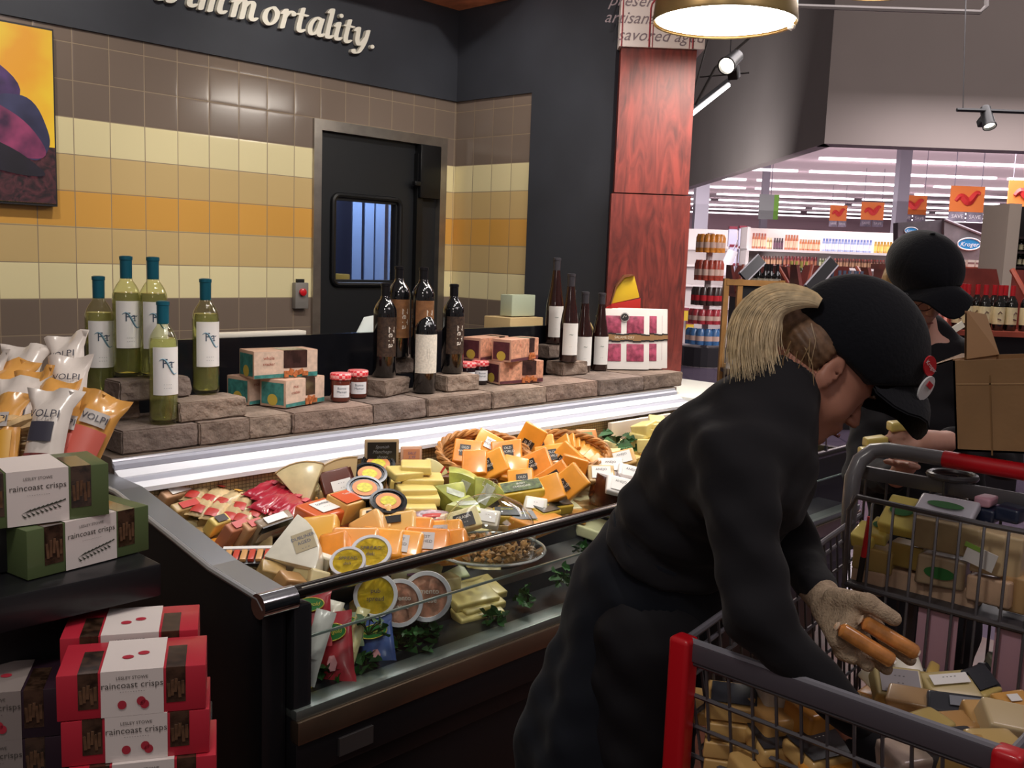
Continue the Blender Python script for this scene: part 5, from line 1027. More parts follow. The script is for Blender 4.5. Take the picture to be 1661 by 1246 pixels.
# aisle signs
osg=mat(hx('dd7a3c'),.5); osr=mat(hx('c9302e'),.5); gyp=mat(hx('8a8290'),.5,noise_amt=.3,noise_scale=8); osp=mat(hx('d8a9a0'),.5)
for i,(px,y0,y1,wp,v,l) in enumerate(((1358,333,368,27,40,'smallest and leftmost'),(1413,328,368,36,33,'second from the left'),(1479,317,360,42,27,'third from the left, over the grey display'),(1565,302,360,54,21,'largest whole one, right of centre'),(1662,293,352,60,17.5,'cut off by the right picture edge'))):
    p=sto(px,y1,v); h=sto(px,y0,v).z-p.z; w=wp*v/1570
    t=thing('aisle_sign','orange hanging aisle sign with a red script, '+l,'sign',p,YAW,'orange aisle signs')
    q=MB(); q.span((-w/2,-.02,h*.28),(w/2,.02,h)); q.build('board',osg,t)
    q=MB(); q.tube([(-w*.35+w*.7*k/16,-.03,h*(.64+.1*math.sin(k*.55)+.012*k*.8-.06)) for k in range(17)],[w*(.05+.07*math.sin(PI*k/16)) for k in range(17)],5); q.build('red_script',osr,t)
    q=MB(); q.span((-w/2,-.03,0),(-w*.03,.01,h*.27)); q.span((w*.03,-.03,0),(w/2,.01,h*.27)); pl=q.build('price_panel',gyp,t)
    for s_ in(-1,1): text('SAVE',w*.16,mat(hx('e8e2e4'),.5),pl,(s_*w*.26,-.035,h*.14))
    q=MB(); q.tube([(-w*.4,0,h),(-w*.4,0,HZ-p.z)],.01,4); q.tube([(w*.4,0,h),(w*.4,0,HZ-p.z)],.01,4); q.build('hanging_wire',gyp,t)
p=sto(1248,356,30); q=MB(); q.span((-.35,-.02,0),(.1,.02,.75)); o=q.build('hanging_sign',mat(hx('8b8f8d'),.5),loc=p,rot=(0,0,YAW)); q=MB(); q.span((.1,-.02,0),(.25,.02,.75)); q.build('green_edge',mat(hx('6fa23c'),.5),o); q=MB(); q.tube([(0,0,.75),(0,0,HZ-p.z)],.012,4); q.build('hanging_wire',gyp,o); tag(o,'grey hanging sign with a green edge by the slim left pillar','sign')
# white shelving with jars
v=17.; g0=sto(1213,368,v); g1=sto(1500,368,v); gu0=(Vector((g0.x,g0.y,0))).dot(SU); gu1=Vector((g1.x,g1.y,0)).dot(SU); gw=gu1-gu0; gc=(gu0+gu1)/2
gt=sto(1213,368,v).z
gon=thing('shelving_unit','long white store shelving of jars and packs behind the wine bins','shelving',suv(gc,v,0),YAW)
wsh=mat(hx('cfc4c2'),.6); q=MB(); q.span((-gw/2,.45,0),(gw/2,.5,gt)); q.span((-gw/2,0,0),(-gw/2+.05,.5,gt)); q.span((gw/2-.05,0,0),(gw/2,.5,gt)); q.build('back_panel',wsh,gon)
zs=[sto(1215,y,v).z for y in (403,429)]; zs+= [zs[1]-.35,zs[1]-.7,zs[1]-1.05]
for z in zs: q=MB(); q.span((-gw/2,-.05,z-.04),(gw/2,.5,z)); q.build('shelf',mat(hx('d8cfce'),.5),gon)
def smalljar(cb,cl,cc,r,h,nm='jar'):
    q=MB(); q.lathe([(0,0),(r,0),(r,h*.72),(r*.75,h*.82),(r*.75,h*.84)],10); o=q.build(nm,cb,smooth=True); q=MB(); q.lathe([(r*.8,h*.82),(r*.8,h),(0,h)],10); q.build('cap',cc,o,smooth=True); q=MB(); q.lathe([(r*1.02,h*.15),(r*1.02,h*.6)],10,cap=False); q.build('label',cl,o,smooth=True); return o
rowdef=[ # px0,px1,count,shelf,h,colors,label,group
 (1217,1240,5,0,.27,('a85a3a','d9b89a','8a3a2a'),'rust jar with a pale label at the left end of the top white shelf'),
 (1241,1250,2,0,.20,('b08a5c','d8c8a0','c9b890'),'tan jar in the short pair on the top white shelf'),
 (1252,1268,4,0,.20,('3a2230','6a4a5c','2a1620'),'dark plum jar on the top white shelf'),
 (1270,1292,5,0,.26,('b0603c','dcb49a','a05a3a'),'taller rust jar left of centre on the top white shelf'),
 (1294,1328,8,0,.19,('b96a3e','d8b090','a87a50'),'short amber jar in the middle of the top white shelf'),
 (1331,1412,16,0,.22,('8f9ac0','d6d6e6','6a78b0'),'pale blue and white pack on the top white shelf'),
 (1415,1460,9,0,.20,('b08a3a','d0b060','a07a2c'),'mustard jar at the right of the top white shelf'),
 (1225,1268,9,1,.16,('8a4438','c9a080','5a2a22'),'brown red jar at the left of the second white shelf'),
 (1270,1325,10,1,.17,('8a2c34','b87a60','7a2028'),'dark red jar on the second white shelf'),
 (1328,1350,5,1,.15,('7a8a50','d0cfa8','b9b9a0'),'green and cream jar on the second white shelf'),
 (1352,1440,18,1,.16,('6e3a30','c0987a','a0443a'),'brown jar with an orange lid at the right of the second white shelf')]
for (a,b,n,sh_,h,(c1,c2,c3),l) in rowdef:
    pr=smalljar(plastic(c1),matte(c2),plastic(c3),(b-a)/n*17.1/1570*.46,h); tag(pr,l,'jar','jars: '+l)
    for k in range(n):
        pxx=a+(b-a)*(k+.5)/n; pp=stz(pxx,v+.1+.02*(k%2),zs[sh_]+.001)
        if k==0: pr.location=pp; pr.rotation_euler=(0,0,YAW)
        else: dup(pr,pp,YAW)
# left shelving of packets and tiered display
v2=18.5
a=stz(1100,v2,0); b=stz(1212,v2,0); wv=(b-a).length
un=thing('shelving_unit','pale end shelving with hanging packets next to the red column','shelving',(a+b)/2,YAW); q=MB(); zt2=sto(1150,372,v2).z; q.span((-wv/2,0,0),(wv/2,.06,zt2)); q.build('back_panel',wsh,un)
for y in(403,430,462,497): z=sto(1150,y,v2).z; q=MB(); q.span((-wv/2,-.3,z-.04),(wv/2,0,z)); q.build('shelf',wsh,un)
pkm=mat(hx('bdb9cf'),.5); 
for i,(px,y,w,h) in enumerate([(1187,400,13,27),(1203,400,12,28),(1187,428,12,26),(1203,428,12,24),(1184,452,12,20),(1200,452,12,20),(1110,520,12,16),(1118,540,12,14)]):
    p=sto(px,y,v2-.35); q=MB(); W_=w*v2/1570; H_=h*v2/1570; q.span((-W_/2,-.04,0),(W_/2,.04,H_)); o=q.build('packet',pkm if i<6 else mat(hx('c9a62c'),.5),loc=p,rot=(0,0,YAW)); q=MB(); q.span((-W_/2,-.045,H_),(W_/2,.045,H_+.05)); q.build('header',mat(hx('7a2a3a'),.5),o); tag(o,('lavender packet hanging on the pale end shelving' if i<6 else 'yellow packet low on the pale end shelving by the red column'),'packet','lavender packets' if i<6 else 'yellow packets')
p=sto(1172,446,15.5); t=thing('paddle_sign','white tilted paddle-shaped card hanging before the tiered display','sign',p,ypr(math.degrees(YAW),0,20)); q=MB(); q.span((-.08,-.01,0),(.08,.01,.42)); q.build('card',mat(hx('d8d2d8'),.5),t,bevel=.02); q=MB(); q.tube([(0,0,.42),(0,0,.6)],.01,4); q.build('clip',pil,t)
v3=14.5; pc0=stz(1150,v3,0)
td=thing('tiered_display','round tiered display of packed sweets and sauces near the red column','display',pc0,YAW)
ys=[410,455,495,525,558]; rad=[.24,.24,.27,.30,.33]
q=MB(); q.tube([(0,0,0),(0,0,sto(1150,378,v3).z)],.05,8); q.build('pole',wsh,td)
zz=[max(sto(1150,y,v3).z,.1) for y in ys]
for z,r in zip(zz,rad): q=MB(); q.lathe([(0,-.03),(r,-.03),(r,0),(0,0)],24); q.build('tier',wsh,td)
q=MB(); q.lathe([(0,.0),(.33,.0),(.33,zz[-1]-.04),(0,zz[-1]-.04)],20); q.build('base',mat(hx('29272b'),.5),td)
cols=[('d98a2c','orange pouch glowing on the top tier of the round display'),('a8402c','rust red bottle with a white lid on the second tier'),('3a2420','dark jar with a red label on the third tier'),('a8303a','red boxed sweet pack on the fourth tier'),('3f6ea0','blue and yellow pack on the lowest tier')]
for z,r,(c,l),hh in zip(zz,rad,cols,(.27,.3,.27,.22,.24)):
    pr=None
    for k in range(7):
        an=PI+PI*(k+.5)/7; W_=r*.42; pos=pc0+Matrix.Rotation(YAW,3,'Z')@Vector((r*.72*math.cos(an),r*.72*math.sin(an),z+.001))
        if pr is None:
            q=MB(); q.lathe([(0,0),(W_*.5,0),(W_*.5,hh*.8),(W_*.3,hh),(0,hh)],10); pr=q.build('sweet_pack',plastic(c,.2),smooth=True,loc=pos,rot=(0,0,an)); q=MB(); q.lathe([(W_*.51,hh*.25),(W_*.51,hh*.55)],10,cap=False); q.build('label',matte('d9b9a8' if c!='3a2420' else 'c22c34'),pr,smooth=True); tag(pr,l,'pack',l)
        else: dup(pr,pos,an)
# wooden easel rack with chalkboard
v4=8.5; e0=sto(1182,452,v4); e1=sto(1272,458,v4); t=thing('easel_rack','light wood easel frame with a dark chalkboard, half hidden by the ponytail','easel',stz(1225,v4,0),YAW)
W_=(Vector((e1.x,e1.y,0))-Vector((e0.x,e0.y,0))).length; zt_=e0.z; lw_=mat(hx('b5854a'),.5,noise_amt=.2,noise_scale=6)
for x in (-W_/2,-W_/2+.12,W_/2): q=MB(); q.span((x-.022,-.03,.2),(x+.022,.03,zt_)); q.build('post',lw_,t)
for z in (zt_-.03,.62,.3): q=MB(); q.span((-W_/2,-.035,z-.025),(W_/2,.035,z+.025)); q.build('rail',lw_,t)
for x in(-W_/2,W_/2): q=MB(); q.span((x-.022,-.03,0),(x+.022,.03,.2)); q.build('leg',lw_,t)
q=MB(); q.span((-W_/2+.14,-.01,.66),(W_/2-.02,.01,zt_-.05)); q.build('chalkboard',mat(hx('26282a'),.5),t)
pr=None
for k in range(5):
    p=stz(1192+k*9,v4-.12,sto(1190,598,v4-.12).z)
    if pr is None: pr=smalljar(mat(hx('d8d6d2'),.5),matte('c9c4c0'),mat(hx('2a2a2a'),.4),.022,.17,'bottle'); pr.location=p; tag(pr,'small white bottle in the low row before the easel frame','bottle','white bottles by the easel')
    else: dup(pr,p,0)
a=stz(1188,v4-.12,sto(1190,598,v4-.12).z); b=stz(1240,v4-.12,0); q=MB(); q.span((-.03,-.08,-.03),(.33,.08,0)); q.span((-.01,-.06,-a.z),(.31,.06,-.03)); o=q.build('bottle_shelf',mat(hx('2c1a1c'),.5),loc=(a.x,a.y,a.z),rot=(0,0,YAW)); tag(o,'low dark shelf carrying the small white bottles','shelf')
# wine bins
rwood=mat(hx('74332c'),.45,noise_amt=.25,noise_scale=5); rwl=mat(hx('9c4a38'),.4,noise_amt=.2,noise_scale=5)
def winebottle(capc,labc,r=.037,H=.3,dark='14120f'):
    q=MB(); q.lathe([(0,0),(r*.9,0),(r,.006),(r,H*.6),(r*.8,H*.68),(r*.42,H*.76),(.0135,H*.8),(.0135,H*.98)],16); o=q.build('wine_bottle',mat(hx(dark),.08,coat=.7),smooth=True)
    q=MB(); q.lathe([(.015,H*.76),(.0155,H),(0,H)],12,cap=False); q.build('capsule',mat(hx(capc),.35,coat=.3),o,smooth=True)
    q=MB(); q.lathe([(r+.001,H*.14),(r+.001,H*.52)],16,cap=False); l=q.build('label',mat(hx(labc),.5),o,smooth=True)
    q=MB(); q.tube([(-.012,-r-.002,H*.36),(0,-r-.003,H*.42),(.013,-r-.002,H*.38)],.003,4); q.tube([(-.012,-r-.002,H*.26),(.01,-r-.003,H*.24)],.004,4); q.build('label_print',mat(hx('5c4038'),.6),l)
    return o
def bin_(label,px0,px1,yb,yt,v,depth=.42,peak=None):
    a=stz(px0,v,0); b=stz(px1,v,0); w=(b-a).length; zb_=sto((px0+px1)/2,yb,v).z; zt_=sto((px0+px1)/2,yt,v).z
    t=thing('wine_bin',label,'wine display',(a+b)/2,YAW); x=w/2
    q=MB(); q.span((-x,-.04,zb_-.035),(x,depth,zb_)); q.build('shelf',rwl,t)
    TT=Matrix(((0,0,1,0),(1,0,0,0),(0,1,0,0),(0,0,0,1)))
    for s_ in(-1,1): q=MB(); q.prism([(-.04,zb_),(depth,zb_),(depth,zt_),(depth*.55,zt_)],s_*x-.015,s_*x+.015,T=TT); q.build('side_panel',rwood,t)
    q=MB(); q.prism([(-x,zb_),(x,zb_),(x*.62,zt_),(-x*.62,zt_)],-depth-.03,-depth,T=Matrix(((1,0,0,0),(0,0,-1,0),(0,1,0,0),(0,0,0,1)))); q.build('back_panel',rwood,t)
    q=MB(); q.span((-x+.03,.05,0),(x-.03,depth-.03,zb_-.035)); q.build('cabinet',mat(hx('161214'),.5),t)
    for s_ in(-1,1): q=MB(); q.tube([(s_*x,-.05,zb_+.02),(s_*x*.62,depth*.5,zt_)],.018,6); q.build('sloping_trim',rwl,t)
    return t,w,zb_
t3,w3,z3=bin_('reddish wood wine bin with red-capped bottles at the right',1536,1700,537,436,6.4)
pr=None
for i,(px,dv) in enumerate([(1561,0),(1575,.0),(1604,0),(1628,0),(1648,0),(1618,.1),(1636,.1),(1590,.1),(1672,0),(1568,.1)]):
    p=stz(px,6.45+dv,z3+.001)
    if pr is None: pr=winebottle('b81e26','ddd0a4'); pr.location=p; pr.rotation_euler=(0,0,YAW); tag(pr,'dark wine bottle with a bright red cap and cream label in the right wine bin','wine bottle','red-capped wine bottles')
    else: dup(pr,p,YAW+random.uniform(-.3,.3))
p=sto(1552,532,6.34); q=MB(); q.box((0,0,0),(.10,.004,.045),rot=(0,-.6,0)); o=q.build('price_tag',mat(hx('f0ecd8'),.5),loc=p,rot=(0,0,YAW)); tag(o,'small white price tag clipped to the right wine bin shelf','tag')
t2,w2,z2=bin_('reddish wood wine bin with dark-capped bottles behind the women, middle one',1306,1425,492,432,9.)
pr=None
for i,(px,dv) in enumerate([(1339,0),(1351,0),(1363,0),(1379,0),(1389,0),(1399,0),(1345,.12),(1371,.12),(1394,.12)]):
    p=stz(px,9.05+dv,z2+.001)
    if pr is None: pr=winebottle('5a6478','d6cfae'); pr.location=p; pr.rotation_euler=(0,0,YAW); tag(pr,'dark wine bottle with slate cap and cream label in the middle wine bin','wine bottle','slate-capped wine bottles')
    else: dup(pr,p,YAW)
t1,w1,z1=bin_('reddish wood wine bin left of the middle one, above the ponytail',1196,1290,478,432,9.6)
pr=None
for i,(px,dv) in enumerate([(1222,0),(1232,0),(1242,0),(1252,0),(1262,0),(1227,.12),(1247,.12)]):
    p=stz(px,9.65+dv,z1-.12+.121)
    if pr is None: pr=winebottle('1c1c20','b8b09a'); pr.location=p; pr.rotation_euler=(0,0,YAW); tag(pr,'black-capped wine bottle in the left wine bin','wine bottle','black-capped wine bottles')
    else: dup(pr,p,YAW)
t0,w0,z0_=bin_('narrow reddish wood bin with green bottles between the two larger bins',1272,1322,470,432,10.4)
pr=None
for i,px in enumerate([1284,1292,1300,1308]):
    p=stz(px,10.45,z0_+.001)
    if pr is None: pr=winebottle('c9c26a','d8d8b0',dark='3d4a22'); pr.location=p; pr.rotation_euler=(0,0,YAW); tag(pr,'green glass wine bottle with a yellow cap in the narrow bin','wine bottle','green wine bottles')
    else: dup(pr,p,YAW)
# sloping black and white header boards over the two bins
for i,(x0,y0,x1,y1,v,l) in enumerate([(1205,450,1235,420,9.3,'left'),(1312,470,1352,424,8.7,'middle')]):
    a=sto(x0,y0,v); b=sto(x1,y1,v+.25); ax=(b-a); L_=ax.length; R=frame(ax,BI); t=thing('header_board','sloping black header board with white edging on the '+l+' wine bin','sign',(a+b)/2,R); q=MB(); q.box((0,0,0),(L_,.10,.02)); q.build('board',mat(hx('1d1b1e'),.4),t); q=MB(); q.box((0,.055,0),(L_,.012,.026)); q.box((0,-.055,0),(L_,.012,.026)); q.build('edging',mat(hx('b9b4ba'),.5),t)
# long red ledge with white packs, grey display house
zz_=sto(1600,434,10.5).z; a=stz(1440,10.5,0); b=stz(1720,10.5,0); w=(b-a).length; q=MB(); q.span((-w/2,0,zz_-.06),(w/2,.5,zz_)); q.span((-w/2+.02,.1,0),(w/2-.02,.45,zz_-.06)); o=q.build('wine_counter',rwl,loc=(a+b)/2,rot=(0,0,YAW)); tag(o,'long red wood counter behind the bins under the grey display','counter')
pr=None
for i,px in enumerate([1545,1558,1573,1586,1600,1612]):
    p=stz(px,10.6,zz_+.001)
    if pr is None: q=MB(); q.span((-.035,-.03,0),(.035,.03,.075)); pr=q.build('small_box',mat(hx('d8d0c8'),.5),loc=p,rot=(0,0,YAW)); q=MB(); q.span((-.036,-.031,.03),(.036,-.029,.05)); q.build('print',matte('8a6a6a'),pr); tag(pr,'small white box in the row under the grey gabled display','box','white boxes under the grey display')
    else: dup(pr,p,YAW)
gm=mat(hx('6e666c'),.6,noise_amt=.3,noise_scale=5); v5=11.
def sp(px,py): p=sto(px,py,v5); return (Vector((p.x,p.y,0)).dot(SU),p.z)
c5=sp(1575,420); poly=[sp(1530,428),sp(1622,430),sp(1622,394),sp(1532,356)]; poly=[(x-c5[0],z-c5[1]) for x,z in poly]
t=thing('gabled_display','grey weathered wood gabled display header with a blue oval badge','display header',suv(c5[0],v5,c5[1]),YAW)
TT=Matrix(((1,0,0,0),(0,0,1,0),(0,1,0,0),(0,0,0,1))); q=MB(); q.prism(poly,0,.08,T=TT); q.build('gable',gm,t)
poly2=[sp(1460,428),sp(1530,428),sp(1532,356),sp(1460,361)]; poly2=[(x-c5[0],z-c5[1]) for x,z in poly2]; q=MB(); q.prism(poly2,.06,.2,T=TT); q.build('side_wing',mat(hx('544c54'),.6,noise_amt=.3,noise_scale=5),t)
q=MB(); q.tube([(poly[2][0]+.03,-.01,poly[2][1]),(poly[3][0],-.01,poly[3][1])],.015,6); q.build('ridge_trim',mat(hx('8e8690'),.6),t)
q=MB(); q.span((-.5,.1,-1.4),(-.42,.18,0)); q.span((.2,.1,-1.4),(.28,.18,0)); q.build('post',gm,t)
for (px,py,rw) in ((1571,396,.13),(1481,374,.075)):
    x,z=sp(px,py); q=MB(); q.disk((0,0,0),rw,rw*.5,n=32,rot=(PI/2,0,0)); o=q.build('oval_badge',mat(hx('2f86c4'),.4),t,loc=(x-c5[0],-.012 if rw>.1 else .05,z-c5[1])); q=MB(); q.tube([(rw*math.cos(k*PI/16),-.004,rw*.5*math.sin(k*PI/16)) for k in range(32)],.008 if rw>.1 else .004,4,closed=True); q.build('badge_border',mat(hx('e6e8ee'),.4),o); text('Kroger',rw*.55,mat(hx('f2f2f4'),.4),o,(0,-.006,-.005),shear=.3)
# right edge cream panel and dark wine shelf
v6=9.2; x0=stz(1628,v6,0); x1=stz(1648,v6,0); wv=(x1-x0).length; zt6=sto(1640,330,v6).z; q=MB(); q.span((-wv/2,0,0),(wv/2,.5,zt6)); o=q.build('shelf_end_panel',mat(hx('b8aa9a'),.6),loc=(x0+x1)/2,rot=(0,0,YAW)); tag(o,'tall cream end panel of the wine shelf at the right edge','panel')
ws=thing('wine_shelf','dark tall wine shelf cut by the right picture edge','shelving',stz(1690,v6,0),YAW); W6=.5; q=MB(); q.span((-.24,.35,0),(.5,.4,zt6)); q.build('back_panel',mat(hx('1a1618'),.6),ws)
zsx=[sto(1655,y,v6).z for y in(432,408,384)]
for z in zsx: q=MB(); q.span((-.24,0,z-.02),(.5,.35,z)); q.build('shelf',mat(hx('2c2020'),.5),ws)
pr=None
for i in range(2):
    for k in range(4):
        p=stz(1653+k*8,v6+.1,zsx[i]+.001)
        if pr is None: pr=winebottle('2a2420','c9bf9a',H=.13,r=.02); pr.location=p; tag(pr,'small dark bottle on the tall shelf at the right edge','bottle','bottles on the right edge shelf')
        else: dup(pr,p,0)
# ================================================================ SHOPPING CART
X0,X1=1.24,1.86; YL0,YR0,YL1,YR1=.782,.312,.865,.29
def yl(x): return YL0+(YL1-YL0)*(x-X0)/(2.05-X0)
def yr_(x): return YR0+(YR1-YR0)*(x-X0)/(2.05-X0)
def rz(x): return .922+(.965-.922)*(x-X0)/(2.05-X0)
def bz(x): return .56-(.10)*(x-X0)/(2.05-X0)
cart=thing('shopping_cart','grey wire shopping cart with red corner bumpers, full of cheese','shopping cart',(0,0,0))
cm=mat(hx('5b585c'),.35,metal=.4); cm2=mat(hx('6c6a72'),.4,metal=.2); rdp=mat(hx('c4121f'),.4,coat=.3)
def panel(name,P,nu,nv,r=.0028,m=cm,us=None):
    q=MB()
    for i in range(nu+1): u=i/nu; q.tube([P(u,0),P(u,.5),P(u,1)],r,5)
    for j in range(nv+1): v=j/nv; q.tube([P(k/6,v) for k in range(7)],r*1.4,5)
    return q.build(name,m,cart,smooth=True)
panel('front_panel',lambda u,v:(X0+.05*(1-v)*0+.06*(1-v),YL0+(YR0-YL0)*u,bz(X0)+(.89-bz(X0))*v),12,6)
q=MB(); q.box((X0-.002,(YL0+YR0)/2,.909),(.010,YL0-YR0,.03)); q.build('front_rail',mat(hx('57525a'),.4,metal=.2),cart,bevel=.003)
q=MB(); q.tube([(X0,YL0,.924),(X0,YR0,.924)],.006,8); q.build('front_rim',mat(hx('8a8992'),.35,metal=.3),cart,smooth=True)
for f,nm in ((yl,'side_panel'),(yr_,'side_panel')):
    panel(nm,lambda u,v,f=f:(X0+(2.05-X0)*u+.06*(1-v)*(1-u),f(X0+(2.05-X0)*u)+(.04*(1-v)*(1 if f is yr_ else -1)),bz(X0+.8*u)+(rz(X0+.81*u)-bz(X0+.8*u))*v),22,6)
    q=MB(); q.tube([(x,f(x),rz(x)) for x in(X0,1.5,1.8,2.05)],.006,8); q.tube([(x,f(x),rz(x)-.03) for x in(X0,1.5,1.8,2.05)],.004,8); q.build('side_rim',cm2,cart,smooth=True)
panel('bottom_panel',lambda u,v:(X0+.06+(1.99-X0)*u*.93,YL0-.04+(YR0-YL0+.08)*v,bz(X0+.8*u)),14,12)
for y,s_ in ((YL0,1),(YR0,-1)): q=MB(); q.box((X0-.004,y,.79),(.034,.036,.28)); q.build('corner_bumper',rdp,cart,bevel=.008,seg=3)
# child seat panel
ST,SBm=1.05,.868
q=MB()
for i in range(13):
    y=.805-.505*i/12; q.tube([(1.86,y,.60),(1.86,y,ST-.01),(1.868,y,ST)],.003,5)
q.tube([(1.86,.80,.6),(1.86,.81,ST-.03),(1.862,.795,ST),(1.862,.55,ST-.004),(1.862,.30,ST)],.0055,8); q.tube([(1.86,.81,SBm),(1.86,.30,SBm)],.0055,8); q.tube([(1.86,.80,.74),(1.86,.3,.74)],.004,6)
q.build('seat_panel',cm,cart,smooth=True)
q=MB(); q.box((1.96,.565,SBm-.006),(.19,.50,.006)); q.build('seat_shelf',mat(hx('3a383c'),.5),cart)
pf=mat(hx('bb93a2'),.5)
for a,b in ((.66,.585),(.52,.44)): q=MB(); q.box((1.873,(a+b)/2,.795),(.004,a-b,.135)); q.build('seat_flap',pf,cart,bevel=.0015)
q=MB(); q.box((1.95,.49,.80),(.006,.07,.13)); q.build('seat_back',mat(hx('1c1b1e'),.5),cart)
q=MB()
q.box((2.05,.58,1.062),(.012,.60,.03)); q.build('handle_rail',mat(hx('6a686c'),.35,metal=.4),cart,bevel=.004)
q=MB()
for i in range(13): y=.86-.56*i/12; q.tube([(2.05,y,1.05),(2.05,y,.70)],.003,5)
q.build('rear_panel',cm,cart,smooth=True)
hp=[(2.0,.868,.90),(2.0,.870,1.0),(2.01,.872,1.055),(2.03,.868,1.09),(2.05,.85,1.112),(2.05,.82,1.119),(2.05,.78,1.12),(2.05,.69,1.12)]
q=MB(); q.tube([(x,.58*2-y,z) for x,y,z in hp[:-1]]+[(2.05,.47,1.12)],.016,12); q.build('handle_arm',mat(hx('6d6c70'),.35,coat=.3),cart,smooth=True)
q=MB(); q.tube(hp,[.015,.0165,.0175,.0175,.017,.0165,.016,.016],14); q.build('handle_arm',mat(hx('6d6c70'),.35,coat=.3),cart,smooth=True)
q=MB(); q.tube([(2.05,.70,1.12),(2.05,.46,1.12)],.0175,14); q.build('handle_grip',rdp,cart,smooth=True)
q=MB(); q.tube([(2.08+.045*math.cos(k*PI/12),.69+.045*math.sin(k*PI/12),1.082) for k in range(24)],.007,8,closed=True); q.tube([(2.08+.038*math.cos(k*PI/12),.69+.038*math.sin(k*PI/12),1.03) for k in range(24)],.004,6,closed=True)
for k in range(0,24,6): q.tube([(2.08+.045*math.cos(k*PI/12),.69+.045*math.sin(k*PI/12),1.082),(2.08+.038*math.cos(k*PI/12),.69+.038*math.sin(k*PI/12),1.03)],.004,6)
q.build('cup_holder',mat(hx('4c4b4f'),.35,coat=.3),cart,smooth=True)
q=MB()
for y in(.72,.38): q.tube([(2.0,y,.95),(2.0,y,.35),(1.95,y,.22),(1.40,y,.18),(1.35,y,.16)],.012,8)
q.tube([(1.40,.72,.18),(1.40,.38,.18)],.01,8); q.tube([(1.7,.72,.2),(1.7,.38,.2)],.01,8); q.tube([(2.0,.72,.5),(1.5,.72,.53)],.008,6); q.tube([(2.0,.38,.5),(1.5,.38,.53)],.008,6); q.build('chassis',cm,cart,smooth=True)
for x in(1.42,1.96):
    for y in(.72,.38):
        q=MB(); q.lathe([(0,-.014),(.055,-.014),(.06,-.008),(.06,.008),(.055,.014),(0,.014)],20,T=Matrix.Translation((x,y,.06))@Matrix.Rotation(PI/2,4,'X')); q.span((x-.012,y-.02,.06),(x+.012,y+.02,.18)); q.build('wheel',mat(hx('2a2a2c'),.5),cart,smooth=True)
# ---------------------------------------------------------------- carton on the handle
cb=mat(hx('9a7752'),.75,noise_amt=.08,noise_scale=7,bump=.15,bump_scale=25)
ct=thing('cardboard_carton','open brown cardboard carton resting on the cart handle at the right edge','carton',(2.04,.675,1.142),(math.radians(-7),0,0))
q=MB(); th=.004; W_,D_,H_=.26,.40,.185
q.span((0,-D_,0),(W_,0,th)); q.span((0,-D_,0),(th,0,H_)); q.span((W_-th,-D_,0),(W_,0,H_)); q.span((0,-th,0),(W_,0,H_)); q.span((0,-D_,0),(W_,-D_+th,H_)); q.build('carton_body',cb,ct)
q=MB(); q.add([(0,0,H_),(W_,0,H_),(W_+.01,.075,H_+.0),(.02,.07,H_-.02),(0,0,H_+.003),(W_,0,H_+.003),(W_+.01,.075,H_+.004),(.02,.07,H_-.016)],[(0,1,2,3),(4,7,6,5),(0,4,5,1),(2,6,7,3)]); q.build('flap',cb,ct)
q=MB(); q.add([(W_*.2,-.005,H_),(W_,-.005,H_),(W_,.02,H_+.09),(W_*.3,.0,H_+.10)],[(0,1,2,3)]); q.add([(W_*.2,-.009,H_),(W_,-.009,H_),(W_,.016,H_+.09),(W_*.3,-.004,H_+.10)],[(3,2,1,0)]); q.build('flap',mat(hx('a8845c'),.75),ct)
q=MB(); q.box((-.006,-.30,H_+.02),(.004,.20,.07),rot=(0,-.25,0)); q.build('flap',cb,ct)
q=MB(); q.box((-.0012,-.2,H_*.74),(.001,.39,.003)); q.build('crease',mat(hx('b08c64'),.7),ct)
q=MB(); q.box((-.0012,-.07,H_*.4),(.001,.003,.16)); q.build('crease',mat(hx('86643f'),.7),ct)
# ---------------------------------------------------------------- goods in the child seat
cl_=plastic('d8c184',.06); ylw=mat(hx('e0cf6a'),.25,coat=.7); pinkish=mat(hx('c9a88c'),.3,coat=.4,noise_amt=.1,noise_scale=30)
grn_ov=mat(hx('2f6b36'),.45)
def seat(px,py,x,dims,m,label,R=None,lab=None,seed=0,oval=False,name='cheese_block'):
    p=onx(px,py,x); R=R or (Matrix.Rotation(math.radians(random.uniform(-6,6)),3,'Z')@Matrix.Rotation(-PI/2,3,'Z'))
    t=block(label,p,R,dims,m,lab,seed=seed,name=name)
    if oval: q=MB(); q.disk((0,0,0),dims[0]*.32,dims[1]*.16 if oval==1 else dims[2]*.2,n=24,rot=(0,0,0) if oval==1 else (PI/2,0,0)); q.build('oval_badge',grn_ov,t,loc=(0,0,dims[2]/2+.004) if oval==1 else (0,-dims[1]/2-.004,0))
    return t
tilt=lambda a:Matrix.Rotation(-PI/2,3,'Z')@Matrix.Rotation(math.radians(a),3,'X')
seat(1405,868,1.93,(.045,.06,.03),ylw,'small shiny yellow pack at the left end of the child seat',tilt(25))
seat(1428,862,1.94,(.04,.06,.03),ylw,'small shiny yellow pack with green print beside the red marker',tilt(28),oval=1)
seat(1465,838,1.95,(.075,.085,.03),ylw,'large shiny yellow pack with a green oval leaning in the child seat',tilt(38),oval=1)
seat(1535,828,1.95,(.11,.06,.02),mat(hx('c9c9d4'),.3,coat=.4),'white lidded pack with a green oval on top of the child seat goods',tilt(30),oval=1,name='cheese_pack')
seat(1540,868,1.93,(.13,.05,.06),mat(hx('a89470'),.3,coat=.4,noise_amt=.1),'tan block in clear wrap under the white lidded pack',tilt(4))
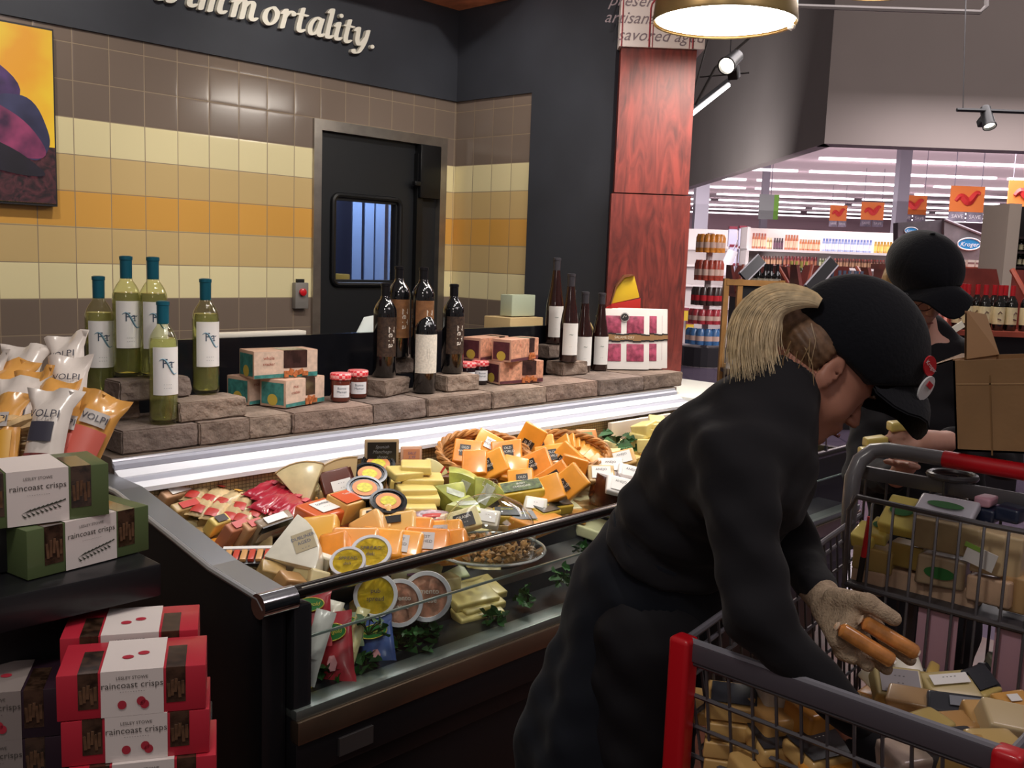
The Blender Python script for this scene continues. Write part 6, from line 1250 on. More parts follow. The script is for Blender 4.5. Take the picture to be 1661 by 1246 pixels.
for i,(px,py,w,h,m_,l) in enumerate([(1420,905,.08,.05,mat(hx('b3985a'),.4,coat=.3),'ochre block behind the seat wires, left'),(1475,900,.07,.05,mat(hx('a48a48'),.4,coat=.3),'dark ochre block behind the seat wires, second'),(1415,960-20,.07,.05,pinkish,'peach block low left in the child seat'),(1470,945,.09,.055,pinkish,'peach block with blurred print, low in the child seat'),(1530,925,.09,.06,mat(hx('a89276'),.35,coat=.4),'tan block behind the green oval'),(1545,965,.10,.055,pinkish,'long peach block low in the middle of the child seat'),(1610,895,.06,.08,mat(hx('d0b890'),.35,coat=.4),'upright cream block at the right of the child seat'),(1640,900,.05,.08,mat(hx('d0b890'),.35,coat=.4),'upright cream block nearest the right edge'),(1610,955,.08,.05,pinkish,'peach block low right in the child seat'),(1650,960,.05,.07,mat(hx('c09a6a'),.4,coat=.3),'tan block cut by the right picture edge')]):
    seat(px,py,1.93+.015*(i%2),(w,.05,h),m_,l,seed=i,oval=2 if i==4 else False)
p=onx(1590,905,1.885); q=MB(); q.box((0,0,0),(.002,.055,.035)); o=q.build('store_tag',mat(hx('d5d2cf'),.5),loc=p,rot=(.25,0,0)); q=MB(); q.box((-.0015,.018,.014),(.001,.03,.009)); q.build('green_print',mat(hx('7da044'),.5),o); tag(o,'white card with green print hanging behind the right seat wires','card')
p=onx(1412,835,1.872); p2=onx(1400,905,1.868); mk=thing('marker_pen','red marker with a black cap clipped upright to the child seat wires','pen',p2,Matrix.Rotation(0,3,'Z')); d=(p-p2)
q=MB(); q.tube([Vector((0,0,0)),d*.95],.0055,8); q.build('barrel',rdp,mk,smooth=True); q=MB(); q.tube([-d*.55,d*.02],.0062,8); q.build('cap',mat(hx('161618'),.4),mk,smooth=True)
seat(1600,812,2.0,(.03,.05,.02),mat(hx('c898a8'),.4),'small pink pack behind the white lidded one',name='cheese_pack')
for i,px in enumerate((1600,1640)): seat(px,833,2.0,(.045,.05,.03),mat(hx('1d2740'),.35,coat=.4),'dark blue pack on the back of the child seat, '+('left' if i==0 else 'right')+' one',name='cheese_pack',seed=i)
# ---------------------------------------------------------------- goods in the basket
def bk2(px,py,z,dims,yaw,pitch,roll,m,label,lab=None,seed=0):
    return block(label,onz(px,py,z),frame(RI*math.cos(math.radians(yaw))+SV*math.sin(math.radians(yaw)),Vector((0,0,1)))@Matrix.Rotation(math.radians(pitch),3,'X')@Matrix.Rotation(math.radians(roll),3,'Y'),dims,m,lab,seed=seed)
wlb=mat(hx('8f8a8e'),.5); dlbl=mat(hx('2f3138'),.35,coat=.3)
PBL=[(1455,1115,.79,(.08,.06,.035),-10,35,5,mat(hx('b9a878'),.35,coat=.4),'pack with a pale grey label, left in the basket below the gloved hand',(wlb,.065,.045,(0,0),('- - -','- -'),TXD)),
(1420,1095,.76,(.05,.04,.03),40,30,0,WHT,'small white piece left of the grey-labelled pack',None),
(1500,1112,.78,(.07,.05,.03),20,10,10,mat(hx('b8a45e'),.35,coat=.4),'crumpled straw-coloured pack in the middle of the basket',None),
(1512,1090,.79,(.055,.02,.02),60,20,0,mat(hx('c9a95e'),.35,coat=.4),'thin yellow stick poking up in the basket',None),
(1540,1118,.79,(.09,.06,.025),10,30,0,mat(hx('c2b07c'),.35,coat=.4),'straw pack with a white strip label, centre right of basket',(WT,.07,.02,(0,.01),('- - - -',),TXD)),
(1583,1108,.79,(.07,.05,.03),30,40,0,dlbl,'dark labelled pack standing at the back right of the basket',(dlbl,.05,.035,(0,0),('- -','- -'),TXD)),
(1605,1125,.78,(.06,.018,.018),35,10,0,mat(hx('c9b26a'),.35,coat=.4),'thin yellow stick at the right of the basket',None),
(1555,1150,.80,(.10,.045,.03),-18,25,0,dlbl,'long dark-labelled pack lying across the right of the basket',(mat(hx('7e828c'),.4,coat=.4),.06,.02,(.015,0),('- - - -',),TXD)),
(1480,1140,.79,(.08,.05,.035),-30,15,0,mat(hx('a5835a'),.35,coat=.4),'tan piece behind the rim under the long dark pack',None),
(1600,1165,.81,(.07,.05,.035),0,20,0,mat(hx('c69c62'),.35,coat=.4),'golden piece under the long dark pack',None),
(1640,1145,.80,(.06,.04,.03),10,20,0,mat(hx('d09a50'),.35,coat=.5),'orange piece at the right picture edge in the basket',(WT,.02,.015,(0,0),None,None)),
(1635,1175,.82,(.08,.06,.04),-10,20,10,mat(hx('cbb68e'),.35,coat=.4),'cream wrapped piece with a red dot at the right edge of basket',(RED,.018,.015,(.03,0),None,None)),
(1560,1180,.80,(.07,.05,.035),10,10,0,mat(hx('b68a54'),.35,coat=.4),'tan rounded piece just behind the front rail, right',None),
(1640,1085,.76,(.08,.06,.04),0,20,0,mat(hx('8f9080'),.35,coat=.4),'grey green pack at the back right of the basket',(mat(hx('6a7c98'),.4),.05,.03,(0,0),None,None)),
(1615,1060+40,.74,(.06,.05,.04),0,20,0,dlbl,'dark pack next to the grey green one',None),
(1470,1085,.77,(.05,.04,.03),0,30,0,WHT,'small pale piece beneath the gloved fingertips',None)]
for i,(px,py,z,dm,a,b,c,m_,l,lab) in enumerate(PBL): bk2(px,py,z,dm,a,b,c,m_,l,lab,seed=i)
cd_=mat(hx('cfa868'),.4,coat=.3,noise_amt=.05)
for i,(px,py,x,l) in enumerate([(1190,1140,1.31,'top of the left stack'),(1190,1170,1.31,'second of the left stack'),(1188,1200,1.31,'third of the left stack'),(1186,1228,1.31,'fourth of the left stack'),(1184,1256,1.31,'bottom of the left stack'),(1160,1150,1.33,'beside the left stack, behind the corner bumper')]):
    block('square-edged yellow cheese block behind the front wires, '+l,onx(px,py,x),ypr(-60,6,0),(.085,.075,.026),cd_,(dlbl,.07,.06,(0,0),None,None) if i==0 else None,seed=i,bev=.003)
NB=[(1278,1120,1.36,(.09,.06,.07),mat(hx('d8d2c4'),.4,coat=.3),'white rounded piece with a red stripe in clear wrap, front of basket',1),(1275,1170,1.34,(.11,.07,.05),mat(hx('d0a05e'),.3,coat=.6),'large amber wrapped block below the white rounded piece',0),(1330,1160,1.36,(.10,.06,.05),mat(hx('c98a3c'),.3,coat=.6),'amber orange block in clear wrap right of it',0),(1270,1208,1.31,(.10,.07,.03),cd_,'cream block with a black printed top, left',2),(1335,1222,1.31,(.10,.07,.03),cd_,'cream block with a black printed top, right',2),(1230,1190,1.35,(.05,.05,.08),mat(hx('c9a870'),.35,coat=.4),'upright tan block between the left stack and amber block',0),(1262,1245,1.30,(.14,.07,.035),cd_,'cream block at the bottom picture edge',0),(1345,1250,1.30,(.10,.07,.04),mat(hx('d8923c'),.3,coat=.6),'orange block at the bottom picture edge',0),(1480,1240,1.32,(.09,.06,.06),mat(hx('b9a496'),.3,coat=.5,noise_amt=.2),'crumpled pale wrapped piece near the bottom edge',0),(1500,1190,1.36,(.07,.05,.05),mat(hx('b8a060'),.35,coat=.4),'straw coloured piece behind the front wires, middle',0),(1545,1225,1.34,(.07,.05,.06),dlbl,'dark pack behind the front wires, middle right',0),(1580,1235,1.33,(.08,.05,.05),mat(hx('b58f52'),.35,coat=.4),'tan piece behind the front wires by the right bumper',0),(1610,1215,1.37,(.07,.05,.04),mat(hx('c2a468'),.35,coat=.4),'golden piece behind the front wires by the right bumper',0)]
for i,(px,py,x,dm,m_,l,k) in enumerate(NB):
    block(l,onx(px,py,x),ypr(-45+i*13%30,8,0),dm,m_,(dlbl,dm[0]*.95,dm[1]*.9,(0,0),('- - -',),TXW) if k==2 else None,seed=i,bev=.008)
base_=block('cheese piece in the lower layers of the cart basket, under the others',(1.4,.5,.6),ypr(0),(.10,.07,.04),cd_,group='lower layers in the cart',name='cheese_piece'); n_=0
b2=block('cheese piece in the lower layers of the cart basket, under the others',(1.4,.6,.6),ypr(0),(.10,.07,.04),mat(hx('c48a40'),.35,coat=.4),group='lower layers in the cart',name='cheese_piece')
for iz,z in enumerate((.60,.65,.70)):
    for ix in range(5):
        for iy in range(4):
            x=1.36+ix*.108; y=.38+iy*.10
            loc=(x,y,z-.02*(ix/5)); R=ypr(random.uniform(-8,8),0,0)
            if n_==0: base_.location=loc
            elif n_==1: b2.location=loc
            else: dup(base_ if (ix+iy+iz)%3 else b2,loc,R)
            n_+=1
# ================================================================ PEOPLE
skin=mat(hx('b27c68'),.5,sss=.15,noise_amt=.05,noise_scale=15); skin2=mat(hx('c99a88'),.5,sss=.15,noise_amt=.05,noise_scale=15)
lipm=mat(hx('a8605a'),.45); shirt=mat(hx('17161a'),.85,sheen=.05,bump=.25,bump_scale=14,spec=.25); apronm=mat(hx('0e121b'),.8,sheen=.05,bump=.2,bump_scale=9,spec=.25); pants=mat(hx('17161a'),.8,spec=.25); shoe=mat(hx('0f0f10'),.5)
capm=mat(hx('0c0e15'),.85,sheen=.08,bump=.15,bump_scale=150,spec=.2)
glovem=mat(hx('b09a82'),.9,bump=.5,bump_scale=260,noise_amt=.15,noise_scale=60,spec=.2)
def headframe(E,f,u):
    f=f.normalized(); u=(u-f*f.dot(u)).normalized(); s=f.cross(u); return Matrix((f,u,s)).transposed()
def headsdf(L,sc=.9):       # L: local (forward, up, side)
    L=L/sc
    Sy=L.copy(); Sy[:,2]=np.abs(Sy[:,2])
    d=ellip(L,(-.012,.052,0),(.096,.083,.075))
    d=smin(d,ellip(L,(.038,.0,0),(.056,.072,.061)),.03)
    d=smin(d,roundcone(Sy,(.0,-.045,.048),(.072,-.088,.012),.020,.016),.03)
    d=smin(d,ellip(Sy,(.052,-.03,.030),(.033,.033,.028)),.02)
    d=smin(d,ellip(L,(.074,-.055,0),(.026,.028,.028)),.015)
    d=smin(d,ellip(L,(.078,-.092,0),(.017,.015,.02)),.015)
    d=smin(d,ellip(Sy,(.078,.027,.024),(.016,.007,.022)),.012)
    d=smax(d,-ellip(Sy,(.102,.010,.032),(.018,.012,.016)),.012)
    d=smin(d,ellip(Sy,(.076,.009,.031),(.014,.011,.014)),.003)
    d=smin(d,roundcone(L,(.090,.018,0),(.113,-.022,0),.007,.0115),.008)
    d=smin(d,ellip(Sy,(.104,-.026,.011),(.011,.008,.007)),.005)
    d=smin(d,ellip(L,(.098,-.050,0),(.009,.0055,.021)),.004); d=smin(d,ellip(L,(.096,-.061,0),(.009,.006,.018)),.004)
    e=ellip(Sy,(-.008,.002,.079),(.019,.033,.0085)); e=smax(e,-ellip(Sy,(-.003,.004,.089),(.011,.021,.008)),.004); e=smin(e,ellip(Sy,(-.0,-.024,.078),(.009,.011,.006)),.004)
    return smin(d,e,.006)*sc
# ---- woman one (bending)
Rw=headframe(None,RI*.73-UI*.69-BI*.04,RI*.69+UI*.73); Em=atd(1350,606,1.60)-BI*.066
def w2l(P,E,R): return (P-np.array(E))@np.array(R)
def l2w(v,E,R): return E+R@Vector(v)
J=lambda px,py,d:np.array(atd(px,py,d))
NB_=J(1238,672,1.63); CH=J(1178,768,1.68); WA=J(1098,862,1.76); PE=J(1052,968,1.83)
SN=J(1190,748,1.50); EL=J(1228,1000,1.42); WR=J(1395,1185,1.39); HN=J(1450,1265,1.37)
SF=J(1228,742,1.82); EF=J(1292,905,1.76); WF=J(1335,968,1.61)
HE=np.array(l2w((-.04,-.03,0),Em,Rw)); 
TL=np.array(Vector((1.52,1.06,.86))); 
def leg(P,hip,knee,ank,k=1): 
    a=roundcone(P,hip,knee,.085*k,.058*k); b=roundcone(P,knee,ank,.058*k,.042*k); return smin(a,b,.03)
HPn,HPf=PE+np.array([-.07,-.05,-.04]),PE+np.array([.07,.05,-.04])
KN,KF=np.array([1.37,.985,.46]),np.array([1.54,1.03,.46]); AN,AF=np.array([1.36,1.07,.09]),np.array([1.56,1.12,.09])
def torso(P,g=0):
    d=roundcone(P,CH,WA,.118+g,.098+g); d=smin(d,roundcone(P,WA,PE,.098+g,.118+g),.06)
    d=smin(d,roundcone(P,SN*.75+SF*.25,SF*.8+SN*.2,.085+g,.085+g),.08)
    d=smin(d,roundcone(P,NB_,CH,.062+g,.11+g),.06)
    return d
fing=[]
def hand_far():
    k=[J(1392,982,1.50),J(1384,1003,1.49),J(1373,1022,1.485),J(1358,1038,1.49)]
    tip=[J(1476,1070,1.475),J(1438,1085,1.475),J(1408,1080,1.475),J(1383,1068,1.48)]
    mid=[J(1442,1042,1.51),J(1412,1062,1.505),J(1388,1062,1.50),J(1366,1058,1.495)]
    return k,mid,tip
KF_,MF_,TF_=hand_far()
TH=[J(1355,972,1.54),J(1408,978,1.47),J(1450,1004,1.455)]
def handf(P,g=0):
    d=None
    for i,k in enumerate(KF_):
        a=roundcone(P,WF*.4+J(1352,990,1.55)*.6+(k-KF_[1])*.35,k,.0165+g,.0125+g); d=a if d is None else smin(d,a,.012)
    for k,m,t in zip(KF_,MF_,TF_): d=smin(d,smin(roundcone(P,k,m,.0118+g,.0105+g),roundcone(P,m,t,.0105+g,.0085+g),.004),.004)
    th=smin(roundcone(P,TH[0],TH[1],.018+g,.0125+g),roundcone(P,TH[1],TH[2],.0125+g,.010+g),.006); d=smin(d,th,.010)
    return smin(d,roundcone(P,WF,J(1352,992,1.55),.024+g,.022+g),.012)
def handn(P,g=0):
    d=roundcone(P,WR,HN,.026+g,.030+g); dr=(HN-WR)/np.linalg.norm(HN-WR)
    sd=np.cross(dr,np.array([0,0,1.])); sd/=np.linalg.norm(sd)
    for i,(o,l) in enumerate(((-.027,.06),(-.009,.07),(.009,.066),(.026,.052))):
        b=HN+sd*o+dr*.015; m=b+dr*l*.6+np.array([0,0,-.006]); t=m+dr*l*.3+np.array([0,0,-.026]); d=smin(d,smin(roundcone(P,b,m,.010+g,.009+g),roundcone(P,m,t,.009+g,.0075+g),.004),.005)
    return smin(d,roundcone(P,WR+sd*-.02,HN+sd*-.06+dr*.01,.014+g,.010+g),.008)
def body1(P):
    d=headsdf(w2l(P,Em,Rw)); d=smin(d,roundcone(P,HE,NB_,.055,.062),.03)
    d=smin(d,torso(P,-.01),.03)
    d=smin(d,smin(roundcone(P,SN,EL,.046,.036),roundcone(P,EL,WR,.034,.024),.02),.03); d=smin(d,smin(roundcone(P,SF,EF,.044,.034),roundcone(P,EF,WF,.033,.022),.02),.03)
    d=smin(d,handf(P,-.001),.01); d=smin(d,handn(P),.01)
    d=smin(d,leg(P,HPn,KN,AN),.04); d=smin(d,leg(P,HPf,KF,AF),.04)
    for a in (AN,AF): d=smin(d,roundcone(P,a+np.array([0,0,-.04]),a+np.array([.02,-.17,-.06]),.036,.026),.02)
    return d
w1=thing('person','woman bending over the cart, black shirt, navy apron, black cap, blond ponytail','person',(0,0,0))
lo=(1.08,.25,0); hi=(1.85,1.35,1.62)
def fine(P): return body1(P)
organic('body',body1,lo,hi,.006,skin,w1,iters=1)
def fold(P,s): return .004*np.abs(np.sin(P[:,0]*16+P[:,1]*19-P[:,2]*24+s*1.7+1.5*np.sin(P[:,2]*9)))**4+.0045*np.sin(P[:,0]*31+P[:,2]*23+s)*np.sin(P[:,1]*27-P[:,2]*37+s*2)+.003*np.sin(P[:,2]*70+P[:,0]*41+s)*np.sin(P[:,1]*53+s)
def sleeve(P,a,b,c,r0,r1,r2):
    d=smin(roundcone(P,a,b,r0,r1),roundcone(P,b,c,r1,r2),.02)
    return d
def shirtf(P):
    d=torso(P,.014)
    col=roundcone(P,NB_,NB_*.45+HE*.55,.080,.072); col=smax(col,-(roundcone(P,NB_,HE*1.25-NB_*.25,.064,.062)),.006)
    d=smin(d,sleeve(P,SN,EL,EL*.06+WR*.94,.066,.049,.034),.04); d=smin(d,sleeve(P,SF,EF,EF*.04+WF*.96,.066,.048,.033),.04)
    ax=(WA-PE)/np.linalg.norm(WA-PE); d=smax(d,-((P-(WA*.72+PE*.28))@ax),.01)
    # gathered band at the waist
    pull=np.exp(-(((P-WA)@ax)/.02)**2)
    return smin(d+fold(P,1)+.008*pull,col,.03)
organic('shirt',shirtf,(1.08,.25,.72),(1.85,1.35,1.45),.006,shirt,w1,iters=1)
ap0=WA*.85+PE*.15
def apronf(P):
    q=P-PE; ax=(ap0-PE)/np.linalg.norm(ap0-PE)
    d=smin(roundcone(P,ap0,PE,.112,.134),roundcone(P,PE,PE+np.array([-.05,.05,-.30]),.134,.165),.06)
    ang=np.arctan2(P[:,1]-1.0,P[:,0]-1.45); fl=np.clip((.95-P[:,2])/.4,0,1)
    d=d+fl*.012*np.sin(ang*9+P[:,2]*6)+fold(P,3)*.8
    d=smax(d,-((P[:,2]-.50)),.01); d=smax(d,((P-ap0)@ax)-.015,.01)
    return d
organic('apron',apronf,(1.05,.6,.40),(1.85,1.45,1.12),.008,apronm,w1,iters=1)
organic('trousers',lambda P:smax(smin(leg(P,HPn,KN,AN,1.22),leg(P,HPf,KF,AF,1.22),.01)+fold(P,5),-(P[:,2]-.07),.01),(1.1,.7,.0),(1.8,1.4,.9),.009,pants,w1)
for a in (AN,AF): organic('shoe',lambda P,a=a:smax(smin(roundcone(P,a+np.array([0,.02,-.045]),a+np.array([.02,-.17,-.055]),.048,.036),roundcone(P,a+np.array([0,0,.0]),a+np.array([0,0,-.04]),.045,.045),.02),-(P[:,2]-.004),.004),a-np.array([.12,.28,.1]),a+np.array([.12,.15,.08]),.006,shoe,w1)
organic('glove',lambda P:smax(smin(handf(P,.0015),roundcone(P,WF*1.25-EF*.25,WF*.85+EF*.15,.030,.033),.008),-1,.001) if False else smin(handf(P,.0015),roundcone(P,WF*.8+EF*.2,WF,.032,.028),.01),(1.3,.35,.75),(1.75,.85,1.1),.0035,glovem,w1,iters=1)
organic('glove',lambda P:handn(P,.002),HN-np.array([.2,.2,.2]),HN+np.array([.2,.2,.22]),.005,shirt,w1,iters=1)
# cap
def capsdf(L,hgt=.105,ridge=.1):
    d=ellip(L,(.012,.082,0),(.126,hgt,.096)); d=smax(d,-(L[:,1]-(.028+(ridge-.036)*np.clip((L[:,0]-.055)/.07,0,1))),.004)
    seam=np.abs(np.sin(np.arctan2(L[:,2],L[:,0]-.004)*3)); return d+.0016*np.exp(-(seam/.06)**2)
def cap(person,E,R,badge=True,hgt=.116,ridge=.100,curve=9.6):
    f=lambda P:capsdf(w2l(P,E,R),hgt,ridge); c=organic('cap',f,np.array(E)-.24,np.array(E)+.24,.0045,capm,person,iters=1)
    vs=[];fs=[];n,m=16,12
    for lay in(0,1):
        for j in range(m+1):
            for i in range(n+1):
                a=(i/n-.5)*PI*.98; r=j/m; sx=math.sin(a)*.086; f0=.055+.055*math.cos(a); f1=.055+.148*math.cos(a)**.75 if math.cos(a)>0 else .055
                ff=f0+(f1-f0)*r; s_=sx*(1+.03*r); uu=ridge-curve*s_*s_-22*max(0,ff-.15)**2-(.004 if lay else 0)
                vs.append(tuple(E+R@Vector((ff,uu,s_))))
        o=lay*(n+1)*(m+1)
        for j in range(m):
            for i in range(n): a=o+j*(n+1)+i; fs.append((a,a+1,a+n+2,a+n+1) if lay else (a,a+n+1,a+n+2,a+1))
    q=MB(); q.add(vs,fs); q.build('brim',capm,c,smooth=True,auto=1.5)
    q=MB(); p=E+R@Vector((.012,.082+hgt+.001,0)); q.lathe([(0,.004),(.006,.003),(.008,0)],10,c=p); q.build('top_button',capm,c)
    if badge:
        def disk(c_,nrm,rx,ry,m_,name,par,txt=None,h=.002):
            zz=(R@Vector(nrm)).normalized(); yy=(R@Vector((-.2,1,0))); yy=(yy-zz*zz.dot(yy)).normalized(); xx=yy.cross(zz); Rm=Matrix((xx,yy,zz)).transposed(); q=MB(); q.lathe([(rx,0),(rx,h),(0,h)],28); o=q.build(name,m_,par,loc=E+R@Vector(c_),rot=Rm); 
            o.scale=(1,ry/rx,1); return o
        o=disk((.108,.122,.062),(.62,.25,.75),.024,.016,mat(hx('c21f2b'),.5),'oval_badge',c); text('Kroger',.016,mat(hx('eeeeee'),.5),o,(0,0,.003),rot=(0,0,0),shear=.3)
        o=disk((.132,.094,.052),(.62,.1,.78),.019,.022,mat(hx('dcdcdc'),.4),'pin_badge',c,h=.003); q=MB(); q.box((0,.006,.0045),(.018,.008,.001)); q.build('pin_print',mat(hx('c8303a'),.5),o)
    return c
cap(w1,Em,Rw)
# hair: dark blond nape hair and a loose swinging ponytail of strands
hairm=mat(hx('dcc8a2'),.5,noise_amt=.18,noise_scale=60,spec=.4); hroot=mat(hx('6a4e38'),.5,noise_amt=.3,noise_scale=60)
def nape(P):
    L=w2l(P,Em,Rw); d=ellip(L,(-.034,.022,0),(.080,.060,.079)); d=smax(d,(L[:,0]-(-.022)),.01); d=smax(d,L[:,1]-.06,.01); d=smin(d,ellip(L,(-.092,.045,0),(.03,.022,.022)),.02)
    return d+.0012*np.sin(L[:,1]*420+L[:,2]*260)
hb=organic('nape_hair',nape,np.array(Em)-.2,np.array(Em)+.2,.0035,hroot,w1,iters=1)
root=[(1330,492,1.60),(1312,484,1.60),(1285,482,1.60),(1258,487,1.60),(1238,503,1.60),(1226,528,1.60),(1221,555,1.60),(1222,585,1.60),(1226,618,1.60)]
q=MB(); rnd=random.Random(11)
def crv(P_,t):
    n=len(P_)-1; i=min(int(t*n),n-1); u=t*n-i; p0=P_[max(i-1,0)];p1=P_[i];p2=P_[i+1];p3=P_[min(i+2,n)]
    return tuple(.5*((2*p1[k])+(-p0[k]+p2[k])*u+(2*p0[k]-5*p1[k]+4*p2[k]-p3[k])*u*u+(-p0[k]+3*p1[k]-3*p2[k]+p3[k])*u**3) for k in range(3))
for s_ in range(1500):
    a=rnd.uniform(0,6.28); r=math.sqrt(rnd.random()); ex=rnd.uniform(.66,1.0); fl_=rnd.gauss(0,9); ox,od=math.cos(a)*r,math.sin(a)*r; pts=[]; rr=[]; ph=rnd.uniform(0,6)
    N=13
    for k in range(N):
        t=k/(N-1)*ex; x,y,d=crv(root,t); x2,y2,_=crv(root,min(t+.02,1)); tx,ty=x2-x,y2-y; l=math.hypot(tx,ty) or 1; nx,ny=-ty/l,tx/l
        wdt=7+33*min(1,t*1.7); inner=1.0
        off=ox*wdt*inner+1.2*math.sin(t*4+ph)+fl_*t**3; p=atd(x+nx*off,y+ny*off,d+od*(.012+.03*t)); pts.append(p); rr.append(.0010*(1-.75*max(0,(t/ex-.5)*2)) if t<ex else .0003)
    q.tube(pts,rr,3,cap=False,mi=0)
q.build('ponytail',hairm,w1,smooth=True)
q=MB(); 
for i in range(60):
    sx=rnd.uniform(-.06,.075); st=Vector((rnd.uniform(-.09,-.05),rnd.uniform(-.03,.04),sx)); p0=l2w(st,Em,Rw); p1=p0+Vector((0,0,-.03))+RI*rnd.uniform(-.02,.015)+BI*rnd.uniform(0,.02); p2=p1+Vector((0,0,-.045))+RI*rnd.uniform(-.03,.01)
    q.tube([p0,p1,p2],[.0012,.001,.0004],3,cap=False)
q.build('loose_hair',mat(hx('8c7250'),.45),w1,smooth=True)
q=MB(); q.tube([l2w((-.104+.0*k,.046,0),Em,Rw)+RI*.016*math.cos(k*PI/6)+BI*.016*math.sin(k*PI/6)+UI*.01 for k in range(12)],.005,6,closed=True); q.build('hair_tie',mat(hx('17151a'),.6),w1,smooth=True)
q=MB(); 
for sgn in(1,-1):
    q.tube([l2w((.088-.004*abs(k-2),.024+.004*(2-abs(k-2))*.5,sgn*(.018+.008*k)),Em,Rw) for k in range(5)],.0022,5)
q.build('eyebrow',hroot,w1,smooth=True)
q=MB(); q.tube([l2w((.099-.0022*abs(k-3),-.0555,.0055*(k-3)),Em,Rw) for k in range(7)],.0022,5); q.build('mouth_line',lipm,w1,smooth=True)
# earring/necklace
nk=atd(1340,711,1.50); q=MB(); q.tube([nk+Vector((0,0,-.0)),nk+Vector((.002,0,-.012))],.0012,4); q.box(nk+Vector((.002,0,-.016)),(.004,.004,.008)); q.build('necklace_pendant',mat(hx('d8d8dc'),.15,metal=1),w1)
# apron string
q=MB(); axw=Vector((WA-PE).tolist()).normalized(); cW=Vector((ap0).tolist()); a1=axw.orthogonal().normalized(); b1=axw.cross(a1); q.tube([cW+(a1*math.cos(k*PI/16)+b1*math.sin(k*PI/16))*.114+axw*.012 for k in range(32)],.006,6,closed=True); q.build('apron_tie',apronm,w1,smooth=True)
# sticks in the gloved hand
st_m=mat(hx('d08a4a'),.18,coat=1,noise_amt=.25,noise_scale=40)
for (a,b,l) in (((1362,1019,1.463),(1448,1073,1.452),'lower one'),((1400,1008,1.470),(1487,1060,1.458),'upper one')):
    A_,B_=atd(*a),atd(*b); t=thing('cheese_stick','glossy orange cheese stick held in the gloved hand, '+l,'cheese stick',(A_+B_)/2); A_=A_-t.location; B_=B_-t.location; q=MB(); q.tube([A_*1.02,A_*.96,A_*.9,A_*.4,B_*.4,B_*.9,B_*.97,B_],[.004,.009,.0115,.012,.012,.012,.0105,.006],14); q.build('cheese',st_m,t,smooth=True)
    q=MB(); q.tube([A_*1.02,A_*1.1,A_*1.16],[.004,.009,.006],8); q.tube([B_*1.0,B_*1.05],[.006,.007],8); q.build('wrapper_end',mat(hx('d8bfa6'),.15,coat=1),t,smooth=True)
# ---- woman two (behind the cart)
R2_=headframe(None,BI*.80-UI*.50+RI*.12,BI*.5+UI*.8); E2=atd(1486,472,2.74)
N2=J(1500,572,2.86); C2=J(1505,690,2.86); P2=J(1500,900,2.86); SR=J(1580,600,2.78); SL=J(1425,600,2.95); ER=J(1625,745,2.62); W2=J(1535,716,2.36); H2=J(1492,716,2.30)
EL2=J(1400,770,2.85); WL2=J(1455,775,2.50); HL2=J(1470,752,2.36)
def hand2(P):
    d=roundcone(P,W2,H2,.025,.030); 
    for i,(ky,ty,ex) in enumerate(((700,697,1444),(710,708,1436),(722,722,1438),(734,738,1446))):
        k=J(1480,ky,2.29); m=J(1460,ky-2+i,2.265); t=J(ex,ty+3,2.27); d=smin(d,smin(roundcone(P,k,m,.0105,.0095),roundcone(P,m,t,.0095,.0078),.004),.004)
    d=smin(d,smin(roundcone(P,H2,J(1470,735,2.25),.016,.011),roundcone(P,J(1470,735,2.25),J(1448,738,2.25),.011,.008),.004),.008)
    return d
def hand2l(P):
    d=roundcone(P,WL2,HL2,.024,.028)
    for i in range(4):
        k=HL2+np.array([-.02,.02-.018*i,.0]); t=k+np.array([-.055,-.0,.012]); d=smin(d,roundcone(P,k,t,.0098,.008),.004)
    return smin(d,roundcone(P,HL2,HL2+np.array([-.03,.03,.025]),.013,.009),.006)
def body2(P):
    d=headsdf(w2l(P,E2,R2_)); d=smin(d,roundcone(P,np.array(l2w((-.03,-.04,0),E2,R2_)),N2,.052,.06),.03)
    d=smin(d,roundcone(P,C2,P2,.13,.14),.05); d=smin(d,roundcone(P,SL*.8+SR*.2,SR*.8+SL*.2,.075,.075),.08); d=smin(d,roundcone(P,N2,C2,.06,.12),.05)
    d=smin(d,smin(roundcone(P,SR,ER,.048,.04),roundcone(P,ER,W2,.04,.025),.02),.03); d=smin(d,smin(roundcone(P,SL,EL2,.048,.04),roundcone(P,EL2,WL2,.04,.025),.02),.03)
    d=smin(d,hand2(P),.01); d=smin(d,hand2l(P),.01)
    for s_ in(-1,1):
        h=P2+np.array([.06*s_,-.06*s_,-.05]); k=h+np.array([-.03,-.03,0]); k[2]=.46; a=h.copy(); a[2]=.08; d=smin(d,leg(P,h,k,a,1),.03); d=smin(d,roundcone(P,a+np.array([0,0,-.04]),a+np.array([-.13,-.11,-.05]),.035,.025),.02)
    return d
w2=thing('person','woman standing behind the cart in dark cap, glasses and charcoal top, holding cheese','person',(0,0,0))
organic('body',body2,(2.0,.45,0),(3.3,1.6,1.65),.0075,skin2,w2,iters=1)
def shirt2(P):
    d=roundcone(P,C2,P2,.15,.165); d=smin(d,roundcone(P,SL*.8+SR*.2,SR*.8+SL*.2,.09,.09),.08); d=smin(d,roundcone(P,N2,C2,.075,.13),.05); d=smin(d,roundcone(P,N2,N2+np.array([-.005,.0,.045]),.078,.074),.03)
    d=smin(d,sleeve(P,SR,ER,ER*.1+W2*.9,.072,.056,.04),.05); d=smin(d,sleeve(P,SL,EL2,EL2*.1+WL2*.9,.072,.056,.04),.05)
    d=smax(d,-(P[:,2]-.72),.02); return d+fold(P,8)
organic('shirt',shirt2,(2.0,.4,.6),(3.35,1.7,1.45),.0085,shirt,w2,iters=1)
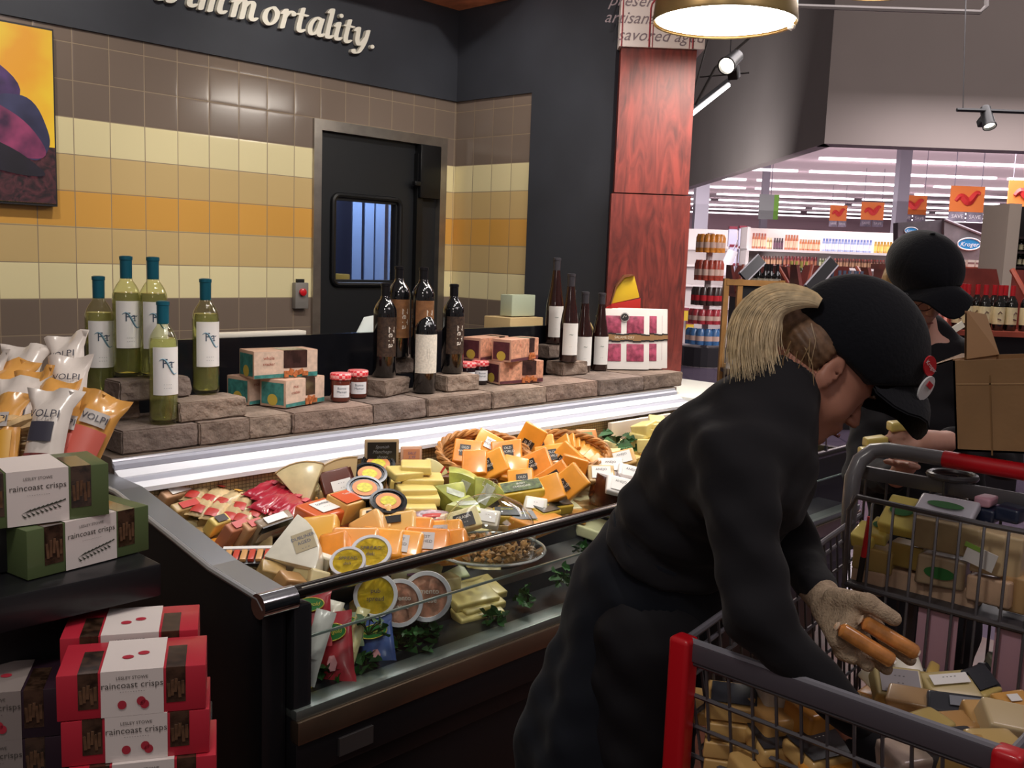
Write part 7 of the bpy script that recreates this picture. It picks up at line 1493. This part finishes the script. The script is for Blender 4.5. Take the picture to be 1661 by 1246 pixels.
def tr2(P):
    d=None
    for s_ in(-1,1):
        h=P2+np.array([.06*s_,-.06*s_,-.05]); k=h+np.array([-.03,-.03,0]); k[2]=.46; a=h.copy(); a[2]=.08; e=leg(P,h,k,a,1.22); d=e if d is None else smin(d,e,.02)
    return smax(d,-(P[:,2]-.07),.01)
organic('trousers',tr2,(2.4,.7,0),(3.3,1.6,.9),.011,pants,w2)
for s_ in(-1,1):
    a=P2+np.array([.06*s_,-.06*s_,0]); a[2]=.08; organic('shoe',lambda P,a=a:smax(roundcone(P,a+np.array([.02,.02,-.035]),a+np.array([-.13,-.11,-.045]),.046,.036),-(P[:,2]-.004),.004),a-np.array([.25,.25,.1]),a+np.array([.15,.15,.06]),.008,shoe,w2)
cap(w2,E2,R2_,badge=False,hgt=.095,ridge=.082,curve=6)
def hair2(P):
    L=w2l(P,E2,R2_); d=ellip(L,(-.03,.01,0),(.085,.08,.082)); d=smax(d,L[:,0]-.01,.01); return smax(d,L[:,1]-.055,.01)+.0015*np.sin(L[:,2]*300)
organic('hair',hair2,np.array(E2)-.2,np.array(E2)+.2,.005,mat(hx('a98a5e'),.5,noise_amt=.3,noise_scale=60),w2)
q=MB()
for sgn in(1,-1):
    q.tube([l2w((.112,.010+.013*math.sin(k*PI/10),sgn*(.033+.021*math.cos(k*PI/10))),E2,R2_) for k in range(20)],.0013,5,closed=True); q.tube([l2w((.111,.014,sgn*.054),E2,R2_),l2w((.0,.012,sgn*.080),E2,R2_)],.0012,5)
q.tube([l2w((.114,.014,-.012),E2,R2_),l2w((.114,.014,.012),E2,R2_)],.0013,5); q.build('glasses',mat(hx('3a2c2a'),.3),w2,smooth=True)
q=MB(); q.tube([l2w((.097-.0022*abs(k-3),-.0555,.0055*(k-3)),E2,R2_) for k in range(7)],.0022,5); q.build('mouth_line',lipm,w2,smooth=True)
for i,(px,py,d,w,l) in enumerate(((1420,716,2.27,.05,'upper of two in her fingers'),(1412,733,2.25,.05,'lower of two in her fingers'),(1462,690,2.27,.06,'highest, behind her fingers'))):
    block('pale yellow cheese held by the woman behind the cart, '+l,atd(px,py,d),ypr(-40,0,-8),(w,.035,.022),mat(hx('dcc870'),.4,coat=.3),seed=i)
# ================================================================ LIGHT
def area(name,loc,aim,size,power,col=(1,.9,.78),sy=None,spread=None):
    l=bpy.data.lights.new(name,'AREA'); l.energy=power; l.color=col; l.size=size
    if sy: l.shape='RECTANGLE'; l.size_y=sy
    if spread: l.spread=math.radians(spread)
    o=bpy.data.objects.new(name,l); COL.objects.link(o); o.location=loc; o.rotation_euler=(Vector(aim)-Vector(loc)).to_track_quat('-Z','Y').to_euler(); return o
def spotl(name,loc,aim,power,ang,col=(1,.88,.74),size=.05,blend=.6):
    l=bpy.data.lights.new(name,'SPOT'); l.energy=power; l.color=col; l.spot_size=math.radians(ang); l.spot_blend=blend; l.shadow_soft_size=size
    o=bpy.data.objects.new(name,l); COL.objects.link(o); o.location=loc; o.rotation_euler=(Vector(aim)-Vector(loc)).to_track_quat('-Z','Y').to_euler(); return o
w=bpy.data.worlds.new('world'); S.world=w; w.use_nodes=True; bg=w.node_tree.nodes['Background']; bg.inputs[0].default_value=(1,.86,.84,1); bg.inputs[1].default_value=.13
for i,(x,y) in enumerate(((1.3,1.7),(1.9,1.75),(2.6,1.8),(3.2,1.9))):
    spotl('case_spot',(x,y-.5,3.1),(x+.05,y+.4,.8),44,70,col=(1,.93,.84),size=.06)
area('lip_strip',(2.4,2.25,1.5),(2.4,2.25,.8),2.4,4,sy=.1,col=(1,.96,.95),spread=120)
for x in (.6,1.7,2.8): spotl('wall_wash',(x,2.4,3.3),(x+.3,4.0,1.6),62,75,col=(1,.92,.82),size=.05)
spotl('alcove_wash',(2.6,2.6,3.3),(3.7,3.6,1.7),35,60,col=(1,.92,.82),size=.05)
area('pendant_glow',(lp.x,lp.y,lp.z-.03),(lp.x,lp.y,0),.5,14,col=(1,.93,.84))
spotl('column_spot',(2.3,2.25,2.9),(3.95,2.72,2.62),34,70,col=(1,.85,.75))
area('shelf_spot',(.1,.6,2.9),(.5,1.4,1.0),.3,13,col=(1,.93,.86))
area('cart_fill',(2.4,-.6,3.2),(1.8,.7,.8),.9,13,col=(1,.86,.86))
area('box_fill',(-.4,-.2,2.2),(.4,1.2,.8),.4,3,col=(1,.9,.86))
for u,v,pw in ((3,6.5,100),(6,11,190),(5.5,16.5,160),(8,17,380),(5,24,500)):
    area('store_light',tuple(suv(u,v,4.3 if v>12 else 3.6)),tuple(suv(u,v+.4,0)),2.5,pw,col=(1,.92,.93))
area('bulkhead_left_fill',tuple(suv(2.2,15,1.9)),tuple(suv(3.4,20,3.6)),.8,110,col=(1,.93,.95))  # added upward fill to brighten the left bulkhead, no fitting there
area('hall_ceiling_fill',tuple(suv(12,34,3.2)),tuple(suv(12,34,6)),22,900,col=(1,.88,.92))  # added upward fill for the hall ceiling, besides the modelled strip lights
spotl('soffit_fill',(2.5,2.75,1.3),(3.55,3.8,2.85),22,34,col=(1,.85,.75))  # added spot from below, stands in for bounce on the wood fascia
area('bulkhead_front_fill',tuple(suv(6,8.5,4.2)),tuple(suv(6,13,6)),2.5,105,col=(1,.92,.86))  # added fill that lifts the dark upper bulkhead, not a store fixture
area('far_wall_fill',tuple(suv(12,52,3.5)),tuple(suv(12,63,2.5)),16,500,col=(1,.88,.92))  # added fill to lighten the far wall behind the aisle signs
area('cooler_light',(3.9,4.7,2.3),(3.9,5.2,1.5),.4,10,col=(.8,.88,1))
# ================================================================ OUTPUT LOOK
S.view_settings.view_transform='Standard'; S.view_settings.look='None'; S.view_settings.exposure=0.1; S.view_settings.gamma=1; S.view_settings.use_curve_mapping=False
S.cycles.max_bounces=8; S.cycles.transparent_max_bounces=24
